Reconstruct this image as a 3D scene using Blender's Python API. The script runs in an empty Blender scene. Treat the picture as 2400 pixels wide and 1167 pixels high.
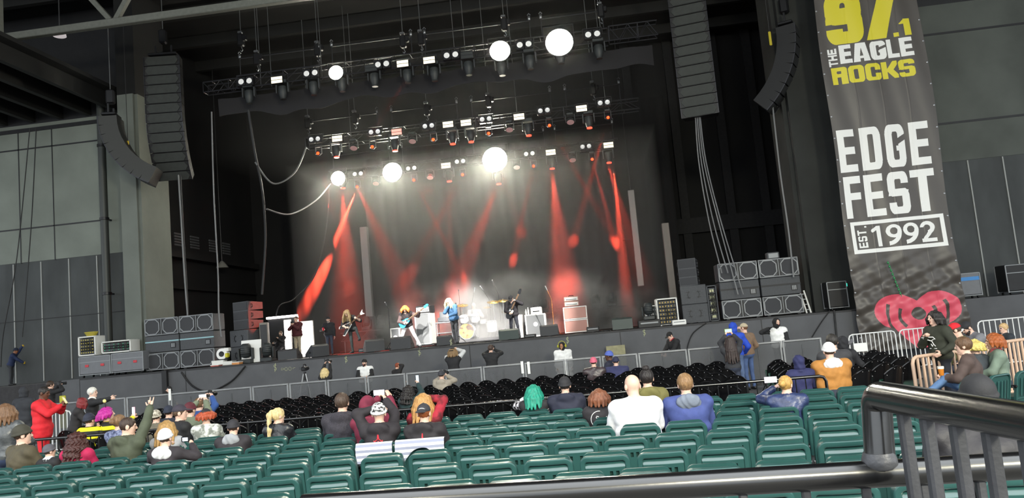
import bpy, math, random
import numpy as np
from mathutils import Vector, Matrix
random.seed(7); RNG=np.random.default_rng(7)
SC=bpy.context.scene; COL=SC.collection; D=bpy.data
R=math.radians
# ---------------------------------------------------------------- camera, sky, exposure
F_PX=1800.0; EYE=Vector((0,0,2.05))
def cam_axes(yaw,pitch,roll):
    cy,sy,cp,sp=math.cos(yaw),math.sin(yaw),math.cos(pitch),math.sin(pitch)
    fw=Vector((-sy*cp,cy*cp,sp)); rt=Vector((cy,sy,0)); up=rt.cross(fw)
    c,s=math.cos(roll),math.sin(roll)
    return rt*c-up*s, up*c+rt*s, fw
RT,UP,FW=cam_axes(R(5.817),R(5.903),R(5.194))
cam=D.cameras.new('camera'); cam.sensor_width=36; cam.sensor_fit='HORIZONTAL'; cam.lens=36*F_PX/2400
cam.clip_start=0.05; cam.clip_end=500
co=D.objects.new('camera',cam); COL.objects.link(co)
co.matrix_world=Matrix(((RT.x,UP.x,-FW.x,EYE.x),(RT.y,UP.y,-FW.y,EYE.y),(RT.z,UP.z,-FW.z,EYE.z),(0,0,0,1)))
SC.camera=co
SC.view_settings.view_transform='Standard'; SC.view_settings.look='None'
SC.view_settings.gamma=1.0; SC.view_settings.exposure=1.35; SC.view_settings.use_curve_mapping=False
FLOODK=0.09; WASHK=.75; KEYK=22.0; BEAMK=12.0; HAZE=0.034; HAZE2=0.004
SC.cycles.use_denoising=True; SC.cycles.max_bounces=5; SC.cycles.diffuse_bounces=3; SC.cycles.glossy_bounces=2
SC.cycles.transmission_bounces=4; SC.cycles.volume_bounces=0; SC.cycles.transparent_max_bounces=6
SC.cycles.sample_clamp_indirect=4.0; SC.cycles.caustics_reflective=False; SC.cycles.caustics_refractive=False
w=D.worlds.new('overcast_sky'); SC.world=w; w.use_nodes=True
bg=w.node_tree.nodes['Background']; bg.inputs['Strength'].default_value=1.0
wt=w.node_tree; _tc=wt.nodes.new('ShaderNodeTexCoord'); _sp=wt.nodes.new('ShaderNodeSeparateXYZ'); wt.links.new(_tc.outputs['Generated'],_sp.inputs[0])
_rp=wt.nodes.new('ShaderNodeValToRGB'); wt.links.new(_sp.outputs['Z'],_rp.inputs['Fac'])   # overcast sky : three times brighter overhead than at the horizon
_rp.color_ramp.elements[0].color=(.62,.67,.71,1); _rp.color_ramp.elements[1].color=(1.75,1.85,1.9,1)
wt.links.new(_rp.outputs['Color'],bg.inputs['Color'])
def ray(px,py): return RT*((px-1200)/F_PX)-UP*((py-583.5)/F_PX)+FW
def at(px,py,Y):
    d=ray(px,py); return EYE+d*(Y/d.y)
def atz(px,py,Z):
    d=ray(px,py); return EYE+d*((Z-EYE.z)/d.z)
def proj(p):
    v=Vector(p)-EYE; d=v.dot(FW); return 1200+F_PX*v.dot(RT)/d, 583.5-F_PX*v.dot(UP)/d, d
# ---------------------------------------------------------------- helpers
def srgb(c):
    if isinstance(c,str): c=tuple(int(c[i:i+2],16)/255 for i in (0,2,4))
    return tuple((x/12.92 if x<=.04045 else ((x+.055)/1.055)**2.4) for x in c[:3])+(1.0,)
MATS={}
def mat(name,col,rough=.6,metal=0.0,var=0.0,scale=8.0,bump=0.0,bscale=60.0,emit=None,es=0.0,spec=None,col2=None,stretch=None,sheen=0):
    if name in MATS: return MATS[name]
    m=D.materials.new(name); m.use_nodes=True; nt=m.node_tree; b=nt.nodes['Principled BSDF']
    c=srgb(col); b.inputs['Base Color'].default_value=c; b.inputs['Roughness'].default_value=rough; b.inputs['Metallic'].default_value=metal
    if spec is not None: b.inputs['Specular IOR Level'].default_value=spec
    if emit is not None:
        b.inputs['Emission Color'].default_value=srgb(emit); b.inputs['Emission Strength'].default_value=es
    tc=None
    if var>0 or bump>0 or col2 is not None:
        tc=nt.nodes.new('ShaderNodeTexCoord'); src=tc.outputs['Object']
        if stretch:
            mp=nt.nodes.new('ShaderNodeMapping'); mp.inputs['Scale'].default_value=stretch
            nt.links.new(src,mp.inputs['Vector']); src=mp.outputs['Vector']
    if var>0 or col2 is not None:
        n=nt.nodes.new('ShaderNodeTexNoise'); n.inputs['Scale'].default_value=scale; n.inputs['Detail'].default_value=5
        nt.links.new(src,n.inputs['Vector'])
        r=nt.nodes.new('ShaderNodeValToRGB'); nt.links.new(n.outputs['Fac'],r.inputs['Fac'])
        if col2 is not None: ca,cb=c,srgb(col2); r.color_ramp.elements[0].position=.42; r.color_ramp.elements[1].position=.58
        else:
            ca=tuple(max(0,x*(1-var)) for x in c[:3])+(1,); cb=tuple(min(1,x*(1+var)) for x in c[:3])+(1,)
            r.color_ramp.elements[0].position=.3; r.color_ramp.elements[1].position=.7
        r.color_ramp.elements[0].color=ca; r.color_ramp.elements[1].color=cb
        nt.links.new(r.outputs['Color'],b.inputs['Base Color'])
    if bump>0:
        n2=nt.nodes.new('ShaderNodeTexNoise'); n2.inputs['Scale'].default_value=bscale; n2.inputs['Detail'].default_value=3
        nt.links.new(src,n2.inputs['Vector'])
        bp=nt.nodes.new('ShaderNodeBump'); bp.inputs['Strength'].default_value=bump; bp.inputs['Distance'].default_value=.02
        nt.links.new(n2.outputs['Fac'],bp.inputs['Height']); nt.links.new(bp.outputs['Normal'],b.inputs['Normal'])
    MATS[name]=m; return m
def tag(o,label=None,cat=None,group=None,kind=None):
    if label: o['label']=label
    if cat: o['category']=cat
    if group: o['group']=group
    if kind: o['kind']=kind
    return o
def empty(name,loc=(0,0,0),rz=0.0,label=None,cat=None,group=None):
    o=D.objects.new(name,None); COL.objects.link(o); o.location=loc; o.rotation_euler=(0,0,rz); o.empty_display_size=.1
    return tag(o,label,cat,group)
def frame_for(d):
    d=d.normalized(); a=Vector((0,0,1)) if abs(d.z)<.95 else Vector((1,0,0))
    x=d.cross(a).normalized(); y=x.cross(d).normalized(); return x,y
class MB:
    def __init__(s): s.v=[]; s.f=[]; s.m=[]; s.cm=0; s.T=None
    def add(s,vs,fs):
        o=len(s.v)
        if s.T is not None: vs=[s.T@Vector(v) for v in vs]
        s.v+= [tuple(v) for v in vs]; s.f+=[tuple(i+o for i in f) for f in fs]; s.m+=[s.cm]*len(fs); return s
    def mi(s,i): s.cm=i; return s
    def box(s,c,d,rot=None):
        hx,hy,hz=d[0]/2,d[1]/2,d[2]/2
        vs=[Vector((x,y,z)) for x in(-hx,hx) for y in(-hy,hy) for z in(-hz,hz)]
        if rot is not None: vs=[rot@v for v in vs]
        c=Vector(c)
        return s.add([c+v for v in vs],[(0,1,3,2),(4,6,7,5),(0,4,5,1),(2,3,7,6),(0,2,6,4),(1,5,7,3)])
    def bb(s,lo,hi): return s.box([(a+b)/2 for a,b in zip(lo,hi)],[b-a for a,b in zip(lo,hi)])
    def bbox(s,c,d,b=.01,rot=None):
        # box with chamfered vertical & horizontal edges (octagon-section both ways kept light): 24 verts
        hx,hy,hz=d[0]/2,d[1]/2,d[2]/2; b=min(b,hx*.9,hy*.9,hz*.9)
        prof=[(-hx+b,-hy),(hx-b,-hy),(hx,-hy+b),(hx,hy-b),(hx-b,hy),(-hx+b,hy),(-hx,hy-b),(-hx,-hy+b)]
        def ring(k,z): return [Vector((x*(hx-k)/hx if k else x,y*(hy-k)/hy if k else y,z)) for x,y in prof]
        rings=[ring(b,-hz),ring(0,-hz+b),ring(0,hz-b),ring(b,hz)]
        vs=[v for r in rings for v in r]
        if rot is not None: vs=[rot@v for v in vs]
        c=Vector(c); fs=[tuple(range(7,-1,-1)),tuple(range(24,32))]
        for k in range(3):
            for i in range(8): j=(i+1)%8; fs.append((k*8+i,k*8+j,k*8+8+j,k*8+8+i))
        return s.add([c+v for v in vs],fs)
    def bar(s,a,b,w,h=None):
        a=Vector(a);b=Vector(b); h=h or w; x,y=frame_for(b-a)
        vs=[p+x*(sx*w/2)+y*(sy*h/2) for p in(a,b) for sx,sy in((-1,-1),(1,-1),(1,1),(-1,1))]
        return s.add(vs,[(3,2,1,0),(4,5,6,7),(0,1,5,4),(1,2,6,5),(2,3,7,6),(3,0,4,7)])
    def tube(s,pts,r,n=8,cap=True,r2=None):
        pts=[Vector(p) for p in pts]; k=len(pts); vs=[];fs=[]
        px=None
        for i,p in enumerate(pts):
            d=(pts[min(i+1,k-1)]-pts[max(i-1,0)]).normalized()
            if px is None: x,y=frame_for(d)
            else:
                x=(px-d*px.dot(d)).normalized(); y=d.cross(x)*-1
                y=x.cross(d)
            px=x
            rr=r if r2 is None else r+(r2-r)*i/(k-1)
            if isinstance(r,(list,tuple)): rr=r[i]
            for j in range(n):
                a=2*math.pi*j/n; vs.append(p+x*(math.cos(a)*rr)+y*(math.sin(a)*rr))
        for i in range(k-1):
            for j in range(n):
                q=(j+1)%n; fs.append((i*n+j,i*n+n+j,i*n+n+q,i*n+q))
        if cap: fs.append(tuple(range(n))); fs.append(tuple(range(k*n-1,(k-1)*n-1,-1)))
        return s.add(vs,fs)
    def lathe(s,prof,n=16,c=(0,0,0),axis=None):
        # prof: list of (r,z) ; axis direction vector
        c=Vector(c); ax=Vector(axis or (0,0,1)).normalized(); x,y=frame_for(ax)
        vs=[];fs=[]
        for r,z in prof:
            for j in range(n):
                a=2*math.pi*j/n; vs.append(c+ax*z+x*(r*math.cos(a))+y*(r*math.sin(a)))
        for i in range(len(prof)-1):
            for j in range(n):
                q=(j+1)%n; fs.append((i*n+j,i*n+n+j,i*n+n+q,i*n+q))
        fs.append(tuple(range(n))); fs.append(tuple(range(len(prof)*n-1,(len(prof)-1)*n-1,-1)))
        return s.add(vs,fs)
    def ell(s,c,r,n=12,k=8,rot=None):
        c=Vector(c); vs=[];fs=[]
        for i in range(k+1):
            t=math.pi*i/k
            for j in range(n):
                a=2*math.pi*j/n
                v=Vector((r[0]*math.sin(t)*math.cos(a),r[1]*math.sin(t)*math.sin(a),r[2]*math.cos(t)))
                if rot is not None: v=rot@v
                vs.append(c+v)
        for i in range(k):
            for j in range(n):
                q=(j+1)%n; fs.append((i*n+j,i*n+n+j,i*n+n+q,i*n+q))
        return s.add(vs,fs)
    def prism(s,poly,fn,t0,t1):
        # poly list of 2d points, fn(u,v,t)->xyz
        n=len(poly); vs=[fn(u,v,t0) for u,v in poly]+[fn(u,v,t1) for u,v in poly]
        fs=[tuple(range(n-1,-1,-1)),tuple(range(n,2*n))]+[(i,(i+1)%n,n+(i+1)%n,n+i) for i in range(n)]
        return s.add(vs,fs)
    def build(s,name,mats,parent=None,loc=(0,0,0),rz=0.0,smooth=None,fix=True):
        me=D.meshes.new(name); me.from_pydata(s.v,[],s.f)
        if not isinstance(mats,(list,tuple)): mats=[mats]
        for m in mats: me.materials.append(m)
        if len(mats)>1: me.polygons.foreach_set('material_index',s.m)
        if smooth is not None:
            me.polygons.foreach_set('use_smooth',[True]*len(s.f)); me.set_sharp_from_angle(angle=R(smooth))
        if fix:
            import bmesh
            bm=bmesh.new(); bm.from_mesh(me); bmesh.ops.recalc_face_normals(bm,faces=bm.faces); bm.to_mesh(me); bm.free()
        me.update()
        o=D.objects.new(name,me); COL.objects.link(o); o.location=loc; o.rotation_euler=(0,0,rz)
        if parent is not None: o.parent=parent
        return o
def kids(o): return list(o.children)
def dup(root,loc,rz=None,label=None,group=None):
    r=root.copy(); COL.objects.link(r); r.location=loc
    if rz is not None: r.rotation_euler=(0,0,rz)
    if label: r['label']=label
    if group: r['group']=group
    for ch in kids(root):
        c=ch.copy(); COL.objects.link(c); c.parent=r
        for g in kids(ch):
            d=g.copy(); COL.objects.link(d); d.parent=c
    return r
ORD=['zeroth','first','second','third','fourth','fifth','sixth','seventh','eighth','ninth','tenth','eleventh','twelfth','thirteenth','fourteenth','fifteenth','sixteenth','seventeenth','eighteenth','nineteenth','twentieth']
def ordn(n):
    if n<=20: return ORD[n]
    t=['','','twenty','thirty','forty'][n//10]
    return (t+'-'+ORD[n%10]) if n%10 else ['','','twentieth','thirtieth','fortieth'][n//10]
def struct(o): o['kind']='structure'; return o
# materials
M_BLACK=mat('black_paint','17171a',.55,var=.25,scale=3)
M_FASCIA=mat('stage_fascia_paint','55565a',.75,var=.12,scale=1.5,bump=.05,bscale=40)
M_STEEL=mat('dark_truss_steel','4a4b4f',.45,.6,var=.15)
M_ALU=mat('aluminium','8d8f92',.35,.85,var=.1)
M_BLKMET=mat('black_metal','1d1d20',.4,.3)
M_CASE=mat('speaker_paint','45474b',.65,var=.12,scale=20,bump=.06,bscale=200)
M_GRILLE=mat('speaker_grille','3b3c40',.7,bump=.35,bscale=260)
M_WHITE=mat('white_plastic','e8e8e6',.5)
M_CABLE=mat('black_cable_rubber','222224',.6)
M_CABLEG=mat('grey_cable','77787a',.6)
# ---------------------------------------------------------------- the setting
STAGE=1.67; FY=26.0
m_floor=mat('concrete_floor','5c5c5c',.85,var=.2,scale=.8,bump=.1,bscale=20)
m_deck=mat('stage_deck','2a2a2d',.6,var=.25,scale=2)
m_wall=mat('painted_block_wall','7c827b',.85,var=.13,scale=.7,bump=.08,bscale=30)
m_panel=mat('dark_wall_panel','434647',.8,var=.28,scale=1.1,bump=.06,bscale=25,stretch=(1,1,.4))
m_colm=mat('column_concrete','6d726c',.85,var=.12,scale=.9,bump=.06,bscale=30)
m_dark=mat('black_interior_wall','0f0f10',.85,var=.3,scale=.6)
m_roof=mat('dark_roof_steel','0f0f0f',.7,var=.25,scale=1)
struct(MB().bb((-60,-30,-.3),(60,48,0)).build('floor',m_floor))
struct(MB().bb((-8,-6,0),(9,2.05,.85)).build('floor_upper_landing',m_floor))
# stage block : deck on top, fascia front
s=MB().mi(0).bb((-18.6,FY,0),(8.45,42,STAGE-.05)).mi(1).bb((-18.6,FY-.02,STAGE-.05),(8.45,42,STAGE))
s.mi(2)
for x in (-14.6,-9.5,-4.4,.7,5.3): s.bb((x-.012,FY-.006,0),(x+.012,FY,STAGE-.06))
struct(s.build('floor_stage',[M_FASCIA,m_deck,M_BLACK]))
struct(MB().bb((8.47,26.8,0),(30,29.0,STAGE)).build('floor_right_wing',M_FASCIA))
struct(MB().bb((-45,27.6,0),(-18.62,29.0,STAGE-.06)).build('floor_left_wing',mat('wing_deck','4a4a4a',.8,var=.2)))
# left wing wall: pale upper blocks above dark ribbed panels
s=MB().mi(0).bb((-45,29.0,6.54),(-18.62,29.5,12.3)).mi(2).bb((-45,29.0,12.3),(-18.62,29.5,16.9))  # top of the wall coloured black for the dark under the roof
for z in (7.93,11.27): s.mi(2).bb((-45,28.985,z-.03),(-19.3,29.0,z+.03))
s.mi(2).bb((-45,28.95,11.98),(-18.7,29.0,12.14))
for x in (-23.15,-21.65): s.mi(2).bb((x-.02,28.985,6.5),(x+.02,29.0,12))
s.mi(1).bb((-45,29.02,0),(-18.62,29.5,6.54))
for i in range(18):
    x=-19.85-1.22*i; s.mi(3).bb((x-.022,28.99,STAGE),(x+.022,29.02,6.5))
s.mi(2).bb((-45,28.99,4.15),(-18.7,29.02,4.18))
struct(s.build('wall_left_wing',[m_wall,m_panel,M_BLACK,mat('panel_batten','9a9c9a',.6)]))
# right wing wall
s=MB().mi(0).bb((8.4,29.0,6.62),(45,29.5,12.5)).mi(2).bb((8.4,29.0,12.5),(45,29.5,16.9))  # black upper part stands in for shade high on the wall
for z in (8.03,11.4): s.mi(2).bb((8.4,28.985,z-.04),(45,29.0,z+.04))
s.mi(1).bb((8.4,29.02,0),(45,29.5,6.62))
for i in range(14):
    x=12.62+1.2*i; s.mi(3).bb((x-.022,28.99,STAGE),(x+.022,29.02,6.6))
struct(s.build('wall_right_wing',[mat('painted_block_wall_grey','545854',.85,var=.2,scale=.6,bump=.08,bscale=30),m_panel,M_BLACK,MATS['panel_batten']]))
# columns either side of the stage mouth
s=MB().mi(0).bb((-17.75,27.5,STAGE),(-17.1,29.6,12.5)).bb((-17.1,27.62,STAGE),(-16.98,29.6,12.5)).mi(1).bb((-17.75,27.5,12.5),(-16.98,29.6,16.9))  # column top coloured dark where it fades into shade
struct(s.build('column_left',[m_colm,m_dark]))
s=MB().bb((7.45,27.5,STAGE),(10.9,29.6,16.9)).bb((7.3,27.8,STAGE),(7.45,29.6,16.9))
struct(s.build('column_right',mat('column_dark_concrete','2c2e2d',.85,var=.3,scale=.9)))
# stage house
struct(MB().bb((-20,41.5,0),(12,42,17)).build('wall_back',m_dark))
struct(MB().bb((-19.4,29.5,0),(-18.9,41.5,17)).build('wall_stage_left',m_dark))
struct(MB().bb((10.9,29.5,0),(11.4,41.5,17)).build('wall_stage_right',m_dark))
s=MB().mi(0).bb((-46,3,16.9),(46,42,17.2)).mi(1)
for y in range(6,42,3): s.bb((-46,y-.12,16.4),(46,y+.12,16.9))
struct(s.build('roof',[m_dark,m_roof]))
# low soffit with joists over the left wing
s=MB().mi(0).bb((-45,21,12.95),(-18.2,29,13.1)).mi(1)
for i in range(14):
    x=-18.7-1.25*i; s.bb((x-.1,21,12.35),(x+.1,28.98,12.95))
struct(s.build('roof_left_soffit',[m_dark,m_roof]))
# interior duct ledge and grilles on stage-left wall
s=MB().mi(0).bb((-18.9,30,6.6),(-18.4,41,6.9)).bb((-18.9,30,5.2),(-18.6,41,5.3)).mi(1)
for y in (33.2,34.6,36.4,37.8):
    for k in range(5): s.bb((-18.9,y,7.25+.13*k),(-18.86,y+.8,7.33+.13*k))
struct(s.build('trim_1',[m_dark,mat('vent_grille','6d6e70',.5,.4)]))
# back-wall piers and rail seen right of the drape
s=MB()
for x in (2.9,5.2,7.6,9.4): s.bb((x-.22,41.2,0),(x+.22,41.5,17))
s.bb((1,41.1,6.2),(10.9,41.5,7.0))
struct(s.build('trim_2',mat('pier_paint','1e1e20',.8,var=.2)))
# drape at the back of the stage
def cloth_panel(name,m,x0,x1,z0,z1,y,amp=.10,wave=.55,nx=160,nz=12,th=.02):
    xs=np.linspace(x0,x1,nx+1); zs=np.linspace(z0,z1,nz+1); mb=MB(); vs=[];fs=[]
    for side in (0,1):
        for z in zs:
            for x in xs: vs.append((x,y+amp*math.sin(2*math.pi*x/wave)*(.6+.4*math.sin(x*1.7))+side*th,z))
    N=(nx+1)*(nz+1)
    for j in range(nz):
        for i in range(nx):
            a=j*(nx+1)+i; fs.append((a,a+1,a+nx+2,a+nx+1)); fs.append((N+a,N+a+nx+1,N+a+nx+2,N+a+1))
    mb.add(vs,fs); return mb.build(name,m,smooth=60,fix=False)
o=cloth_panel('backdrop_curtain',mat('black_drape','2b292b',.95,var=.1,scale=2),-11.0,1.6,STAGE,11.2,37.3,amp=.05)
tag(o,'tall dark stage curtain hanging behind the drum kit','curtain')
for x,yy,l in ((-13.3,35.75,'narrow black side drape hanging left of the tall dark curtain'),(3.4,38.5,'narrow black side drape hanging right of the tall dark curtain')):
    o=cloth_panel('side_drape',mat('side_drape_black','161617',.95),x-1.0,x+1.0,STAGE,9.4 if x<0 else 13,yy,amp=.012 if x<0 else .05,nx=40)
    tag(o,l,'curtain')

# unseen lamps added behind the viewer for a highlight on the near rail
for k,(x,y) in enumerate(((2.6,-9),(-4.5,-9),(8.5,-9))):
    o=empty('rail_highlight_lamp',loc=(x,y,8.5),label='round house lamp under the seating roof behind the viewer, %s'%('middle one','left one','right one')[k],cat='lamp')
    MB().lathe([(.55,0),(.50,.12),(.18,.34),(.10,.5)],18).build('shade',M_CASE,o,smooth=50)
    MB().tube([(0,0,.5),(0,0,2.2)],.03,8).build('stem',M_BLKMET,o)
    l=D.lights.new('rail_highlight_light','AREA'); l.shape='DISK'; l.size=2.0; l.energy=(550,220,1400)[k]; l.color=(1,.95,.74)
    lo_=D.objects.new('rail_highlight_light',l); COL.objects.link(lo_); lo_.location=(x,y,8.47); lo_.rotation_euler=(Vector((0,4,1.5))-Vector((x,y,8.47))).to_track_quat('-Z','Y').to_euler()
struct(MB().bb((-20,-14,10.6),(20,-8,10.8)).build('roof_rear_added',m_roof))  # unseen roof added to carry these lamps and block sky behind


# dark skirt cloth hanging under the left wing
o=cloth_panel('wing_skirt',mat('skirt_cloth','39383a',.9,var=.15),-26,-18.7,0.02,STAGE-.08,27.45,amp=.06,wave=1.3,nx=80,nz=8)
tag(o,'dark cloth skirt hanging below the left wing deck','skirt')
for k,(px,py,w_,lab) in enumerate(((38,950,.55,'tall yellow board standing behind the leather jacket at the far left'),(147,935,.22,'narrow yellow board beside the photographer at the left wing'))):
    p=at(px,py,25.0 if k else 21.0); o=empty('yellow_board',loc=(p.x,p.y,0),label=lab,cat='board')
    MB().bbox((0,0,.58),(w_,.05,1.16),.01).build('panel',mat('yellow_board_paint','c9c43a',.6),o,smooth=35)
    MB().bbox((0,.15,.03),(w_*.8,.4,.06),.01).build('foot',M_BLKMET,o,smooth=35)
# ---------------------------------------------------------------- green seats
m_green=mat('green_seat_plastic','2b504e',.32,var=.07,scale=6,bump=.015,bscale=300)
m_greeng=mat('green_seat_plastic_polished','2b504e',.17,var=.07,scale=6,spec=1.0)
m_greend=mat('green_seat_slot','123a36',.6)
def arcx(x,hw,sag): return -sag*(1-(x/hw)**2)
def make_green_seat():
    root=empty('stadium_seat',label='x',cat='seat')
    hw,zt,zb=.232,.82,.37; tilt=.16
    def P(x,y,z):  # y<0 toward the camera ; lean: top goes back (-y)
        return (x, y-(z-zb)*tilt+.07+arcx(x,hw,.028), z)
    mb=MB()
    # outer frame : inverted U, rounded corners, swept rounded profile
    rc=.075; path=[(-hw,zb)]
    for i in range(7):
        a=math.pi-(math.pi/2)*i/6; path.append((-hw+rc+rc*math.cos(a),zt-rc+rc*math.sin(a)))
    for k in (-.08,0,.08): path.append((k,zt))
    for i in range(7):
        a=math.pi/2-(math.pi/2)*i/6; path.append((hw-rc+rc*math.cos(a),zt-rc+rc*math.sin(a)))
    path.append((hw,zb))
    n=len(path); wd=.050
    inner=[]
    for i,(x,z) in enumerate(path):
        a=path[max(i-1,0)]; b=path[min(i+1,n-1)]; dx,dz=b[0]-a[0],b[1]-a[1]; l=math.hypot(dx,dz)
        inner.append((dz/l,-dx/l))
    # profile across: (inward offset, depth)
    prof=[(0,.066),(0,-.012),(.008,-.02),(.03,-.022),(wd-.006,-.018),(wd,-.010),(wd,.066)]
    vs=[];fs=[]; K=len(prof)
    for (x,z),(nx,nz) in zip(path,inner):
        for o,d in prof: vs.append(P(x+nx*o,d,z+nz*o))
    for i in range(n-1):
        for j in range(K-1): fs.append((i*K+j,i*K+j+1,i*K+K+j+1,i*K+K+j))
    mb.add(vs,fs)
    # recessed panel with ledge, lower part pierced by four slots
    xi=hw-wd; zi=zt-wd
    rows=[(zi,.040),(zi-.002,.040),(zi-.004,.030),(zi-.005,.022),(zi-.052,-.018),(zi-.056,-.021),(zi-.090,-.020),(zi-.138,-.018),(zi-.27,-.016),(zb,-.010)]
    cuts=[-xi,-.125,-.095,-.068,-.038,.038,.068,.095,.125,xi]
    slot={1,3,5,7}
    nx=len(cuts)
    vs=[P(x,d,z) for z,d in rows for x in cuts]; fs=[]; sl=[]
    for j in range(len(rows)-1):
        for i in range(nx-1):
            q=(j*nx+i,j*nx+i+1,j*nx+nx+i+1,j*nx+nx+i)
            if i in slot and j==6: sl.append((i,j)); continue
            fs.append(q)
    nb=nx-1; shelf=fs[3*nb:4*nb]; rest=fs[:3*nb]+fs[4*nb:]; o_=len(mb.v)
    mb.add(vs,rest); mb.mi(2); mb.f+=[tuple(q+o_ for q in f) for f in shelf]; mb.m+=[2]*len(shelf)
    mb.mi(1)
    for i,j in sl:
        x0,x1=cuts[i],cuts[i+1]; z0,z1=rows[j][0],rows[j+1][0]
        mb.add([P(x0,-.020,z0),P(x1,-.020,z0),P(x1,-.018,z1),P(x0,-.018,z1),P(x0,.01,z0),P(x1,.01,z0),P(x1,.01,z1),P(x0,.01,z1)],[(4,5,6,7),(0,1,5,4),(1,2,6,5),(2,3,7,6),(3,0,4,7)])
    # front skin
    mb.mi(0)
    fr=[(-hw+.004,zb)]+[(x*.98,z-.004) for x,z in path[1:-1]]+[(hw-.004,zb)]
    vs=[P(x,.067,z) for x,z in fr]; mb.add(vs,[tuple(range(len(vs)))])
    mb.build('backrest',[m_green,m_greend,m_greeng],root,smooth=22)
    # folded seat pan standing in front of the back, rim a little higher at one side
    mb=MB(); pan=[(-.205,.40)]
    for i in range(6):
        a=math.pi-(math.pi/2)*i/5; pan.append((-.205+.06+.06*math.cos(a),.775+.06*math.sin(a)-.0))
    for i in range(6):
        a=math.pi/2-(math.pi/2)*i/5; pan.append((.205-.06+.06*math.cos(a),.775+.06*math.sin(a)))
    pan.append((.205,.40))
    def Q(u,v,t): 
        x,y,z=P(u,0,v); return (x,y+.115+t,z)
    mb.prism(pan,Q,0,.035)
    mb.build('seat',m_green,root,smooth=35)
    for sx in (-1,1):
        mb=MB().mi(0).bbox((sx*.240,.12,.40),(.018,.12,.05),.006).bbox((sx*.240,.10,.2),(.018,.05,.42),.006).bbox((sx*.240,.11,.015),(.02,.16,.03),.006)
        mb.tube([(sx*.228,.07,.45),(sx*.25,.07,.45)],.014,8).mi(1).ell((sx*.244,.045,.47),(.009,.012,.012),8,5)
        mb.build('side_bracket',[M_BLKMET,M_ALU],root,smooth=35)
    return root
def rowY(yr,x): return yr-.011*(x+1.7)**2
GROWS=[(4.72,.10,.54),(5.55,-.12,.54),(6.40,.255,.535),(7.28,-.064,.525),(8.20,.162,.52),(9.06,-.158,.514),(9.87,.04,.504),(10.68,-.754,.497),(11.42,-.56,.495)]
proto=make_green_seat(); first=True
SEATPOS={}
NROW=len(GROWS)
for ri,(yr,ph,pt) in enumerate(GROWS):
    lst=[]
    for k in range(-24,24):
        x=ph+pt*k; y=rowY(yr,x)
        px,py,d=proj((x,y,.82))
        if d<1 or px<-50 or px>2440: continue
        px2,py2,_=proj((x,y,.75))
        if py>1185: continue
        lim=-9.3-.25*(NROW-1-ri)*0
        if x<-8.6 or x>4.3+.25*(ri>=6)*0: continue
        if ri>=7 and x>3.6: continue
        lst.append((x,y,k))
    lst.sort()
    fromfront=NROW-ri
    for i,(x,y,k) in enumerate(lst):
        lab='green plastic stadium seat, %s from the left in the %s row behind the black rail'%(ordn(i+1),ordn(fromfront))
        rz=math.atan(-.022*(x+1.7))
        if first: o=proto; o.location=(x,y,0); o.rotation_euler=(0,0,rz); o['label']=lab; o['group']='green stadium seats'; first=False
        else: o=dup(proto,(x,y,0),rz,lab,'green stadium seats')
        SEATPOS[(ri,k)]=(x,y)
# ---------------------------------------------------------------- black folding chairs
m_bc=mat('black_chair_plastic','0e0e10',.22,var=.1,scale=5)
m_bg=mat('dark_green_chair_seat','20493c',.45)
def make_black_chair(name,seatmat,folded):
    root=empty(name,label='x',cat='chair')
    mb=MB(); hw=.215; vs=[];fs=[]; nx=12; nz=5; th=.022
    def P(u,v,t):
        x=hw*u; top=.845-.115*abs(u)**2.2; z=.50+(top-.50)*v
        y=-.065*(1-u*u)-(z-.5)*.22+t+.02; return (x,y,z)
    for t in (0,th):
        for j in range(nz+1):
            for i in range(nx+1): vs.append(P(-1+2*i/nx,j/nz,t))
    N=(nx+1)*(nz+1)
    for j in range(nz):
        for i in range(nx):
            a=j*(nx+1)+i; fs.append((a,a+1,a+nx+2,a+nx+1)); fs.append((N+a,N+a+nx+1,N+a+nx+2,N+a+1))
    bd=[j*(nx+1) for j in range(nz+1)]+[nz*(nx+1)+i for i in range(1,nx+1)]+[j*(nx+1)+nx for j in range(nz-1,-1,-1)]+[i for i in range(nx-1,0,-1)]
    for a,b in zip(bd,bd[1:]+bd[:1]): fs.append((a,b,N+b,N+a))
    mb.add(vs,fs)
    mb.tube([P(-1+2*i/nx,1,th/2-.008) for i in range(nx+1)],.017,7)
    mb.mi(1)
    for u in (-.84,-.3,.3,.84): mb.ell(P(u,.93 if abs(u)<.5 else .8,-.004),(.007,.005,.007),7,4)
    mb.build('backrest',[m_bc,mat('bright_rivet','d8d8d8',.25,.8)],root,smooth=50)
    if folded: MB().bbox((0,.10,.46),(.38,.05,.36),.02,Matrix.Rotation(R(-10),3,'X')).build('seat',seatmat,root,smooth=35)
    else: MB().bbox((0,.22,.44),(.40,.40,.035),.012).build('seat',seatmat,root,smooth=35)
    for sx in (-1,1):
        MB().tube([(sx*.2,-.02,.5),(sx*.215,.06,.40),(sx*.215,.42,.012)],.011,6).build('leg',M_BLKMET,root,smooth=50)
        MB().tube([(sx*.19,.30,.43),(sx*.19,-.10,.012)],.011,6).build('leg',M_BLKMET,root,smooth=50)
    return root
bc=make_black_chair('folding_chair',m_bc,False)
BR=[(12.95,.10),(13.80,-.11),(14.65,.05),(15.50,-.16),(16.35,.14),(17.20,-.02),(18.05,.12),(18.95,-.08)]
used=False
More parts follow.
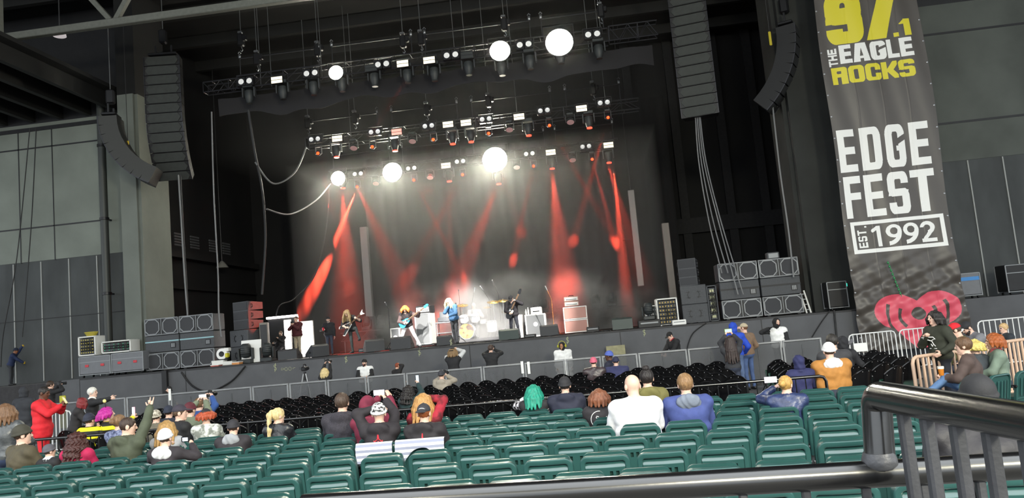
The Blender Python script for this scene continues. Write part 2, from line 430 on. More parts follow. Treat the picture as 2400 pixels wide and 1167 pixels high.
for ri,(yr,ph) in enumerate(BR):
    lst=[]
    xl=-11.0-.05*ri
    for k in range(-40,10):
        x=ph+.462*k
        if x<xl or x>2.35+.06*ri: continue
        y=yr-.004*(x+3)**2+.12*(x<-6.5)*0
        px,py,d=proj((x,y,.8))
        if px<150: continue
        lst.append((x,y))
    for i,(x,y) in enumerate(lst):
        lab='black plastic folding chair, %s from the left in the %s row beyond the black rail'%(ordn(i+1),ordn(ri+1))
        rz=R(-.5*(x+3))
        if not used: o=bc; o.location=(x,y,0); o.rotation_euler=(0,0,rz); o['label']=lab; o['group']='black folding chairs'; used=True
        else: dup(bc,(x,y,0),rz+R(random.uniform(-1.5,1.5)),lab,'black folding chairs')
gc=make_black_chair('green_seat_folding_chair',m_bg,True); used=False
# angled block on the right, rows facing the middle of the stage
ang=R(33)
for ri in range(6):
    n=0
    for k in range(11):
        p=Vector((3.9,14.1,0))+Vector((math.cos(ang),-math.sin(ang)*-1,0))*(.50*k)*0
        ex=Vector((math.cos(R(12)),math.sin(R(12)),0)); ey=Vector((-math.sin(R(30)),math.cos(R(30)),0))
        p=Vector((3.75,13.5,0))+ex*(.56*k)+ey*(.86*ri)
        px,py,d=proj((p.x,p.y,.8))
        if px>2150-12*ri or p.y>20 or p.x<2.9+.1*ri: continue
        n+=1
        lab='black chair with dark green seat, %s from left in %s row of the angled block'%(ordn(n),ordn(ri+1))
        if not used: o=gc; o.location=p; o.rotation_euler=(0,0,R(24)); o['label']=lab; o['group']='angled chairs with green seats'; used=True
        else: dup(gc,p,R(24+random.uniform(-3,3)),lab,'angled chairs with green seats')
# far right green seats with slotted backs, seen from behind at an angle
def make_slot_seat():
    root=empty('slotted_stadium_seat',label='x',cat='seat')
    mb=MB(); pan=[(-.22,.36)]
    for i in range(6):
        a=math.pi-(math.pi/2)*i/5; pan.append((-.22+.09+.09*math.cos(a),.73+.09*math.sin(a)))
    for i in range(6):
        a=math.pi/2-(math.pi/2)*i/5; pan.append((.22-.09+.09*math.cos(a),.73+.09*math.sin(a)))
    pan.append((.22,.36))
    Q=lambda u,v,t:(u,t-(v-.37)*.18+.04-.03*(1-(u/.22)**2),v)
    mb.prism(pan,Q,0,.03)
    for x in (-.14,-.07,0,.07,.14): mb.bbox(Q(x,.60,-.008),(.028,.016,.26),.006,Matrix.Rotation(R(10),3,'X'))
    mb.tube([Q(u*.97,v-.012,-.004) for u,v in pan],.014,6)
    mb.build('backrest',m_green,root,smooth=40)
    MB().bbox((0,.20,.44),(.40,.36,.04),.012).build('seat',m_green,root,smooth=35)
    mb=MB()
    for sx in (-1,1): mb.bbox((sx*.245,.14,.22),(.03,.06,.44),.006).bbox((sx*.245,.1,.62),(.03,.28,.035),.01)
    mb.build('armrest_frame',M_BLKMET,root,smooth=35)
    return root
ss=make_slot_seat(); used=False
for ri in range(3):
    for k in range(5):
        ex=Vector((math.cos(R(28)),math.sin(R(28)),0)); ey=Vector((math.sin(R(20)),-math.cos(R(20)),0))
        p=Vector((4.93,11.2,0))+ex*(.55*k)+ey*(.95*ri)+Vector((.25*ri,0,0))
        px,py,d=proj((p.x,p.y,.8))
        if px>2440: continue
        lab='slatted green seat, %s from the aisle in %s row beside tan railing'%(ordn(k+1),ordn(ri+1))
        if not used: o=ss; o.location=p; o.rotation_euler=(0,0,R(30)); o['label']=lab; o['group']='slatted green seats by the tan railing'; used=True
        else: dup(ss,p,R(30),lab,'slatted green seats by the tan railing')
# ---------------------------------------------------------------- railings
m_rail=mat('black_gloss_rail','0c0c0e',.24,.0,var=.2,scale=12,bump=.006,bscale=90,spec=.75)
_b=m_rail.node_tree.nodes['Principled BSDF']; _b.inputs['Coat Weight'].default_value=.5; _b.inputs['Coat Roughness'].default_value=.14
root=empty('guard_rail',loc=(-3,12.2,0),label='long black guard rail with thin bars in front of the front green seats',cat='railing')
RX0,RX1=-10.6,3.33; RZ=.92
pts=[(RX0+3,0,RZ)]+[(RX1+3-.09,0,RZ)]+[(RX1+3-.03,0,RZ-.02),(RX1+3,0,RZ-.08),(RX1+3,0,0)]
MB().tube(pts,.024,8).build('top_rail',m_rail,root,smooth=50)
mb=MB().tube([(RX0+3,0,.12),(RX1+3,0,.12)],.016,6); mb.build('bottom_rail',m_rail,root,smooth=50)
x=RX0; i=0
while x<RX1-.1:
    if i%11==0: MB().tube([(x+3,0,0),(x+3,0,RZ)],.024,8).build('post',m_rail,root,smooth=50)
    elif i%11!=0 and i<200: MB().tube([(x+3,0,.12),(x+3,0,RZ)],.009,6).build('bar',m_rail,root,smooth=50)
    x+=.145; i+=1
# near railing beside the camera
A=at(1700,1131,1.56); B=at(2390,1091,1.56)
dirr=(B-A).normalized(); A2=A-dirr*.85; B2=A+dirr*1.5
post_b=at(2063,1092,1.56); post_t=at(2050,925,1.57)
e2=atz(2400,988,post_t.z); dt=(e2-post_t).normalized(); e3=post_t+dt*1.25
lo=Vector((0,0,.85))
root=empty('handrail',loc=(A.x,A.y,.85),label='thick glossy black handrail with flat bars, nearest to the viewer',cat='railing')
L=Vector(root.location)
mb=MB().tube([A2-L,B2-L],.0255,20)
mb.build('lower_rail',m_rail,root,smooth=50)
c=post_t; up=Vector((0,0,1))
elb=[]
for i in range(9):
    a=math.pi/2*i/8; elb.append(c+dt*(.03*(1-math.cos(a)))+up*(-.03+.03*math.sin(a)))
bev=[post_b-L]+[p-L for p in elb]+[e3-L]
MB().tube(bev,.0275,20).build('top_rail',m_rail,root,smooth=50)
mb=MB().lathe([(.027,-.012),(.0325,-.004),(.0315,.006),(.0275,.018)],24,c=(A+dirr*((post_b-A).dot(dirr))+Vector((0,0,.022)))-L)
mb.build('weld_collar',mat('weld_grey','4a4b50',.5,.3,bump=.15,bscale=60),root,smooth=50)
m_bar=mat('worn_bar_paint','3a3b40',.45,.1,var=.2,scale=14,bump=.05,bscale=120)
for px,py in ((2116,963),(2170,974),(2240,989),(2318,1007),(2406,1027),(2510,1050)):
    d=ray(px,py); n=Vector((-dt.y,dt.x,0)); t=(post_t-EYE).dot(n)/d.dot(n); p=EYE+d*t
    p.z=post_t.z-.015
    MB().bbox(Vector((p.x,p.y,(p.z+.55)/2+.2))-L,(.020,.020,p.z-.95),.004,Matrix.Rotation(math.atan2(dt.y,dt.x),3,'Z')).build('bar',m_bar,root,smooth=35)
for k,px in enumerate((1740,1888,2030,2165,2300)):
    p=at(px,1150,1.56)
    MB().bbox(Vector((p.x,1.56,(A.z+.85)/2))-L,(.016,.016,A.z-.85),.003).build('lower_bar',m_bar,root,smooth=35)
pb=post_b; MB().tube([Vector((B2.x-.3,B2.y,.85))-L,Vector((B2.x-.3,B2.y,B2.z))-L],.025,12).build('post',m_rail,root,smooth=50)
pb=post_b; MB().tube([Vector((A2.x+.02,A2.y,.85))-L,Vector((A2.x+.02,A2.y,A2.z))-L],.025,12).build('post',m_rail,root,smooth=50)
# ---------------------------------------------------------------- pit barricade : separate panels standing edge to edge
m_bar1=mat('barricade_aluminium','8e9093',.5,.35,var=.12,scale=6); m_mesh=mat('barricade_skin','56585c',.6,.25,var=.18,scale=2)
m_scrim=mat('barricade_mesh_infill','5b5d61',.7,.1,var=.15,scale=2)   # fine woven infill one can see through
_nt=m_scrim.node_tree; _mx=_nt.nodes.new('ShaderNodeMixShader'); _tr=_nt.nodes.new('ShaderNodeBsdfTransparent'); _mx.inputs[0].default_value=.34
_nt.links.new(_nt.nodes['Principled BSDF'].outputs[0],_mx.inputs[1]); _nt.links.new(_tr.outputs[0],_mx.inputs[2]); _nt.links.new(_mx.outputs[0],_nt.nodes['Material Output'].inputs['Surface'])
BXS=[-16.6,-14.5,-13.3,-11.99,-10.8,-9.61,-8.55,-7.47,-6.35,-5.27,-4.13,-3.17,-2.05,-.95,0,.95,2.23,3.4,4.62,5.62]
for i,(x0,x1) in enumerate(zip(BXS,BXS[1:])):
    xm=(x0+x1)/2; w_=x1-x0; h=1.10
    root=empty('crowd_barricade',loc=(xm,20.5,0),label='grey metal crowd barricade panel, %s from the left in the line before the stage pit'%ordn(i+1),cat='barricade',group='stage pit barricade panels')
    mb=MB().bbox((0,0,h),(w_-.02,.06,.05),.012); mb.build('top_bar',m_bar1,root,smooth=35)
    MB().bb((-w_/2+.03,-.003,.10),(w_/2-.03,.003,h-.02)).build('panel',m_scrim,root)
    for sx in (-1,1): MB().bbox((sx*(w_/2-.035),-.0,h/2),(.05,.05,h),.01).build('post',m_bar1,root,smooth=35)
    MB().bbox((0,0,.5),(.022,.035,.98),.004).build('stiffener',m_mesh,root,smooth=35)
    MB().bb((-w_/2+.02,-.05,0),(w_/2-.02,.75,.03)).build('base_plate',m_mesh,root)
    mb=MB()
    for sx in (-1,1): mb.bar((sx*(w_/2-.05),.03,1.0),(sx*(w_/2-.05),.72,.03),.03)
    mb.build('brace',m_bar1,root)
# white crowd barriers on the right
m_wb=mat('white_barrier_paint','d9dadb',.45,var=.05)
def barrier(name,P0,P1,h,m,label,cat,nb,rad=.018,barw=.012,group=None,foot=True):
    P0=Vector(P0);P1=Vector(P1); d=P1-P0; Lx=d.length; rz=math.atan2(d.y,d.x)
    root=empty(name,loc=P0,rz=rz,label=label,cat=cat,group=group)
    MB().tube([(0,0,.0),(0,0,h-.1),(.03,0,h-.03),(.1,0,h),(Lx-.1,0,h),(Lx-.03,0,h-.03),(Lx,0,h-.1),(Lx,0,0)],rad,8).build('frame',m,root,smooth=50)
    MB().tube([(0,0,.14),(Lx,0,.14)],rad*.8,6).build('bottom_rail',m,root,smooth=50)
    for i in range(1,nb): MB().tube([(Lx*i/nb,0,.14),(Lx*i/nb,0,h)],barw,6).build('bar',m,root,smooth=50)
    if foot:
        for x in (.25,Lx-.25): MB().bbox((x,0,.015),(.05,.5,.03),.006).build('foot',m,root,smooth=35)
    return root
b1=at(1985,798,20.4); b2=at(2090,781,20.6); b3=at(2170,776,20.6); b4=at(2294,770,19.0); b5=at(2440,742,19.6)
def z0(p): return Vector((p.x,p.y,0))
barrier('crowd_barrier',z0(at(1990,798,20.9)),z0(at(2098,783,21.2)),1.10,m_wb,'white tubular crowd barrier with a small white notice, left of two below the banner','barrier',11)
barrier('crowd_barrier',z0(at(2108,783,21.2)),z0(at(2205,773,21.4)),1.10,m_wb,'white tubular crowd barrier, right of two below the banner','barrier',9)
barrier('crowd_barrier',z0(at(2292,764,20.0)),z0(at(2440,742,20.4)),1.20,m_wb,'white tubular crowd barrier behind the blond child at the far right','barrier',11)
nt=MB().bbox((0,0,0),(.34,.02,.22),.006).build('notice_board',M_WHITE,None,loc=at(2017,814,20.85)); tag(nt,'small blank white notice hung low on the white crowd barrier','sign')
m_tan=mat('tan_railing_paint','c9aa93',.5,var=.06)
t0=at(2137,838,13.6); t1=at(2245,818,14.2); t2=at(2335,802,14.6); t3=at(2450,786,15.2)
barrier('tan_railing',z0(t0),z0(t1),t0.z,m_tan,'tan slatted railing beside the angled chairs, left piece','railing',9,.03,.024,foot=False)
barrier('tan_railing',z0(t1)+Vector((.06,.03,0)),z0(t3),t1.z+.02,m_tan,'tan slatted railing running on behind the red-haired spectator','railing',20,.03,.024,foot=False)

barrier('crowd_barrier',z0(at(122,985,17.6)),z0(at(166,978,17.8)),1.05,m_wb,'short white tubular barrier behind the man in the red sweatshirt','barrier',5)
# ---------------------------------------------------------------- printed banner
def rr(u,v,x0,y0,x1,y1,r):
    cx=np.clip(u,x0+r,x1-r); cy=np.clip(v,y0+r,y1-r)
    return (u>=x0)&(u<=x1)&(v>=y0)&(v<=y1)&((u-cx)**2+(v-cy)**2<=r*r+1e-9)
def rc_(u,v,x0,y0,x1,y1): return (u>=x0)&(u<=x1)&(v>=y0)&(v<=y1)
def seg(u,v,a,b,w):
    dx,dy=b[0]-a[0],b[1]-a[1]; L=dx*dx+dy*dy; t=np.clip(((u-a[0])*dx+(v-a[1])*dy)/L,0,1)
    return ((u-a[0]-t*dx)**2+(v-a[1]-t*dy)**2)<=w*w/4
def glyph(ch,u,v,s=.36,b=.17):
    # u,v in 0..1 ; s stem width, b bar height
    F=np.zeros_like(u,bool)
    if ch=='E': return rc_(u,v,0,0,s,1)|rc_(u,v,0,0,1,b)|rc_(u,v,0,1-b,.97,1)|rc_(u,v,0,.5-b/2,.93,.5+b/2)
    if ch=='F': return rc_(u,v,0,0,s,1)|rc_(u,v,0,1-b,.97,1)|rc_(u,v,0,.52-b/2,.93,.52+b/2)
    if ch=='L': return rc_(u,v,0,0,s,1)|rc_(u,v,0,0,1,b)
    if ch=='T': return rc_(u,v,0,1-b,1,1)|rc_(u,v,.5-s/2,0,.5+s/2,1)
    if ch=='H': return rc_(u,v,0,0,s,1)|rc_(u,v,1-s,0,1,1)|rc_(u,v,0,.5-b/2,1,.5+b/2)
    if ch=='O': return rr(u,v,0,0,1,1,.24)&~rr(u,v,s,b,1-s,1-b,.06)
    if ch=='D': return ((rr(u,v,0,0,1,1,.24)|rc_(u,v,0,0,.5,1))&~rr(u,v,s,b,1-s,1-b,.05))
    if ch=='C': return rr(u,v,0,0,1,1,.24)&~rr(u,v,s,b,1-s,1-b,.06)&~rc_(u,v,1-s-.02,.42,1.1,.6)
    if ch=='G': return ((rr(u,v,0,0,1,1,.24)&~rr(u,v,s,b,1-s,1-b,.06)&~((u>s)&(v>.50+.25*(u-.5))&(v<.64+.25*(u-.5))))|rc_(u,v,.52,.38,1-s,.50))
    if ch=='A': return (np.abs(u-.5)<=.30+(.5-.30)*(1-v))&~((np.abs(u-.5)<.10*(1-(v-.3)/.45))&(v>.30)&(v<.72))&~(rc_(u,v,.40,-.1,.60,.16))
    if ch=='R': return ((rr(u,v,0,.42,1,1,.18)|rc_(u,v,0,.42,.5,1))&~rr(u,v,s,.42+b,1-s,1-b,.04))|rc_(u,v,0,0,s,1)|((u>=1-s-.06)&(u<=1)&(v>=0)&(v<=.5))
    if ch=='K': return rc_(u,v,0,0,s,1)|(((u-.30)*1>=(v-.5)*.9-.02)&((u-.30-s*1.2)<=(v-.5)*.9)&(v>=.45)&(v<=1))|(((u-.30)>=-(v-.5)*.9-.02)&((u-.30-s*1.2)<=-(v-.5)*.9)&(v<=.55)&(v>=0))
    if ch=='S':
        t=rr(u,v,0,.42,1,1,.22)&~rr(u,v,s,.42+b,1-s,1-b,.05)&~((u>s)&(v>.56)&(v<.72))
        l=rr(u,v,0,0,1,.60,.22)&~rr(u,v,s,b,1-s,.60-b,.05)&~((u<1-s)&(v<.44)&(v>.28))
        return t|l
    if ch=='9':
        ring=rr(u,v,0,.38,1,1,.26)&~rr(u,v,.43,.62,.57,.80,.06)
        tail=rr(u,v,0,0,1,.70,.26)&~rc_(u,v,-.1,.30,.58,.40)&~rc_(u,v,.44,.24,.58,.40)
        return ring|(tail&~((u<.58)&(v>.30)&(v<.38)))
    if ch=='7': return rc_(u,v,0,.83,1,1)|((u>=.10+.52*v-.0)&(u<=.60+.45*v)&(v>=0)&(v<=.90))&(u<=1)
    if ch=='1': return rc_(u,v,.42,0,1,1)&True|((v>.70)&(v<.95)&(u>.05)&(u<.5)&(v<.72+.55*u))
    if ch=='.': return rc_(u,v,0,0,1,.26)
    return F
def thin(ch,u,v,w=.16):
    # rounded-stroke figures for the year line
    if ch=='1': return rc_(u,v,.5,0,.78,1)|seg(u,v,(.24,.78),(.6,.93),.17)
    if ch=='9': return ((((u-.5)/.5)**2+((v-.68)/.32)**2<=1)&~(((u-.5)/.24)**2+((v-.68)/.17)**2<=1))|((((u-.12)/.88)**2+((v-.66)/.66)**2<=1)&(((u-.12)/.60)**2+((v-.66)/.47)**2>=1)&(v<.66)&(u>.12))
    if ch=='2': return ((((u-.48)/.48)**2+((v-.70)/.30)**2<=1)&~(((u-.46)/.22)**2+((v-.69)/.14)**2<=1)&((v>.66)|(u>.5))&~((u<.24)&(v<.72)))|seg(u,v,(.80,.58),(.22,.14),.20)|rc_(u,v,.02,0,1,.17)
    return glyph(ch,u,v,.30,.15)
XL,XR,ZB,ZT=8.16,11.42,.30,13.4
NX,NZ=310,1260
us=np.linspace(XL,XR,NX+1); zs=np.linspace(ZB,ZT,NZ+1)
UX,UZ=np.meshgrid((us[:-1]+us[1:])/2,(zs[:-1]+zs[1:])/2)
ink=np.zeros(UX.shape,int)
def put(ch,x0,z0,w_,h_,m,fn=glyph,shear=0,rot=False,slope=0,**k):
    zz=UZ-slope*(UX-XL)
    if rot: u=(zz-z0)/h_; v=1-(UX-x0)/w_
    else: u=(UX-x0-shear*(zz-z0))/w_; v=(zz-z0)/h_
    ok=(u>=0)&(u<=1)&(v>=0)&(v<=1); ink[ok&fn(ch,u,v,**k)]=m
put('9',8.45,10.33,1.17,1.74,1); put('7',9.55,10.36,1.22,1.74,1); put('.',10.52,10.36,.15,.55,1); put('1',10.70,10.36,.36,.57,1)
for i,ch in enumerate('THE'): put(ch,8.40,9.62+.205*i,.29,.185,2,rot=True,s=.3,b=.24)
x=8.76
for ch,w_ in (('E',.38),('A',.52),('G',.49),('L',.36),('E',.40)): put(ch,x,9.68,w_,.62,2,s=.40,b=.22); x+=w_+.03
x=8.43
for ch in 'ROCKS': put(ch,x,9.0,.49,.57,1,s=.36,b=.21); x+=.515
for ch,x,w_ in (('E',8.27,.56),('D',8.98,.63),('G',9.75,.62),('E',10.52,.60)): put(ch,x,6.08,w_,1.40,2)
for ch,x,w_ in (('F',8.31,.55),('E',8.95,.60),('S',9.66,.66),('T',10.40,.74)): put(ch,x,4.57,w_,1.36,2)
fr=rc_(UX,UZ,8.37,3.42,11.25,4.45)&~rc_(UX,UZ,8.49,3.54,11.13,4.33); ink[fr]=2
for i,ch in enumerate('EST'): put(ch,8.56,3.60+.20*i,.28,.17,2,rot=True,s=.3,b=.2)
put('.',8.80,4.24,.06,.20,2)
x=8.92
for ch in '1992': put(ch,x,3.60,.47,.66,2,fn=thin); x+=.525
# the red heart with sound arcs
hx,hz=9.98,1.16; HU=(UX-hx)/1.30; HV=(UZ-hz)/1.0
heart=(((HU-.46)**2+(HV-.34)**2<.54**2)|((HU+.46)**2+(HV-.34)**2<.54**2)|((np.abs(HU)<=(HV+1.0)*.72)&(HV<.10)&(np.abs(HU)<.97))|((np.abs(HU)<.5)&(HV<.45)&(HV>-.2)))
heart&=~((HV>.62)&(np.abs(HU)<(HV-.62)*1.2))
ink[heart&(ink==0)]=3
rd=np.hypot(UX-hx,(UZ-hz-.22)); an=np.abs(np.degrees(np.arctan2(UZ-hz-.22,np.abs(UX-hx)))+12)
ink[(rd<.20)]=0
ink[(ink==3)&(rd>.48)&(rd<.58)&(an<34)]=0
ink[(ink==3)&(rd>.84)&(rd<.94)&(an<36)]=0
def bwave(x,z):
    y=.02*np.sin(x*4.1+.4*z)+.012*np.sin(x*9+z*1.3)
    for sx in (9.06,9.85,10.64): y=y-.010*np.exp(-((x-sx-.02*np.sin(z*1.7))/.02)**2)
    k=np.clip((3.6-z)/1.6,0,1)
    return y+k*(.05*np.sin(5.1*x+3.2*z)+.035*np.sin(8.7*z-4.4*x+1)+.015*np.sin(14*x+9*z)+.012*np.sin(19*z-7*x))
WY=25.55
def edge(x,z): # sides wander a little, hem flares
    t=(x-XL)/(XR-XL); return x+(.03*np.sin(z*1.1)*(1-t)+.05*np.sin(z*.8+1)*t)+.10*np.maximum(0,(3-z)/3)*(t-.35)
GX,GZ=np.meshgrid(us,zs); NV=GX.size
front=np.stack([edge(GX,GZ),WY+bwave(GX,GZ),GZ],-1).reshape(-1,3)
ii,jj=np.meshgrid(np.arange(NX),np.arange(NZ)); a_=(jj*(NX+1)+ii).ravel()
Q=np.stack([a_,a_+1,a_+NX+2,a_+NX+1],1)
me=D.meshes.new('banner'); nf=len(Q)
me.vertices.add(NV); me.vertices.foreach_set('co',front.astype(np.float32).ravel())
me.loops.add(4*nf); me.loops.foreach_set('vertex_index',Q.astype(np.int32).ravel())
me.polygons.add(nf); me.polygons.foreach_set('loop_start',np.arange(0,4*nf,4,dtype=np.int32))
m_vin=mat('banner_black_vinyl','4c4743',.42,var=.06,scale=1.2,bump=.12,bscale=5)
m_yel=mat('banner_yellow_print','d8cc2c',.5); m_whi=mat('banner_white_print','ececea',.5); m_red=mat('banner_red_print','d9576a',.45)
for m_ in (m_vin,m_yel,m_whi,m_red): me.materials.append(m_)
me.polygons.foreach_set('material_index',ink.ravel().astype(np.int32)); me.polygons.foreach_set('use_smooth',np.ones(nf,bool)); me.update(calc_edges=True)
bo=D.objects.new('banner',me); COL.objects.link(bo)
sol=bo.modifiers.new('thickness','SOLIDIFY'); sol.thickness=.004; sol.offset=1
tag(bo,'tall dark vinyl banner printed with yellow and white lettering and a red heart','banner')
mb=MB()
for k in range(18):
    z=13-.72*k
    for x in (XL+.04,XR-.04): mb.lathe([(.018,0),(.03,.004),(.03,.01),(.018,.014)],8,(edge(x,z),WY+bwave(x,z)-.016,z),(0,1,0))
mb.build('eyelet',M_ALU,bo)
o=MB().tube([(XL-.2,WY+.02,13.42),(XR+.2,WY+.02,13.42)],.05,10).build('banner_pole',M_STEEL,bo,smooth=50)
for k,(x,z0_,z1_) in enumerate(((9.42,2.9,2.0),)):
    mb=MB()
    for q in range(9): mb.ell((9.30+.03*q,WY-.10,3.05-.125*q),(.035,.03,.045),8,5)
    mb.tube([(9.30,WY-.10,3.1),(9.57,WY-.10,1.95)],.012,6)
    o=mb.build('green_rope',mat('green_plastic','2e7d4a',.4),None,smooth=60); tag(o,'string of small green beads hanging down the banner above the heart','beads')
# ---------------------------------------------------------------- rigging
m_lens=mat('lamp_lens_glass','e9e9e4',.08,.3,emit='ffffff',es=.15)
m_strobe=mat('strobe_panel','e6e2cf',.3,emit='fff2d0',es=.45)
m_strobep=mat('strobe_panel_pink','e8a79d',.3,emit='ff9a88',es=.45)
m_lit=mat('lit_lamp_face','ffffff',.3,emit='fffbe6',es=70)
m_redl=mat('red_beam_lens','ff3010',.3,emit='ff2606',es=4.5)
m_redb=mat('red_lens_bar','ff5040',.3,emit='ff3525',es=2.2)
m_disc=mat('wash_light_face','d3a9ab',.35)
m_head=mat('moving_head_plastic','2a2e2f',.5,var=.1)
m_yoke=mat('yoke_metal','4c4e50',.4,.4)
m_trussd=mat('truss_tube_black','35353a',.4,.5)
def truss(name,label,x0,x1,Y,z,h,dpt,step,mt,header=None):
    xm=(x0+x1)/2; root=empty(name,loc=(xm,Y,z),label=label,cat='truss')
    L=(x1-x0)/2
    for sy in (0,1):
        for sz in (0,1): MB().tube([(-L,sy*dpt,sz*h),(L,sy*dpt,sz*h)],.028,6).build('chord',mt,root,smooth=50)
    n=int((x1-x0)/step)
    for sy in (0,1):
        mb=MB()
        for i in range(n):
            xa=-L+2*L*i/n; xb=-L+2*L*(i+1)/n
            a,b=((xa,0),(xb,h)) if i%2 else ((xa,h),(xb,0))
            mb.tube([(a[0],sy*dpt,a[1]),(b[0],sy*dpt,b[1])],.014,5)
            if i%3==0: mb.tube([(xa,sy*dpt,0),(xa,sy*dpt,h)],.018,5)
        mb.build('lacing',mt,root,smooth=50)
    mb=MB()
    for i in range(n+1):
        xa=-L+2*L*i/n; mb.tube([(xa,0,(i%2)*h),(xa,dpt,(i%2)*h)],.012,5)
    mb.build('cross_member',mt,root,smooth=50)
    if header:
        for (a,b) in header:
            MB().tube([(a-xm,.1,h+.72),(b-xm,.1,h+.72)],.022,6).build('header_bar',mt,root,smooth=50)
            for x in (a-xm+.02,b-xm-.02):
                MB().tube([(x,.1,h),(x,.1,h+.72)],.02,6).build('hanger',mt,root,smooth=50)
                MB().mi(0).bbox((x,.1,h+.82),(.10,.06,.18),.02).tube([(x-.06,.1,h+.93),(x,.1,h+1.0),(x+.06,.1,h+.93)],.018,5).build('clamp',M_ALU,root,smooth=50)
    return root
T1=(28.0,12.35,.50); T2=(31.5,10.62,.44); T3=(35.0,9.88,.42)
truss('lighting_truss','long black lighting truss nearest the front, holding the two brightest floodlights',-13.05,1.45,T1[0],T1[1],T1[2],.5,.62,m_trussd,[(-12.95,-9.7),(-9.2,-6.0),(-5.5,-1.4),(-1.0,1.35)])
truss('side_truss','short bare truss stub at the left end of the front lighting truss',-14.5,-13.1,T1[0]+.1,T1[1]+.05,.40,.4,.35,m_trussd)
truss('side_truss','short bare truss stub at the right end of the front lighting truss',1.5,3.3,T1[0]+.1,T1[1]+.05,.55,.4,.35,m_trussd)
truss('lighting_truss','middle black lighting truss with small red beam lamps below it',-11.75,2.6,T2[0],T2[1],T2[2],.45,.6,m_trussd,[(-11.6,-8.5),(-7.9,-5.0),(-4.4,-1.0),(-.4,1.9)])
truss('lighting_truss','rearmost lighting truss hanging just above the tall dark curtain',-12.0,1.75,T3[0],T3[1],T3[2],.42,.58,m_trussd,[(-11.8,-9.0),(-8.4,-5.6),(-5.0,-1.6),(-1.1,1.6)])
TN={1:'the front truss',2:'the middle truss',3:'the rear truss'}; TD={1:T1,2:T2,3:T3}
def proto_duo(s):
    root=empty('blinder_light',label='x',cat='stage light')
    MB().bbox((-.165*s,0,0),(.31*s,.2,.36*s),.02).bbox((.165*s,0,0),(.31*s,.2,.36*s),.02).build('housing',M_BLKMET,root,smooth=35)
    for sx in (-1,1):
        MB().lathe([(.02,-.112),(.085*s,-.118),(.11*s,-.10),(.11*s,0)],18,(sx*.165*s,0,0),(0,1,0)).build('lens',m_lens,root,smooth=40)
    mb=MB().bar((-.36*s,.05,.0),(-.36*s,.05,.28*s),.03).bar((.36*s,.05,.0),(.36*s,.05,.28*s),.03).bar((-.36*s,.05,.28*s),(.36*s,.05,.28*s),.03)
    mb.build('bracket',M_BLKMET,root); return root
def proto_strobe(m,nm='strobe_light'):
    root=empty(nm,label='x',cat='stage light')
    MB().bbox((0,0,0),(.50,.2,.30),.02).build('housing',M_BLKMET,root,smooth=35)
    mb=MB().bb((-.22,-.108,.01),(.22,-.10,.125)).bb((-.22,-.108,-.125),(.22,-.10,-.01)); mb.build('lamp_panel',m,root)
    MB().bar((-.27,.03,-.02),(-.27,.03,.24),.03).bar((.27,.03,-.02),(.27,.03,.24),.03).bar((-.27,.03,.24),(.27,.03,.24),.03).build('bracket',M_BLKMET,root)
    return root
def proto_flood(r):
    root=empty('flood_light',label='x',cat='stage light')
    MB().lathe([(.06,.26),(r*.55,.22),(r*.98,.04),(r*1.04,0),(r*1.04,-.04),(r*.98,-.04)],24,(0,0,0),(0,1,0)).build('housing',M_BLKMET,root,smooth=50)
    MB().lathe([(.001,-.075),(r*.6,-.068),(r*.97,-.045),(r*.97,.01),(.001,.01)],28,(0,0,0),(0,1,0)).build('lens',m_lit,root,smooth=40)
    MB().bar((-r-.04,.05,0),(-r-.04,.05,r+.15),.03).bar((r+.04,.05,0),(r+.04,.05,r+.15),.03).bar((-r-.04,.05,r+.15),(r+.04,.05,r+.15),.03).build('bracket',M_BLKMET,root)
    return root
def proto_head(lensm=None,s=1.0):
    # hanging moving head : base box, yoke arms, tapered head pointing down
    root=empty('moving_head',label='x',cat='stage light')
    MB().bbox((0,0,-.06*s),(.42*s,.34*s,.14*s),.02).build('base',m_head,root,smooth=35)
    for sx in (-1,1):
        MB().bbox((sx*.235*s,0,-.30*s),(.055*s,.18*s,.40*s),.02).build('yoke_arm',m_yoke,root,smooth=35)
    h=MB().lathe([(.10*s,-.20*s),(.165*s,-.24*s),(.18*s,-.36*s),(.175*s,-.50*s),(.13*s,-.66*s),(.115*s,-.70*s)],14,(0,0,0)).build('head',m_head,root,smooth=50)
    MB().lathe([(.11*s,-.69*s),(.118*s,-.745*s)],14).build('lens',lensm or m_disc,h,smooth=40)
    return root
def proto_beam(m):
    root=empty('beam_light',label='x',cat='stage light')
    MB().bbox((0,0,.30),(.24,.2,.10),.02).build('base',m_head,root,smooth=35)
    mb=MB()
    for sx in (-1,1): MB().bbox((sx*.13,0,.12),(.03,.10,.32),.01).build('yoke_arm',m_yoke,root,smooth=35)
    h=MB().ell((0,0,0),(.115,.115,.115),14,8).build('head',m_head,root,smooth=60)
    MB().lathe([(.001,-.02),(.055,-.012),(.06,0),(.06,.03)],14,(0,-.115,-.03),(0,1,.3)).build('lens',m,h,smooth=40)
    return root
def proto_disc():
    root=empty('wash_light',label='x',cat='stage light')
    MB().bbox((0,0,.32),(.28,.22,.10),.02).build('base',m_head,root,smooth=35)
    for sx in (-1,1): MB().bbox((sx*.19,0,.14),(.03,.10,.34),.01).build('yoke_arm',m_yoke,root,smooth=35)
    ax=Vector((0,-.45,-.9))
    h=MB().lathe([(.05,-.16),(.12,-.12),(.16,-.02),(.165,.03),(.15,.035)],18,(0,0,0),ax).build('head',m_head,root,smooth=50)
    MB().lathe([(.001,.052),(.15,.045),(.15,.02)],18,(0,0,0),ax).build('lens',m_disc,h,smooth=40)
    return root
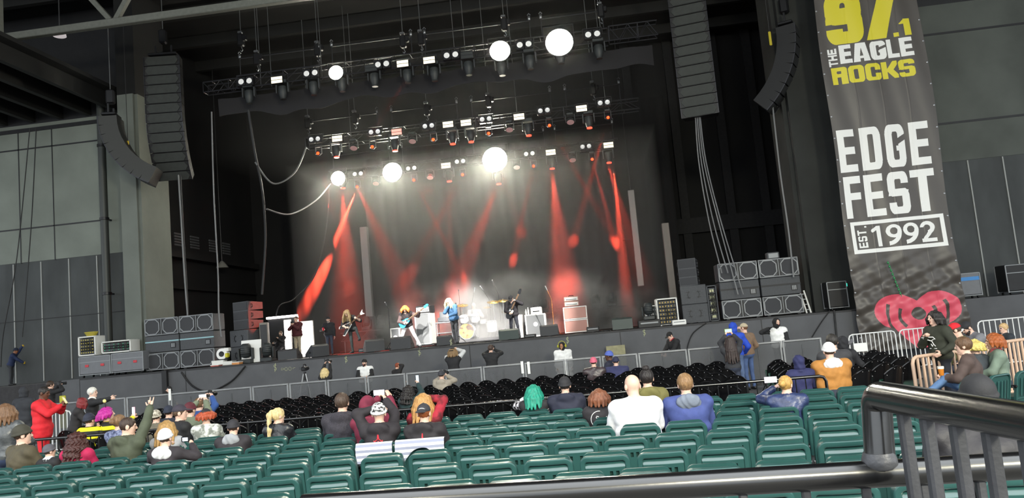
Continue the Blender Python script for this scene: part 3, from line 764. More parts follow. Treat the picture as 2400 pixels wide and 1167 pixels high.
def rig(proto,items,t,what,group,zoff=0,dy=0):
    Y=TD[t][0]+dy; items=sorted(items); n=len(items)
    for i,(px,py) in enumerate(items):
        p=at(px,py,Y); p.z+=zoff
        lab='%s, %s from the left on %s'%(what,ordn(i+1),TN[t])
        if not proto.get('_used'): proto['_used']=1; o=proto; o.location=p; o['label']=lab; o['group']=group
        else: o=dup(proto,p,None,lab,group)
DUO=proto_duo(1.0); DUO2=proto_duo(.9)
rig(DUO,[(577,192),(730,173),(897,152),(1058,130.5),(1229,106),(1389,82)],1,'twin round blinder light','twin blinder lights',dy=-.12)
rig(DUO2,[(739,327),(879,310),(1005,296),(1139,280),(1275,260),(1415,241.6)],2,'twin round blinder light','twin blinder lights',dy=-.12)
rig(DUO2,[(840,408),(965,395),(1079,379),(1241,361),(1373,344)],3,'twin round blinder light','twin blinder lights',dy=-.12)
ST=proto_strobe(m_strobe); SP=proto_strobe(m_strobep); SU=proto_strobe(m_head,'unlit_strobe_light')
rig(ST,[(651,189),(945,151),(1007,143)],1,'pale rectangular strobe light','rectangular strobe lights',dy=-.12)
rig(SU,[(871,161),(1095,131)],1,'unlit grey strobe light','unlit strobe lights',dy=-.12)
rig(ST,[(792,326),(1051,293),(1093,289),(1217,275),(1363,255.6)],2,'pale rectangular strobe light','rectangular strobe lights',dy=-.12)
rig(SP,[(931,310.5)],2,'pink glowing rectangular strobe light','pink strobe lights',dy=-.12)
rig(ST,[(1046,389),(1291,358),(1426,341)],3,'pale pinkish rectangular strobe light','rectangular strobe lights',dy=-.12)
HD=proto_head(m_head); HR=proto_head(m_redb,.98)
rig(HD,[(584,224),(663,214),(735,204),(802,196),(878,184),(955,176),(1018,171),(1098,157),(1176,158),(1242,143),(1314,130),(1403,118)],1,'dark moving head light hanging down','moving heads on the front truss',zoff=.42)
rig(HR,[(788,352),(925,337),(1060,321),(1103,316),(1238,301),(1380,283)],2,'moving head with red lens pointing down','moving heads on the middle truss',zoff=.40)
rig(HR,[(803,426),(1052,410),(1168,416),(1293,380),(1426,366)],3,'moving head with red lens pointing down','moving heads on the rear truss',zoff=.40)
BM=proto_beam(m_redl); DS=proto_disc()
BEAM2=[(747,359),(874,344),(1016.5,327),(1146,312.5),(1288,294),(1425,275.5)]
BEAM3=[(838.5,437.5),(971,421.5),(1085,409),(1251,389),(1388,373)]
rig(BM,BEAM2,2,'small glowing red beam light','red beam lights')
rig(BM,BEAM3,3,'small glowing red beam light','red beam lights')
rig(DS,[(829,346),(966.6,330),(1194,303),(1337,285)],2,'unlit wash light with pale pink face','unlit wash lights')
rig(DS,[(881,429),(1008,415),(1211,391),(1342,374)],3,'unlit wash light with pale pink face','unlit wash lights')
def lamp(name,kind,loc,energy,col,size=.1,aim=None,ang=60,blend=.3):
    l=D.lights.new(name,kind); l.energy=energy; l.color=col
    if kind=='SPOT': l.spot_size=R(ang); l.spot_blend=blend; l.shadow_soft_size=size
    elif kind=='POINT': l.shadow_soft_size=size
    elif kind=='AREA': l.shape='DISK'; l.size=size
    o=D.objects.new(name,l); COL.objects.link(o); o.location=loc
    if aim is not None: o.rotation_euler=(Vector(aim)-Vector(loc)).to_track_quat('-Z','Y').to_euler()
    return o
WARM=(1,.95,.82)
floods=[(788,171,1,.28,'smaller floodlight blazing white at the left half of the front truss',300),(1172,120,1,.39,'floodlight blazing white left of the very brightest one on the front truss',900),(1311,100,1,.52,'largest and brightest white floodlight, right half of the front truss',1600),
 (793,418,3,.34,'smallest white floodlight at the left end of the rear truss',400),(920,404,3,.46,'floodlight blazing white, second from the left on the rear truss',1000),(1160,374,3,.58,'brightest white floodlight in the middle of the rear truss',1500)]
for px,py,t,r,lab,en in floods:  # lens radii enlarged to take in the glare around each lamp
    p=at(px,py,TD[t][0]-.22); root=proto_flood(r); root.location=p; root['label']=lab; root['group']='lit floodlights'
    l=lamp('flood_lamp','SPOT',p+Vector((0,-.10,0)),en*FLOODK*(1.5 if t==1 else .45),WARM,.12,aim=p+Vector((0,-3,-2.6)),ang=165,blend=.5)
    l.parent=None
# red beams : each lamp aimed as the photograph shows it
def aimed(px,py,t,tx,ty,tY,en,ang):
    p=at(px,py,TD[t][0]-.15); q=at(tx,ty,tY)
    p=p+(q-p).normalized()*.30
    lamp('beam_lamp','SPOT',p,en,(1,.075,.035),.04,aim=q,ang=ang,blend=1.0)
CY=37.2
for b in ((747,359,2,792,560,CY,1500,5),(838.5,437.5,3,750,650,35.74,13000,9),(971,421.5,3,1085,650,CY,1500,6),(1085,409,3,960,640,CY,700,9),(1251,389,3,1205,600,CY,1300,6),
  (1388,373,3,1440,560,CY,1900,6),(1146,312.5,2,1220,540,CY,600,6),(1288,294,2,1440,560,CY,1500,5),(1425,275.5,2,1345,560,CY,2000,5),(1016.5,327,2,1005,450,CY,400,6),(874,344,2,800,560,36,400,6)): aimed(*b[:6],b[6]*BEAMK,b[7])
for px,py,tx,ty,en in ((1293,397,1310,700,900),(1437,384,1471,720,5000),(803,455,805,720,1000),(1052,428,1060,690,500)): aimed(px,py,3,tx,ty,36.7,en*BEAMK,8)
lamp('side_wash_lamp','SPOT',at(955,182,27.6),9000,(1,.09,.04),.05,aim=at(593,745,27.6),ang=5,blend=.4)
for px,py,tx,ty,tY,en,an in ((803,450,815,700,31.5,9000,17),(1293,400,1330,715,31.8,8000,17),(1168,430,1075,660,32.0,9000,13),(838,440,950,680,32.0,5000,14),(1426,390,1530,735,29.0,5000,9)):
    lamp('red_wash_lamp','SPOT',at(px,py,34.5),en*WASHK,(1,.085,.05),.05,aim=at(tx,ty,tY),ang=an,blend=1.0)
# white key lamps added unseen above the seats to brighten the band
for (sx,sy,sz),(tx,ty,tY),en,an in (((-1.5,13.5,15.6),(1115,750,30.8),2600,9),((-9,13.5,15.6),(1050,740,28.4),900,7),((2,13.5,15.6),(1200,740,28.4),500,7),((-12,13.5,15.6),(950,755,28.4),900,7),((5,13.5,15.6),(1260,755,29.6),900,8),((-14,13.5,15.6),(820,770,28.3),500,7),((-4,13.5,15.6),(1000,760,29.3),900,8)):
    lamp('band_key_lamp','SPOT',Vector((sx,sy,sz)),en*KEYK,(1,.96,.90),.1,aim=at(tx,ty,tY),ang=an,blend=.7)
# border cloth below the front truss
mb=MB(); vs=[];fs=[]; N=120
for i in range(N+1):
    x=-14.2+17.3*i/N; top=12.25; bot=11.55+.09*math.sin(x*1.3)+.06*math.sin(x*2.9+1)-.12*max(0,math.sin((x+14)*.55))
    for s_,(yy) in enumerate((28.75,28.72)):
        vs+= [(x,yy+.05*math.sin(x*5),top),(x,yy+.09*math.sin(x*4.2),bot)]
for i in range(N):
    a=4*i; fs+=[(a,a+4,a+5,a+1),(a+2,a+3,a+7,a+6),(a+1,a+5,a+7,a+3),(a,a+2,a+6,a+4)]
mb.add(vs,fs); o=mb.build('border_cloth',mat('border_cloth_black','2a292c',.95),smooth=50,fix=False); tag(o,'black border cloth swagging below the front lighting truss','curtain')
# chain hoists
m_chain=mat('hoist_chain','77797b',.4,.6)
def hoist(p,label,zt=16.4,body=True):
    root=empty('chain_hoist',loc=p,label=label,cat='hoist')
    MB().tube([(0,0,.3),(0,0,zt-p.z)],.014,5).build('chain',m_chain,root)
    MB().bbox((0,0,0),(.24,.28,.5),.05).bbox((.16,0,.08),(.14,.2,.22),.03).build('motor_body',M_BLKMET,root,smooth=35)
    MB().tube([(0,0,-.25),(.02,0,-.33),(.05,0,-.40),(0,0,-.46),(-.04,0,-.40)],.016,6).build('hook',M_ALU,root,smooth=50)
    MB().bbox((-.02,0,.33),(.18,.16,.10),.02).build('chain_guide',M_ALU,root,smooth=35)
    return root
for i,(px,py,Y,s) in enumerate(((565,95,28.1,'highest at the far left'),(603,140,28.1,'beside the left end of the front truss'),(745,118,28.2,'above the third blinder gap'),(945,98,28.1,'left of the centre strobes'),(987,92,28.2,'right of the centre strobes'),(1182,58,28.1,'over the second brightest floodlight'),(1408,28,28.1,'at the right end'))):
    hoist(at(px,py,Y),'dark chain hoist above the front truss, '+s)
for i,(px,py,Y,s) in enumerate(((722,290,31.6,'left end'),(832,278,31.6,'left quarter'),(1000,258,31.6,'centre left'),(1145,238,31.6,'centre right'),(1390,210,31.6,'right end'))):
    hoist(at(px,py,Y),'dark chain hoist above the middle truss, '+s)
# thin suspension wires
for i,(px,py,Y) in enumerate(((600,0,28.1),(625,0,28.3),(743,0,28.1),(800,0,31.6),(1055,0,28.3),(1080,0,28.3),(1187,0,31.6),(1400,0,28.2),(1400,60,31.6))):
    p=at(px,py,Y); o=MB().tube([(0,0,0),(0,0,4.6 if Y<30 else 5.9)],.012,5).build('suspension_wire',m_chain,None,loc=(p.x,Y,12.35 if Y<30 else 10.9))
    tag(o,'thin steel suspension wire above the lighting trusses','wire','suspension wires')
# line arrays
m_arr=mat('array_grille','353836',.7,var=.1,scale=6,bump=.3,bscale=160); m_arrs=mat('array_side','1b1b1d',.55)
def array(name,label,pts,w_,dep,rz,m_front=m_arr,m_side=m_arrs):
    # pts : list of (y,z) of front-face joints in the array's own frame, top to bottom
    p0=pts[0]; base=empty(name,loc=p0,rz=rz,label=label,cat='loudspeaker array')
    # local profile
    y=0;z=0
    for i in range(len(pts)-1):
        a=Vector(pts[i])-Vector(p0); b=Vector(pts[i+1])-Vector(p0)
        a=Vector((0,a.y,a.z)); b=Vector((0,b.y,b.z))
        d=(b-a); L=d.length; dn=d/L; nrm=Vector((0,-dn.z*-1,dn.y*-1)); nrm=Vector((0,dn.z,-dn.y))
        if nrm.y>0: nrm=-nrm   # outward to the audience
        back=-nrm
        a2=a+dn*.012; b2=b-dn*.012
        shr=.90
        vs=[]
        for q in (a2,b2):
            for sx,k,dd in ((-1,1,0),(1,1,0),(1,shr,dep),(-1,shr,dep)): vs.append(q+Vector((sx*w_/2*k,0,0))+back*dd)
        c=MB().mi(1).add(vs,[(0,1,2,3),(7,6,5,4),(1,5,6,2),(2,6,7,3),(3,7,4,0)])
        # front face : hexagonal grille with notched corners
        h=L-.024; xs=w_/2
        def fp(x,t,o): return a2+dn*(t*h)+Vector((x,0,0))+nrm*o
        c.mi(1).add([fp(-xs,0,0),fp(xs,0,0),fp(xs,1,0),fp(-xs,1,0)],[(0,1,2,3)])
        nt=.16
        hexa=[(-xs+nt,.04),(xs-nt,.04),(xs-.05,.5),(xs-nt,.96),(-xs+nt,.96),(-xs+.05,.5)]
        c.mi(0).add([fp(x,t,.03) for x,t in hexa]+[fp(x,t,0) for x,t in hexa],[(0,1,2,3,4,5)]+[(k,6+k,6+(k+1)%6,(k+1)%6) for k in range(6)])
        for sx in (-1,1): c.mi(2).add([fp(sx*(xs-.012),0,.035),fp(sx*(xs+.012),0,.035),fp(sx*(xs+.012),1,.035),fp(sx*(xs-.012),1,.035),fp(sx*(xs-.012),0,0),fp(sx*(xs+.012),0,0),fp(sx*(xs+.012),1,0),fp(sx*(xs-.012),1,0)],[(0,1,2,3),(0,4,5,1),(2,6,7,3),(0,3,7,4),(1,5,6,2)])
        c.build('cabinet',[m_front,m_side,m_trussd],base)
    MB().bbox((0,dep*.5,.12),(w_*.8,dep*.8,.10),.02).bar((-.3,dep*.5,.1),(-.3,dep*.5,.5),.06).bar((.3,dep*.5,.1),(.3,dep*.5,.5),.06).build('fly_frame',M_BLKMET,base,smooth=35)
    MB().bbox((0,dep*.5,.85),(.26,.3,.55),.05).build('hoist_motor',M_BLKMET,base,smooth=35)
    MB().tube([(0,dep*.5,1.1),(0,dep*.5,4)],.016,6).build('chain',m_chain,base)
    return base
def prof(p0,n,step,ang0,dang,start=0):
    pts=[Vector(p0)]; a=R(ang0)
    for i in range(n):
        pts.append(pts[-1]+Vector((0,math.sin(a),-math.cos(a)))*step); a+=R(dang(i))
    return pts
pL=at(378,131,27.0); array('line_array','tall hanging line array left of the stage, curling back at its foot',prof(pL,13,.375,0,lambda i:0 if i<5 else 4.5),1.34,.5,R(9))
pR=at(1602,-60,27.0); array('line_array','tall straight hanging line array right of the lighting trusses',prof(pR,14,.372,0,lambda i:0 if i<11 else 1.5),1.28,.7,R(-12))
pS=at(240,280,26.2); array('side_line_array','curved hanging line array at the far left in front of the pale wall',prof(pS,9,.36,3,lambda i:7.5),.95,.62,R(-74),MATS['speaker_grille'],mat('array_side_grey','333433',.6))
pQ=at(1866,62,27.2); array('side_line_array','curved dark line array hanging beside the tall banner',prof(pQ,9,.36,0,lambda i:6.0),1.0,.62,R(66),mat('array_grille_dark','232426',.75,bump=.3,bscale=160))
for nm,px,py,c_,lab in (('hoist_strap',300,345,'cfae1d','yellow strap hanging beside the curved left array'),('hoist_strap',1805,90,'b5a51e','yellow strap on the hoist above the dark right array')):
    p=at(px,py,26.6); o=MB().mi(0).bbox((0,0,0),(.09,.05,.5),.02).mi(1).tube([(0,0,.24),(0,0,16.45-p.z)],.012,5).build(nm,[mat('yellow_strap_'+nm+str(px),c_,.6),M_CABLE],None,loc=p); tag(o,lab,'strap')
# house truss beam at the upper left
mb=MB(); root=empty('roof_girder',loc=(-15,24,13.75),label='grey steel roof girder with diagonal braces crossing the upper left corner',cat='girder')
m_gird=mat('grey_girder_paint','6a6c66',.6,var=.12)
MB().bbox((0,0,0),(22,.22,.26),.02).build('bottom_chord',m_gird,root,smooth=35)
for xa,xb in ((-4.75,-4.75),(-2.6,-.6),(1.2,-.4),(3.1,4.6),(4.75,4.75)): MB().bar((xa,0,2.6 if xa!=xb else 0) if xa!=xb else (xa,0,0),(xb,0,.1 if xa!=xb else 2.6),.16).build('brace',m_gird,root)
p=at(140,85,25); o=empty('bay_light',loc=p,label='pale dome lamp under the roof near the upper left corner',cat='lamp'); MB().lathe([(.22,0),(.20,.1),(.07,.22),(.05,.3)],16).build('shade',mat('bay_light_shade','b9b3b1',.4,emit='d8cfd0',es=.25),o,smooth=50); MB().tube([(0,0,.3),(0,0,1.9)],.02,6).build('stem',M_STEEL,o)
# pipe up the left wing wall
o=empty('drain_pipe',loc=(-19.12,28.5,STAGE),label='tall dark drain pipe running up beside the left column',cat='pipe')
MB().tube([(0,0,0),(0,0,11.2)],.15,14).build('pipe',mat('dark_pipe','3f4240',.5,.2),o,smooth=60)
for z in (3.2,6.2,9.2): MB().lathe([(.15,-.06),(.18,-.05),(.18,.05),(.15,.06)],14,(0,0,z)).bar((0,0,z),(0,.44,z),.06).build('pipe_bracket',M_BLKMET,o,smooth=40)
# hanging cables
def hang(pts,r,m,label,name='hanging_cable',n=6,group=None):
    # smooth polyline through world points
    P=[Vector(p) for p in pts]; out=[]
    for i in range(len(P)-1):
        a=P[max(i-1,0)];b=P[i];c=P[i+1];d=P[min(i+2,len(P)-1)]
        for k in range(8):
            t=k/8; out.append(.5*((2*b)+(c-a)*t+(2*a-5*b+4*c-d)*t*t+(-a+3*b-3*c+d)*t**3))
    out.append(P[-1]); o0=out[0].copy()
    o=MB().tube([q-o0 for q in out],r,n).build(name,m,None,loc=o0,smooth=60); tag(o,label,'cable',group); return o
hang([at(418,410,27.4),at(425,520,27.4),at(432,640,27.4),at(440,742,27.4)],.03,M_CABLEG,'thick grey cable bundle dropping from the left line array to the speaker stack')
hang([at(423,410,27.5),at(429,530,27.45),at(436,640,27.5),at(441,744,27.4)],.03,M_CABLE,'dark cable beside the grey bundle under the left line array')
hang([at(496,262,27.7),at(501,450,27.8),at(511,640,27.6),at(513,735,27.4),at(519,790,27.0)],.028,M_CABLEG,'single grey cable falling from the left truss stub to the stage')
hang([at(582,258,28.4),at(598,360,28.6),at(615,450,29),at(622,560,29.4),at(614,690,29.6)],.05,M_CABLE,'heavy dark cable loom hanging left of the lighting trusses')
hang([at(598,380,28.6),at(640,430,29.4),at(690,405,30.4),at(718,345,31.5)],.035,M_CABLEG,'upper grey cable swag looping to the middle truss')
hang([at(625,490,29.2),at(680,502,31),at(740,470,33.5),at(775,430,35)],.035,M_CABLEG,'lower grey cable swag looping to the rear truss')
hang([at(772,440,35),at(765,530,34.4),at(740,640,33.4),at(690,700,32),at(650,726,31),Vector((at(640,760,30.6).x,30.6,STAGE+.02))],.03,M_CABLE,'dark cable with tape bands curving down to the left side stage')
for k,(x0,x1,x2) in enumerate(((1630,1662,1692),(1634,1672,1706),(1638,1684,1730),(1641,1690,1742))):
    hang([at(x0,275,27.3),at(x0+8+k*2,380,27.2),at(x1,520,27.0),at(x2,690 if k>1 else 640,26.8)],.022,M_CABLEG,'long cable slanting from the right line array to the speaker stack',group='right array feed cables')
hang([at(1811,250,27.5),at(1828,400,27.3),at(1848,540,27.2),at(1860,650,26.9)],.028,M_CABLEG,'straight grey cable below the dark right array')
hang([at(70,300,28.4),at(40,600,28.6),at(8,780,28.6),at(2,860,28.6)],.02,M_CABLE,'thin dark rope at the far left wall',name='rope')
hang([at(85,300,28.5),at(75,500,28.4),at(60,700,28.3),at(52,790,28.2)],.02,M_CABLE,'thin dark rope held by the worker at the left wall',name='rope')

# ---------------------------------------------------------------- stage gear
S0=STAGE
m_lgrey=mat('cabinet_edge_grey','8c8f92',.5,.2); m_wtrim=mat('white_trim','e2e2de',.5)
m_red=mat('red_latch','c0323c',.4); m_tape=mat('blue_tape','8fb7bf',.5)
def sub_oct(loc,label,rz=0,w_=1.32,h=.62,d=.9):
    root=empty('subwoofer',loc=loc,rz=rz,label=label,cat='loudspeaker')
    MB().bbox((0,d/2,h/2),(w_,d,h),.02).build('cabinet',M_CASE,root,smooth=35)
    for sx in (-1,1):
        cx=sx*w_*.265; a,b,c=w_*.205,h*.43,.13
        oc=[(-a+c,-b),(a-c,-b),(a,-b+c),(a,b-c),(a-c,b),(-a+c,b),(-a,b-c),(-a,-b+c)]
        MB().prism(oc,lambda u,v,t:(cx+u,-.004-t,h/2+v),0,.02).build('grille',M_GRILLE,root)
        mb=MB()
        for (u0,v0),(u1,v1) in zip(oc,oc[1:]+oc[:1]): mb.bar((cx+u0,-.026,h/2+v0),(cx+u1,-.026,h/2+v1),.03)
        mb.build('grille_rim',m_lgrey,root)
    MB().bb((-w_*.055,-.012,.04),(w_*.055,-.002,h-.04)).build('port',M_BLACK,root)
    MB().bbox((0,-.018,h/2),(.022,.02,h-.06),.004).build('port_bar',m_lgrey,root)
    mb=MB()
    for x,z in ((-w_/2+.012,h/2),(w_/2-.012,h/2)): mb.bb((x-.012,-.012,.01),(x+.012,-.001,h-.01))
    for z in (.012,h-.012): mb.bb((-w_/2,-.012,z-.012),(w_/2,-.001,z+.012))
    mb.build('edge_trim',m_lgrey,root)
    return root
def sub_back(loc,label,rz=0,w_=1.32,h=.62,d=.9,tape=False):
    root=empty('subwoofer',loc=loc,rz=rz,label=label,cat='loudspeaker')
    MB().bbox((0,d/2,h/2),(w_,d,h),.02).build('cabinet',M_CASE,root,smooth=35)
    MB().bbox((w_*.33,-.008,h*.36),(.20,.02,.20),.004).build('connector_plate',M_BLKMET,root,smooth=35)
    mb=MB()
    for k in (-1,0,1): mb.bb((w_*.33-.07+.05*(k+1),-.024,h*.36-.07),(w_*.33-.04+.05*(k+1),-.018,h*.36+.07))
    mb.build('socket',m_lgrey,root)
    if tape: MB().bb((-w_/2,-.006,h*.60),(w_/2,-.001,h*.60+.045)).build('tape_strip',m_tape,root)
    else: MB().bb((-w_/2,-.008,h*.52),(w_/2,-.001,h*.52+.06)).build('strap',M_BLACK,root)
    return root
for sd,xs in (('left',(-16.08,-14.72)),('right',(4.95,6.32))):
    for ci,x in enumerate(xs):
        cn=('outer','inner')[ci] if sd=='left' else ('inner','outer')[ci]
        for r_,(rn) in enumerate(('bottom','middle','top')):
            lab='%s subwoofer of the %s column in the %s speaker stack, %s'%(rn,cn,'stage-left' if sd=='left' else 'stage-right', 'plain grey back with connector plate' if r_==1 else 'two eight-sided grilles')
            lab='%s speaker in the %s column of the %s stack, %s'%(rn,cn,'large left' if sd=='left' else 'large right','plain side out' if r_==1 else 'eight-sided grilles')
            z=S0+.05+.64*r_
            if r_==1: sub_back((x,27.1,z),lab,tape=sd=='left')
            else: sub_oct((x,27.1,z),lab)
        mb=MB()
        for sx in (-.5,.5): mb.bbox((x+sx,27.5,S0+.025),(.12,.8,.05),.01)
        o=mb.build('skid_board',M_BLACK,None,smooth=35); tag(o,'dark skid boards under the %s column of the large %s stack'%(cn,sd),'skid')
# flight cases, racks at the far left
def case(name,loc,d,label,m,cat='case',rz=0,latch=True,feet=True):
    root=empty(name,loc=loc,rz=rz,label=label,cat=cat)
    MB().bbox((0,0,d[2]/2+.06),(d[0],d[1],d[2]-.12),.02).build('body',m,root,smooth=35)
    mb=MB(); hx,hy=d[0]/2,d[1]/2
    for sx in (-1,1):
        for sy in (-1,1): mb.bar((sx*hx,sy*hy,.08),(sx*hx,sy*hy,d[2]-.02),.03)
    for z in (.10,d[2]*.72,d[2]-.02):
        for sy in (-1,1): mb.bar((-hx,sy*hy,z),(hx,sy*hy,z),.026)
    mb.build('edge_trim',m_lgrey,root)
    if latch:
        for sx in (-.5,.5): MB().bbox((sx*hx,-hy-.012,d[2]*.55),(.14,.02,.09),.006).build('latch',m_red,root,smooth=35)
    if feet:
        for sx in (-1,1):
            for sy in (-1,1): MB().lathe([(.045,-.02),(.05,0),(.045,.02)],10,(sx*(hx-.1),sy*(hy-.1),.045),(1,0,0)).build('caster',M_BLKMET,root,smooth=40)
    return root
m_case2=mat('grey_flight_case','6f7176',.55,var=.06)
case('flight_case',(-18.5,27.08,S0),(1.22,.75,.78),'grey flight case with red latches at the far left end of the stage',m_case2)
case('flight_case',(-17.22,27.08,S0),(1.22,.75,.80),'grey flight case with red latches next to the large left stack',m_case2)
struct(MB().bb((-19.3,26.0,0),(-18.62,29,S0-.01)).build('floor_left_step',M_FASCIA))
def rack(loc,w_,d,h,label,frame_m,rows,cols,name='equipment_rack'):
    root=empty(name,loc=loc,label=label,cat='equipment rack')
    mb=MB()
    for sx in (-1,1): mb.bbox((sx*(w_/2-.02),0,h/2),(.05,d,h),.01)
    mb.bbox((0,0,h-.02),(w_,d,.05),.01).bbox((0,0,.025),(w_,d,.05),.01).bb((-w_/2+.04,d/2-.03,.04),(w_/2-.04,d/2,h-.04))
    mb.build('frame',frame_m,root,smooth=35)
    for i in range(rows):
        z=.07+(h-.14)*i/rows; hh=(h-.14)/rows-.015
        u=MB().bbox((0,0,z+hh/2),(w_-.12,d-.08,hh),.006).build('rack_unit',M_BLKMET if i%2 else M_CASE,root,smooth=35)
        mb=MB()
        for c in range(6): 
            x=-w_/2+.12+(w_-.24)*c/5; mb.bbox((x,-d/2+.03,z+hh/2),(.035,.02,hh*.45),.004)
        mb.build('connector',mat('rack_connector_'+cols,cols,.4),u,smooth=35)
    mb=MB()
    for k in range(7):
        x=-w_/2+.1+(w_-.2)*random.random(); z1=h*random.uniform(.5,.9); z2=h*random.uniform(.08,.4)
        mb.tube([(x,-d/2+.02,z1),(x+.05,-d/2-.06,(z1+z2)/2),(x+random.uniform(-.12,.12),-d/2+.0,z2)],.010,5)
    mb.build('patch_cable',mat('patch_cable_black','2b2c22',.6),root,smooth=60)
    return root
rack((-18.85,27.08,S0+.80),.68,.6,.72,'tall narrow power rack with yellow cables on the far left flight case',m_wtrim,5,'b9a63a')
rack((-17.7,27.08,S0+.82),1.15,.6,.44,'wide rack with green lamps on the far left flight cases',m_wtrim,3,'2c9c6c')
for k,(x,z) in enumerate(((-18.85,S0+1.55),)):
    mb=MB(); 
    for a in range(5):
        r_=.16+.02*a; mb.tube([(x+r_*math.cos(t*.5),27.08+.8*r_*math.sin(t*.5),z+.03*a) for t in range(13)],.02,6)
    o=mb.build('cable_coil',mat('yellow_cable','a89a2e',.5),None,smooth=60); tag(o,'coil of yellow cable lying on the tall narrow rack','cable')
# small fill speaker stacks
def wedge_cab(loc,w_,h,d,label,tilt=0,rz=0,name='fill_speaker'):
    root=empty(name,loc=loc,rz=rz,label=label,cat='loudspeaker')
    pf=[(0,0),(d,h*.12),(d,h*.88),(0,h)]
    MB().prism(pf,lambda u,v,t:(t,u,v),-w_/2,w_/2).build('cabinet',M_CASE,root)
    MB().bb((-w_/2+.03,-.02,.03),(w_/2-.03,-.001,h-.03)).build('grille',M_GRILLE,root)
    for sx in (-1,1): MB().tube([(sx*(w_/2),.15,h*.3),(sx*(w_/2+.05),.18,h*.35),(sx*(w_/2+.05),.18,h*.65),(sx*(w_/2),.15,h*.7)],.016,6).build('handle',M_BLKMET,root,smooth=50)
    return root
def x_cab(loc,w_,h,d,label,rz=0):
    root=empty('fill_subwoofer',loc=loc,rz=rz,label=label,cat='loudspeaker')
    MB().bbox((0,d/2,h/2),(w_,d,h),.02).build('cabinet',M_CASE,root,smooth=35)
    for sx in (-1,1):
        mb=MB(); x=sx*w_*.2
        mb.bar((x-.03*sx,-.008,h*.30),(x+.03*sx,-.008,h*.5),.03,.012).bar((x+.03*sx,-.008,h*.5),(x-.03*sx,-.008,h*.70),.03,.012).bar((x-.07,-.008,h*.36),(x+.07,-.008,h*.36),.025,.012).bar((x-.07,-.008,h*.64),(x+.07,-.008,h*.64),.025,.012)
        mb.build('handle_recess',M_BLACK,root)
    return root
zb=S0
for i,(h,kind) in enumerate(((.62,'x'),(.62,'x'),(.02,'n'),(.34,'w'),(.34,'w'),(.34,'w'))):
    if kind=='x': x_cab((-13.2,27.3,zb),.9,h,.9,'%s square subwoofer below the left fill speakers'%('lower','upper')[i],rz=R(-20))
    elif kind=='w': wedge_cab((-13.1,27.35,zb),.75,h,.75,'%s small fill speaker on the square left subwoofers, side lit red'%{3:'lowest',4:'middle',5:'topmost'}[i],rz=R(-20))
    zb+=h
zb=S0
for i,(h,kind) in enumerate(((.66,'x'),(.66,'x'),(.0,'n'),(.30,'w'),(.30,'w'),(.34,'w'))):
    if kind=='x': x_cab((3.4,27.3,zb),.88,h,.9,'%s square subwoofer below the right fill speakers'%('lower','upper')[i],rz=R(-6))
    elif kind=='w': wedge_cab((3.28,27.35,zb),.62,h,.7,'%s small fill speaker on the square right subwoofers'%{3:'lowest',4:'middle',5:'topmost'}[i],rz=R(-14))
    zb+=h
# monitor wedges
def wedge(px,py,Y,w_,label,rz=0,m=None,h=.38):
    p=at(px,py,Y); root=empty('monitor_wedge',loc=(p.x,Y,S0),rz=rz,label=label,cat='monitor speaker')
    d=.55; pf=[(0,0),(d,0),(d,h),(d-.16,h),(0,.08)]
    # sloping face looks back at the band; blunt back toward the audience
    pf=[(0,.02),(0,h*.86),(.10,h),(d,.14),(d,.02)]
    MB().prism(pf,lambda u,v,t:(t,u,v),-w_/2,w_/2).build('cabinet',m or mat('wedge_black','3a3b3e',.6,bump=.1,bscale=150),root)
    sl=[(.125,h-.01),(d-.03,.155)]
    MB().add([(-w_/2+.04,sl[0][0],sl[0][1]+.012),(w_/2-.04,sl[0][0],sl[0][1]+.012),(w_/2-.04,sl[1][0],sl[1][1]+.012),(-w_/2+.04,sl[1][0],sl[1][1]+.012),(-w_/2+.04,sl[0][0],sl[0][1]-.01),(w_/2-.04,sl[0][0],sl[0][1]-.01),(w_/2-.04,sl[1][0],sl[1][1]-.01),(-w_/2+.04,sl[1][0],sl[1][1]-.01)],[(0,1,2,3),(4,7,6,5),(0,4,5,1),(1,5,6,2),(2,6,7,3),(3,7,4,0)]).build('grille',M_GRILLE,root)
    for sx in (-1,1): MB().bbox((sx*w_/2,d*.35,h*.4),(.012,.16,.06),.004).build('handle',M_BLACK,root,smooth=35)
    return root
wedge(674,845,26.5,.70,'dark monitor wedge lowest on the left, below the seated man')
wedge(753,833,26.7,.66,'dark monitor wedge turned sideways beside the long-haired guitarist',rz=R(50),h=.45)
wedge(880,820,26.9,.68,'dark monitor wedge turned half sideways in front of the bass player',rz=R(28),h=.45)
wedge(940,819,26.9,.72,'square black monitor wedge at the bass player\'s feet',h=.46)
wedge(1041,802,27.0,.54,'small dark monitor wedge left of the singer\'s feet',h=.36)
wedge(1193,795,26.7,.70,'greenish black monitor wedge before the guitarist in the black cap',m=mat('wedge_green_black','2c3a38',.4))
wedge(1287,780,27.3,.64,'dark monitor wedge in front of the white-framed guitar cabinet',h=.40)
wedge(1460,770,26.9,.70,'dark monitor wedge farthest to the right on the stage edge',m=MATS['wedge_green_black'],h=.42)
def lowbox(px,py,Y,d,label,m=M_BLACK,name='power_box',cat='box'):
    p=at(px,py,Y); root=empty(name,loc=(p.x,Y,S0),label=label,cat=cat)
    MB().bbox((0,d[1]/2,d[2]/2),d,.015).build('body',m,root,smooth=35)
    MB().bbox((0,-.004,d[2]*.6),(d[0]*.8,.012,d[2]*.2),.003).build('front_strip',m_lgrey,root,smooth=35); return root
lowbox(1241,782,27.2,(.42,.3,.13),'low black pedal box beside the guitarist in the black cap')
lowbox(1389,768,27.2,(.44,.3,.20),'low black box in front of the red-lit amplifier stack')
lowbox(742,832,27.0,(.40,.4,.20),'low grey effects tray left of the sideways wedge',M_CASE)
lowbox(852,818,27.4,(.40,.3,.16),'low grey pedal tray behind the long-haired guitarist',M_CASE)
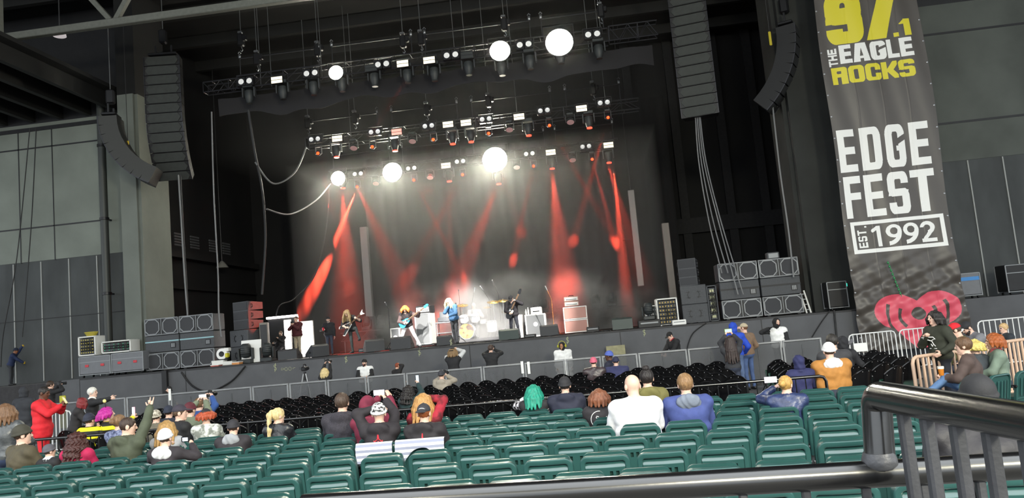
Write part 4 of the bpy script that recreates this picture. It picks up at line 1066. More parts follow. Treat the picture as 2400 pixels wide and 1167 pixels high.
# floor lamps, beach-left
def floor_head(px,Y,z,label,s=1.0,face=None,m=m_head,group=None):
    p=at(px,760,Y); root=empty('moving_head',loc=(p.x,Y,z),label=label,cat='stage light',group=group)
    MB().bbox((0,0,.07*s),(.40*s,.34*s,.14*s),.02).build('base',m,root,smooth=35)
    for sx in (-1,1): MB().bbox((sx*.215*s,0,.30*s),(.05*s,.16*s,.36*s),.02).build('yoke_arm',m,root,smooth=35)
    h=MB().lathe([(.08*s,.18*s),(.15*s,.22*s),(.175*s,.34*s),(.17*s,.48*s),(.14*s,.58*s),(.10*s,.62*s)],14).build('head',m,root,smooth=50)
    mb=MB()
    for z_ in (.30,.36,.42,.48): mb.lathe([(.172*s,(z_-.008)*s),(.182*s,z_*s),(.172*s,(z_+.008)*s)],14)
    mb.build('cooling_fin',M_BLKMET,h,smooth=40)
    return root
for k,px in enumerate((859,894,926)): floor_head(px,33,2.58,'dark moving head light on the low truss behind the bass player, %s from left'%ordn(k+1),.95,group='floor moving heads')
for k,px in enumerate((1244,1279,1318,1364,1401,1439)): floor_head(px,33,2.62,'dark moving head light on the low truss right of the drums, %s from left'%ordn(k+1),.92,group='floor moving heads')
m_lowt=mat('low_truss_grey','77787a',.4,.6)
for nm,x0,x1,z in (('left of the bass amplifier',-11.2,-7.9,2.16),('right of the drum kit',-3.6,1.3,2.2)):
    L=(x1-x0)/2; root=empty('floor_truss',loc=((x0+x1)/2,33,S0),label='low grey floor truss %s carrying moving head lights'%nm,cat='truss')
    zz=z-S0
    for sz in (0,.36):
        for sy in (0,.35): MB().tube([(-L,sy-.17,zz+sz),(L,sy-.17,zz+sz)],.025,6).build('chord',m_lowt,root,smooth=50)
    mb=MB(); n=int(2*L/.4)
    for i in range(n):
        xa=-L+2*L*i/n; xb=-L+2*L*(i+1)/n; mb.tube([(xa,-.17,zz+.36*(i%2)),(xb,-.17,zz+.36*((i+1)%2))],.012,5).tube([(xa,.18,zz+.36*(i%2)),(xb,.18,zz+.36*((i+1)%2))],.012,5)
    mb.build('lacing',m_lowt,root)
    for x in (-L+.1,0,L-.1): MB().tube([(x,0,0),(x,0,zz)],.03,8).build('leg',m_lowt,root,smooth=50)
    MB().bbox((0,0,zz+.39),(2*L,.30,.03),.01).build('top_board',M_BLACK,root,smooth=35)
floor_head(573,26.6,S0,'dark moving head light on the stage edge beside the white boxes',1.15)
floor_head(623,26.8,S0,'dark moving head light between the white board and the wedge',1.1)
r_=floor_head(1523,26.9,S0+.26,'black moving head light lying in its box at the right stage edge',.95)
lowbox(1523,765,26.8,(.75,.5,.26),'low open black tray under the right edge moving head',M_BLACK,'lamp_tray','tray')
# white objects on the left edge
p=at(597,830,27.0); o=empty('white_board',loc=(p.x,26.75,S0),rz=R(12),label='white board leaning upright at the left stage edge',cat='board'); MB().bbox((0,0,.42),(.70,.06,.82),.01,Matrix.Rotation(R(-8),3,'X')).build('panel',M_WHITE,o,smooth=35)
p=at(520,830,26.6); o=empty('blower_fan',loc=(p.x,26.7,S0+.20),label='small yellow and white blower fan on the white boxes',cat='fan')
MB().lathe([(.10,-.13),(.20,-.12),(.21,0),(.20,.12),(.10,.13)],20,(0,0,.22),(0,1,0)).bbox((.16,0,.36),(.2,.24,.14),.02).build('housing',M_WHITE,o,smooth=40)
MB().lathe([(.01,-.135),(.10,-.14),(.10,-.12)],16,(0,0,.22),(0,1,0)).build('intake',M_BLKMET,o,smooth=40)
MB().bbox((.17,-.04,.16),(.10,.2,.16),.02).build('outlet',mat('fan_yellow','c9c22c',.5),o,smooth=35)
MB().bbox((0,0,.02),(.36,.26,.04),.01).build('foot',M_BLKMET,o,smooth=35)
for k,(px,dx,h,lab,c_) in enumerate(((514,.44,.20,'white box under the blower fan','e2e2de'),(538,.34,.14,'small white box right of the blower fan','dcdcd8'),(556,.28,.10,'low orange-edged box beside the dark floor light','c98a52'),(507,.30,.06,'low red lid at the stage edge below the white box','b5564a'))):
    Y=26.7 if k<2 else 26.25; p=at(px,845,Y); o=empty('box',loc=(p.x,Y,S0),label=lab,cat='box'); MB().bbox((0,0,h/2),(dx,.3,h),.012).build('body',mat('box_paint_'+c_,c_,.5),o,smooth=35); MB().bbox((0,0,h-.01),(dx+.02,.32,.025),.006).build('lid',M_WHITE,o,smooth=35)
p=at(620,780,27.6); o=empty('column_speaker',loc=(p.x,27.6,S0),rz=R(15),label='tall slim grey column speaker beside the red-lit fill stack',cat='loudspeaker'); MB().bbox((0,0,.72),(.30,.40,1.44),.02).build('cabinet',mat('column_speaker_grey','7a756e',.6),o,smooth=35); MB().bb((-.12,-.215,.08),(.12,-.201,1.36)).build('grille',M_GRILLE,o)
# lit doorway frame and panels at the side stage
m_glow=mat('white_glow','ffffff',.4,emit='fff4ee',es=5)  # white glow put into the frame edges and panels
o=empty('lit_frame',loc=(-12.9,30.6,S0),label='dark equipment frame with white lit edges behind the seated man',cat='frame')
MB().bbox((0,.05,1.72),(1.35,.06,.09),.01).build('lit_edge',m_glow,o,smooth=35)
MB().bbox((.64,.05,1.2),(.09,.06,1.0),.01).build('lit_edge',m_glow,o,smooth=35)
MB().bbox((0,.12,.9),(1.3,.1,1.7),.02).build('back_panel',M_BLACK,o,smooth=35)
for px,zt,w_,lab in ((717,3.12,.62,'tall glowing white panel right of the man in the maroon hoodie'),(674,3.25,.30,'narrow glowing white panel left of the man in the maroon hoodie')):
    p=at(px,780,30.2); o=empty('light_panel',loc=(p.x,30.2,S0),label=lab,cat='light panel')
    MB().bbox((0,.05,(zt-S0)/2),(w_,.08,zt-S0),.01).build('frame',M_WHITE,o,smooth=35); MB().bb((-w_/2+.03,-.004,.05),(w_/2-.03,.008,zt-S0-.05)).build('lit_face',m_glow,o)
# leaning grey tower pole left of the drape, flat at the right edge
o=empty('tower_pole',loc=(-10.95,36.6,S0),label='pale grey tower leg standing at the left edge of the tall curtain',cat='pole'); MB().bbox((0,0,3.0),(.36,.3,6.0),.02).build('mast',mat('tower_grey','8c8a88',.5,.2),o,smooth=35); MB().bbox((0,0,.8),(.44,.38,1.6),.02).build('base_sleeve',M_CASE,o,smooth=35)
o=empty('tower_pole',loc=(2.2,36.8,4.2-1.0),label='pale grey tower panel hanging at the right edge of the tall curtain',cat='pole'); MB().bbox((0,0,2.6),(.30,.3,4.6),.02).build('mast',MATS['tower_grey'],o,smooth=35); MB().tube([(0,0,4.8),(0,0,13.7)],.02,6).build('rope',M_CABLE,o)
o=empty('tower_pole',loc=(3.55,36.0,S0),label='grey stage tower leg right of the curtain behind the racks',cat='pole'); MB().bbox((0,0,2.3),(.34,.3,4.6),.02).build('mast',mat('tower_brown_grey','6f6863',.5,.2),o,smooth=35)
# guitar and bass amplifiers
m_grl=mat('amp_grille_cloth','6e7072',.85,bump=.3,bscale=220); m_blk=mat('amp_tolex_black','2a2a2c',.6)
def amp_cab(loc,w_,h,d,label,body,grl,logo=True,split=False,name='guitar_cabinet',rz=0,trim=m_wtrim):
    root=empty(name,loc=loc,rz=rz,label=label,cat='amplifier cabinet')
    MB().bbox((0,d/2,h/2),(w_,d,h),.025).build('cabinet',body,root,smooth=35)
    gs=[(.05,h-.05)] if not split else [(.05,h/2-.02),(h/2+.02,h-.05)]
    for z0,z1 in gs:
        MB().bb((-w_/2+.06,-.012,z0),(w_/2-.06,-.001,z1)).build('grille',grl,root)
    mb=MB()
    for z in [.02,h-.02]+([h/2] if split else []): mb.bb((-w_/2+.01,-.02,z-.016),(w_/2-.01,-.001,z+.016))
    for sx in (-1,1): mb.bb((sx*(w_/2-.025)-.015,-.021,.004),(sx*(w_/2-.025)+.015,-.002,h-.004))
    mb.build('edge_trim',trim,root)
    if logo: MB().lathe([(.001,-.022),(.085,-.022),(.085,-.012)],16,(0,0,h*.55),(0,1,0)).build('badge',m_wtrim,root)
    return root
def amp_head(loc,w_,h,d,label,body,panel,name='amplifier_head',rz=0):
    root=empty(name,loc=loc,rz=rz,label=label,cat='amplifier')
    MB().bbox((0,d/2,h/2),(w_,d,h),.02).build('body',body,root,smooth=35)
    MB().bb((-w_/2+.04,-.012,h*.2),(w_/2-.04,-.001,h*.8)).build('control_panel',panel,root)
    mb=MB()
    for i in range(8): mb.lathe([(.018,-.03),(.02,-.012)],8,(-w_/2+.1+(w_-.2)*i/7,0,h*.4),(0,1,0))
    mb.build('knob_row',M_BLKMET,root)
    MB().tube([(-.1,d/2,h),(-.08,d/2,h+.04),(.08,d/2,h+.04),(.1,d/2,h)],.014,6).build('handle',M_BLKMET,root,smooth=50)
    return root
amp_cab((-6.72,29.3,S0+.08),.66,1.20,.5,'tall grey-fronted bass cabinet with white side right of the bass player',m_wtrim,m_grl,logo=False,name='bass_cabinet',rz=R(-14),trim=m_lgrey)
o=empty('wheeled_base',loc=(-6.66,29.55,S0),label='low wheeled board under the tall bass cabinet',cat='dolly'); MB().bbox((0,0,.055),(.7,.55,.045),.01).build('board',M_BLACK,o,smooth=35); [MB().lathe([(.03,-.015),(.035,0),(.03,.015)],10,(sx*.28,sy*.2,.035),(1,0,0)).build('caster',M_BLKMET,o) for sx in(-1,1) for sy in(-1,1)]
amp_head((-6.68,29.35,S0+1.28),.62,.30,.45,'bass amplifier head in a white-edged case on the tall bass cabinet',m_blk,m_wtrim,rz=R(-14))
amp_cab((-7.9,29.6,S0),.40,.82,.4,'small white-framed guitar cabinet left of the bass player\'s legs',m_wtrim,m_grl)
amp_cab((-2.36,29.5,S0),.80,.86,.45,'white-framed guitar cabinet with grey front right of the guitarist in black cap',m_wtrim,m_grl)
amp_head((-2.3,29.55,S0+.86),.42,.26,.35,'white amplifier head standing on the white-framed guitar cabinet',m_wtrim,m_wtrim)
amp_cab((-3.05,30.0,S0),.30,.90,.4,'narrow white cabinet behind the guitarist in the black cap',m_wtrim,mat('white_cloth','cfd0d0',.7),logo=False)
for k,(px,h) in enumerate(((1234,.26),(1227,.20))):
    p=at(px,735,29.7); o=empty('bottle',loc=(-2.62-.09*k,29.7,S0+.86),label='%s pale drinks bottle on the white-framed guitar cabinet'%('taller','shorter')[k],cat='bottle'); MB().lathe([(.03,0),(.035,.02),(.035,h*.65),(.014,h*.85),(.014,h)],12).build('body',mat('pale_bottle','d8d4cf',.3),o,smooth=50); MB().lathe([(.017,h),(.017,h+.02)],10).build('cap',M_WHITE,o)
m_pk=mat('amp_red_lit_cloth','b98a80',.7,bump=.2,bscale=200); m_pkb=mat('amp_red_lit_tolex','c9a79c',.6)  # pinkish tones put the red stage light into the colour
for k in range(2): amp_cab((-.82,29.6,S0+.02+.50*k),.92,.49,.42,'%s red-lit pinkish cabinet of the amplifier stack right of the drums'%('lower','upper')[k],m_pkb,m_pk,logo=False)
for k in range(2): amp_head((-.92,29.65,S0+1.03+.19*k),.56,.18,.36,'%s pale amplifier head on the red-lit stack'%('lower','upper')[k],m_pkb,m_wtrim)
# keyboard/laptop frame left of singer
o=empty('equipment_stand',loc=(-5.95,29.9,S0),label='pale tubular stand with small mixer left of the singer',cat='stand')
mb=MB()
for x in (-.3,.3):
    for y in (-.2,.2): MB().tube([(x,y,0),(x,y,.85)],.02,8).build('leg',m_lgrey,o,smooth=50)
MB().bbox((0,0,.86),(.75,.5,.04),.01).build('shelf',m_lgrey,o,smooth=35); MB().bbox((0,0,.45),(.7,.45,.03),.01).build('shelf',m_lgrey,o,smooth=35)
o2=MB().bbox((0,0,.10),(.5,.36,.18),.02).bbox((0,.12,.28),(.44,.04,.26),.01,Matrix.Rotation(R(-15),3,'X')).build('mixer',M_CASE,None,loc=(-5.95,29.9,S0+.88),smooth=35); tag(o2,'small grey mixer with raised screen on the pale stand','mixer')
# ---------------------------------------------------------------- drum kit
m_shell=mat('drum_shell_white','d9d9d9',.25); m_skin=mat('drum_skin','e9e8e2',.5); m_chrome=mat('chrome','c9cbcd',.15,.95); m_brass=mat('cymbal_brass','c9a24a',.25,.9)
DK=Vector((-4.95,30.6,S0+.12))
struct(MB().bbox((-4.7,31.6,S0+.06),(3.6,2.6,.12),.01).build('floor_drum_riser',m_deck))
def drum(name,loc,r,dpt,ax,label,skinm=m_skin):
    root=empty(name,loc=loc,label=label,cat='drum'); ax=Vector(ax).normalized()
    MB().lathe([(r*.97,-dpt/2),(r,-dpt/2),(r,dpt/2),(r*.97,dpt/2)],24,(0,0,0),ax).build('shell',m_shell,root,smooth=40)
    for s_ in (-1,1):
        MB().lathe([(.001,s_*(dpt/2+.006)),(r*.96,s_*(dpt/2+.006)),(r*.96,s_*(dpt/2-.01))],24,(0,0,0),ax).build('skin',skinm if s_==1 else m_skin,root,smooth=40)
        MB().lathe([(r*.96,s_*dpt/2-.01),(r*1.04,s_*dpt/2-.012),(r*1.04,s_*dpt/2+.012),(r*.96,s_*dpt/2+.01),(r*.96,s_*dpt/2-.01)],24,(0,0,0),ax).build('hoop',m_chrome,root,smooth=40)
    x,y=frame_for(ax)
    mb=MB()
    for i in range(8):
        a=2*math.pi*i/8; q=x*math.cos(a)*(r+.015)+y*math.sin(a)*(r+.015); mb.bar(q-ax*dpt/2,q+ax*dpt/2,.014)
    mb.build('tension_rod',m_chrome,root)
    return root
kick=drum('kick_drum',(-5.2,30.55,S0+.44),.31,.42,(0,-1,0),'kick drum with orange and black artwork on its front skin',mat('kick_skin_orange_art','c98a3a',.5,scale=5,col2='33221a'))
for sx in (-1,1): MB().tube([(sx*.29,.05,-.1),(sx*.40,-.1,-.31)],.012,6).build('spur',m_chrome,kick,smooth=50)
drum('tom_drum',(-5.32,30.7,S0+.95),.17,.22,(0,-.45,1),'left rack tom drum above the kick drum')
drum('tom_drum',(-4.86,30.7,S0+.95),.18,.24,(0,-.45,1),'right rack tom drum above the kick drum')
drum('floor_tom',(-4.25,30.9,S0+.55),.21,.42,(0,-.1,1),'floor tom drum at the drummer\'s side')
drum('snare_drum',(-4.62,31.15,S0+.78),.18,.15,(0,-.1,1),'snare drum right in front of the drummer')
def stand(loc,h,label,top=None,name='cymbal_stand',m=m_chrome,boom=None,cat='stand'):
    root=empty(name,loc=loc,label=label,cat=cat)
    for k in range(3):
        a=2*math.pi*k/3+.5; MB().tube([(0,0,.30),(.28*math.cos(a),.28*math.sin(a),.008)],.010,6).build('leg',m,root,smooth=50)
    MB().tube([(0,0,.1),(0,0,h)],.011,8).build('pole',m,root,smooth=50)
    if boom:
        MB().tube([(0,0,h-.02),boom],.009,6).build('boom',m,root,smooth=50)
    return root
cyms=[(-5.35,30.75,1.5,.24,'left crash cymbal beside the singer'),(-4.1,30.8,1.52,.25,'large crash cymbal near the middle of the kit'),(-3.72,31.0,1.54,.22,'smaller crash cymbal right of the large one'),(-4.45,31.4,1.35,.18,'hi-hat cymbal near the drummer'),(-3.7,31.8,1.1,.22,'ride cymbal at the back of the kit')]
for x,y,h,r,l in cyms:
    stand((x,y,S0+(.12 if y>30.35 else 0)),h-.12,'chrome stand under the '+l)
    o=empty('cymbal',loc=(x,y,S0+h+.01),label=l,cat='cymbal'); MB().lathe([(.012,.045),(.035,.03),(.05,.012),(r*.6,.002),(r,-.014),(r,-.018),(r*.6,-.004),(.05,.006),(.012,.02)],28,(0,0,0),(.08,-.3,1)).build('plate',m_brass,o,smooth=50); MB().lathe([(.014,.05),(.014,.08)],8,(0,0,0),(.08,-.3,1)).build('wing_nut',m_chrome,o)
def mic_stand(loc,h,label,boom=None,m=M_BLKMET):
    r=stand(loc,h,label,name='microphone_stand',m=m,boom=boom,cat='microphone stand'); tip=Vector(boom) if boom else Vector((0,0,h))
    d=(tip-Vector((0,0,h))).normalized() if boom else Vector((0,-.8,.4)).normalized()
    MB().tube([tip,tip+d*.14],.014,8,r2=.022).build('microphone',m_lgrey,r,smooth=50)
    mh=MB().ell(tip+d*.17,(.03,.03,.03),10,7).build('microphone_grille',m_chrome,r,smooth=60); return r
mic_stand((-7.72,28.2,S0),1.55,'slim microphone stand at the left behind the bass player\'s monitor',(-.02,-.12,1.66))
mic_stand((-1.6,28.3,S0),1.35,'microphone stand wrapped in orange and yellow at the right of the drums',(-.12,.0,1.66),mat('orange_wrapped_pole','c98a3e',.5,scale=30,col2='5a2a22'))
for k,(x,y,h,b) in enumerate(((-5.05,31.2,1.4,(.16,-.05,1.9)),(-4.3,31.2,1.55,(-.22,-.1,1.95)),(-3.95,31.6,1.7,(-.15,0,2.15)),(-5.5,31.0,1.5,(.02,-.1,1.85)))):
    mic_stand((x,y,S0+.12),h,'boom microphone stand over the drums, %s'%('tilting right at the left','reaching left over the middle','tall at the right','upright behind the singer')[k],b)
mic_stand((-5.2,28.6,S0),1.45,'straight microphone stand behind the singer\'s shoulder')
# cables lying along the stage edge
rc=random.Random(3)
for k in range(14):
    x0=-13+k*1.15+rc.uniform(-.3,.3); pts=[]
    for i in range(7): pts.append((x0+.28*i,26.5+rc.uniform(.0,1.4),S0+.018))
    hang(pts,.016,M_CABLE,'black cable curling along the stage edge',name='stage_cable',group='black cables on the stage edge')
hang([(-9.6,27.2,S0+.015),(-9,26.8,S0+.015),(-8.2,27.3,S0+.015),(-7.6,26.9,S0+.015),(-7.0,27.2,S0+.015)],.014,mat('red_cable','a83230',.6),'red-lit cable lying before the bass player\'s wedges',name='stage_cable')  # cable drawn in plain red
# right side racks and cases
rack((2.45,27.6,S0),.72,.7,.95,'white-edged amplifier rack with coloured cables left of the right fill stack',m_wtrim,6,'c5a03a')
rack((1.95,28.0,S0),.45,.6,.75,'narrow white rack behind the coloured cable rack',m_wtrim,4,'b9b9b9')
rack((4.02,27.5,S0),.34,.5,1.25,'slim open cable rack beside the large right stack',M_CASE,5,'c9c9a0')
lowbox(1592,752,26.6,(.46,.3,.17),'small white power box at the stage edge under the cable rack',M_WHITE,'power_box','box')
o=case('rack_case',(8.05,27.1,S0),(.62,.62,.98),'black rack case beside the foot of the tall banner',M_BLACK,latch=False); MB().bb((.30,-.32,.78),(.34,-.30,.88)).build('green_lamp',mat('green_lamp','20c080',.3,emit='20d090',es=2.5),o)
o=empty('folded_ladder',loc=(7.18,27.3,S0),label='white folded ladder leaning on the large right stack',cat='ladder')
for x in (-.07,.07): MB().bar((x,0,0),(x-.12,.12,.78),.05).build('rail',m_wtrim,o)
for k in range(4): MB().bar((-.09-.03*k,.02+.03*k,.12+.18*k),(.07-.03*k,.02+.03*k,.12+.18*k),.03).build('rung',m_lgrey,o)
lb=empty('small_speaker',loc=(6.3,27.7,S0+1.97),label='small grey box on top of the large right stack',cat='box'); MB().bbox((0,0,.12),(.42,.3,.24),.02).build('body',M_CASE,lb,smooth=35); MB().bb((-.16,-.16,.04),(.16,-.151,.20)).build('front',m_lgrey,lb)
case('flight_case',(12.35,27.4,S0),(.78,.6,.86),'grey flight case with blue top band right of the banner',m_case2,latch=False)
o=MB().bb((-.36,-.012,0),(.36,0,.12)).build('blue_band',mat('blue_band','3f86c9',.5),[x for x in D.objects if x.get('label','').startswith('grey flight case with blue top')][0],loc=(0,-.302,.60))
case('flight_case',(14.1,27.5,S0),(1.0,.7,1.0),'large dark flight case at the far right edge',M_BLACK,latch=False)
# marks and signs on the stage front
m_chalk=mat('yellow_chalk','b4b893',.9)
def dollar(px,py,h,label,extra=False):
    p=at(px,py,FY-.012); mb=MB(); s_=h/2; w_=.0085
    pts=[]
    for i in range(15):
        t=i/14; a=R(20)+R(250)*min(1,t*2)
        if t<=.5: pts.append((.28*s_*math.cos(a),0,.33*s_+.30*s_*math.sin(a)))
        else:
            a=R(90)-R(250)*((t-.5)*2); pts.append((.28*s_*math.cos(a),0,-.33*s_+.30*s_*math.sin(a)))
    mb.tube(pts,w_,5).tube([(.02,0,s_),(-.02,0,-s_)],w_,5)
    if extra:
        x=.22
        for ch in 'Door':
            if ch=='D': mb.tube([(x,0,-s_*.75),(x,0,-s_*.25),(x+.10,0,-s_*.4),(x+.10,0,-s_*.62),(x,0,-s_*.75)],w_*.7,5); x+=.17
            elif ch=='o': mb.tube([(x+.05*math.cos(k*.785),0,-s_*.6+.06*math.sin(k*.785)) for k in range(9)],w_*.7,5); x+=.14
            else: mb.tube([(x-.03,0,-s_*.75),(x-.03,0,-s_*.5),(x+.05,0,-s_*.45)],w_*.7,5)
    o=mb.build('chalk_mark',m_chalk,None,loc=(p.x,FY-.012,p.z)); tag(o,label,'chalk mark')
dollar(645,861,.30,'chalked dollar sign with a scribbled word on the stage front, leftmost',True)
dollar(811,842,.27,'faint chalked dollar sign above the bearded guard')
dollar(983,825,.28,'chalked dollar sign below the bass player')
dollar(1057,802,.24,'chalked dollar sign below the singer')
dollar(1330,797,.26,'chalked dollar sign above the guard with headphones')
dollar(1510,779,.26,'chalked dollar sign farthest right on the stage front')
p=at(1443,817,25.6); o=empty('step_box',loc=(p.x,25.6,0),label='tan wooden sheet leaning on the stage front by the blue beanie',cat='board'); MB().bbox((0,.1,p.z/2+.05),(.62,.05,p.z+.1),.01,Matrix.Rotation(R(-4),3,'X')).build('sheet',mat('tan_plywood','8f8b6c',.7,var=.15),o,smooth=35)
p=at(903,1,26)
o=empty('strut_post',loc=(at(390,875,FY).x,FY-.1,0),label='short dark post standing against the stage front at the left',cat='post'); MB().bbox((0,0,.85),(.18,.14,1.7),.01).build('post',M_BLACK,o,smooth=35)
hang([at(425,872,FY-.06),at(452,905,FY-.06),at(490,917,FY-.06),at(540,895,FY-.06),at(575,858,FY-.06)],.03,M_CABLE,'heavy black cable drooping in a loop on the stage front, left')
hang([at(1655,757,FY-.05),at(1625,780,FY-.05),at(1612,810,FY-.05),at(1612,830,FY-.05)],.02,M_CABLE,'thin black cable bending down the stage front at the right')
hang([at(1945,728,FY-.05),at(1925,755,FY-.05),at(1903,790,FY-.05)],.018,M_CABLE,'thin cable slanting down the stage front near the banner')
hang([at(1955,727,FY-.05),at(1958,760,FY-.05),at(1962,800,FY-.05)],.03,M_CABLE,'thick cable running straight down the stage front near the banner')
for px,py,lab in ((397,925,'narrow white paper tag on the barricade near the left end'),(1224,861,'narrow white paper tag on the barricade near the middle'),(1239,862,'small pale notice right of the white tag on the barricade')):
    p=at(px,py,20.44); o=MB().bb((-.035,-.004,-.16),(.035,.004,.16)).build('paper_tag',M_WHITE,None,loc=(p.x,20.46,p.z)); tag(o,lab,'tag')
# video camera on tripod in the pit
p=at(714,868,22.8); root=empty('video_tripod',loc=(p.x,22.8,0),label='grey camera tripod standing in the pit',cat='tripod'); h=p.z-.10
for k in range(3):
    a=R(90+120*k); MB().tube([(.04*math.cos(a),.04*math.sin(a),h),(.34*math.cos(a),.34*math.sin(a),.01)],.018,6).build('leg',M_ALU,root,smooth=50)
MB().tube([(0,0,h-.2),(0,0,h+.06)],.04,8).build('center_column',M_BLKMET,root,smooth=50)
o=empty('video_camera',loc=(p.x,22.8,h+.06),label='small black video camera mounted on the pit tripod',cat='camera'); MB().bbox((0,0,.09),(.12,.30,.13),.02).build('body',M_BLKMET,o,smooth=35); MB().lathe([(.045,.15),(.05,.24),(.055,.25)],12,(0,0,.09),(0,1,0)).build('lens',M_BLKMET,o,smooth=50); MB().bbox((-.11,-.05,.12),(.10,.02,.08),.004).build('screen',M_CASE,o,smooth=35); MB().tube([(0,-.1,.155),(0,-.08,.22),(0,.1,.22),(0,.12,.155)],.014,6).build('handle',M_BLKMET,o,smooth=50)
# pendant work lamps far inside stage left
for k,(px,py) in enumerate(((428,620),(521,628))):
    p=at(px,py,36); o=empty('pendant_lamp',loc=p,label='grey dome work lamp deep inside stage left, %s'%('left one','right one')[k],cat='lamp'); MB().lathe([(.30,0),(.28,.06),(.12,.28),(.06,.34)],16).build('shade',mat('lamp_shade_grey','7d7c76',.4),o,smooth=50); MB().tube([(0,0,.3),(0,0,16.8-p.z)],.02,6).build('stem',M_BLKMET,o)
# haze over the stage
for nm,lo_,hi_,dn,lab in (('haze',(-12.1,29.9,S0+.03),(3.0,37.1,9.55),HAZE,'smoke haze hanging in front of the tall dark curtain'),('thin_haze',(-14.5,27.2,9.6),(4.0,37.1,15.0),HAZE2,'thin haze drifting around the lighting trusses')):
    hz=MB().bb(lo_,hi_).build(nm,[],None)
    m=D.materials.new('stage_'+nm); m.use_nodes=True; nt=m.node_tree; nt.nodes.clear(); out=nt.nodes.new('ShaderNodeOutputMaterial'); vs_=nt.nodes.new('ShaderNodeVolumeScatter'); vs_.inputs['Density'].default_value=dn; vs_.inputs['Anisotropy'].default_value=.3; vs_.inputs['Color'].default_value=(1,1,1,1)
    nt.links.new(vs_.outputs['Volume'],out.inputs['Volume']); hz.data.materials.append(m); tag(hz,lab,'haze',kind='stuff')

# billowing low smoke around the drums
hz=MB().bb((-11.6,29.6,S0+.04),(3.9,34.6,4.9)).build('low_smoke',[],None)
m=D.materials.new('low_smoke'); m.use_nodes=True; nt=m.node_tree; nt.nodes.clear(); out=nt.nodes.new('ShaderNodeOutputMaterial'); vs_=nt.nodes.new('ShaderNodeVolumeScatter'); vs_.inputs['Anisotropy'].default_value=.2
tc=nt.nodes.new('ShaderNodeTexCoord'); nz=nt.nodes.new('ShaderNodeTexNoise'); nz.inputs['Scale'].default_value=.75; nz.inputs['Detail'].default_value=3; nt.links.new(tc.outputs['Object'],nz.inputs['Vector'])
mp=nt.nodes.new('ShaderNodeMapRange'); mp.inputs['From Min'].default_value=.42; mp.inputs['From Max'].default_value=.75; mp.inputs['To Max'].default_value=7.0; nt.links.new(nz.outputs['Fac'],mp.inputs['Value'])
gz=nt.nodes.new('ShaderNodeVectorMath'); gz.operation='SUBTRACT'; gz.inputs[1].default_value=(-3.6,32.0,S0+.2); nt.links.new(tc.outputs['Object'],gz.inputs[0])
gs=nt.nodes.new('ShaderNodeVectorMath'); gs.operation='DIVIDE'; gs.inputs[1].default_value=(7.6,2.4,2.9); nt.links.new(gz.outputs[0],gs.inputs[0])
gl=nt.nodes.new('ShaderNodeVectorMath'); gl.operation='LENGTH'; nt.links.new(gs.outputs[0],gl.inputs[0])
gr=nt.nodes.new('ShaderNodeMapRange'); gr.interpolation_type='SMOOTHSTEP'; gr.inputs['From Min'].default_value=.25; gr.inputs['From Max'].default_value=1.0; gr.inputs['To Min'].default_value=1; gr.inputs['To Max'].default_value=0; nt.links.new(gl.outputs['Value'],gr.inputs['Value'])
ml=nt.nodes.new('ShaderNodeMath'); ml.operation='MULTIPLY'; nt.links.new(mp.outputs[0],ml.inputs[0]); nt.links.new(gr.outputs[0],ml.inputs[1]); nt.links.new(ml.outputs[0],vs_.inputs['Density'])
nt.links.new(vs_.outputs['Volume'],out.inputs['Volume']); hz.data.materials.append(m); tag(hz,'pale billowing smoke low over the stage around the drum kit','smoke',kind='stuff')
SC.cycles.volume_step_rate=1.5; SC.cycles.volume_max_steps=128
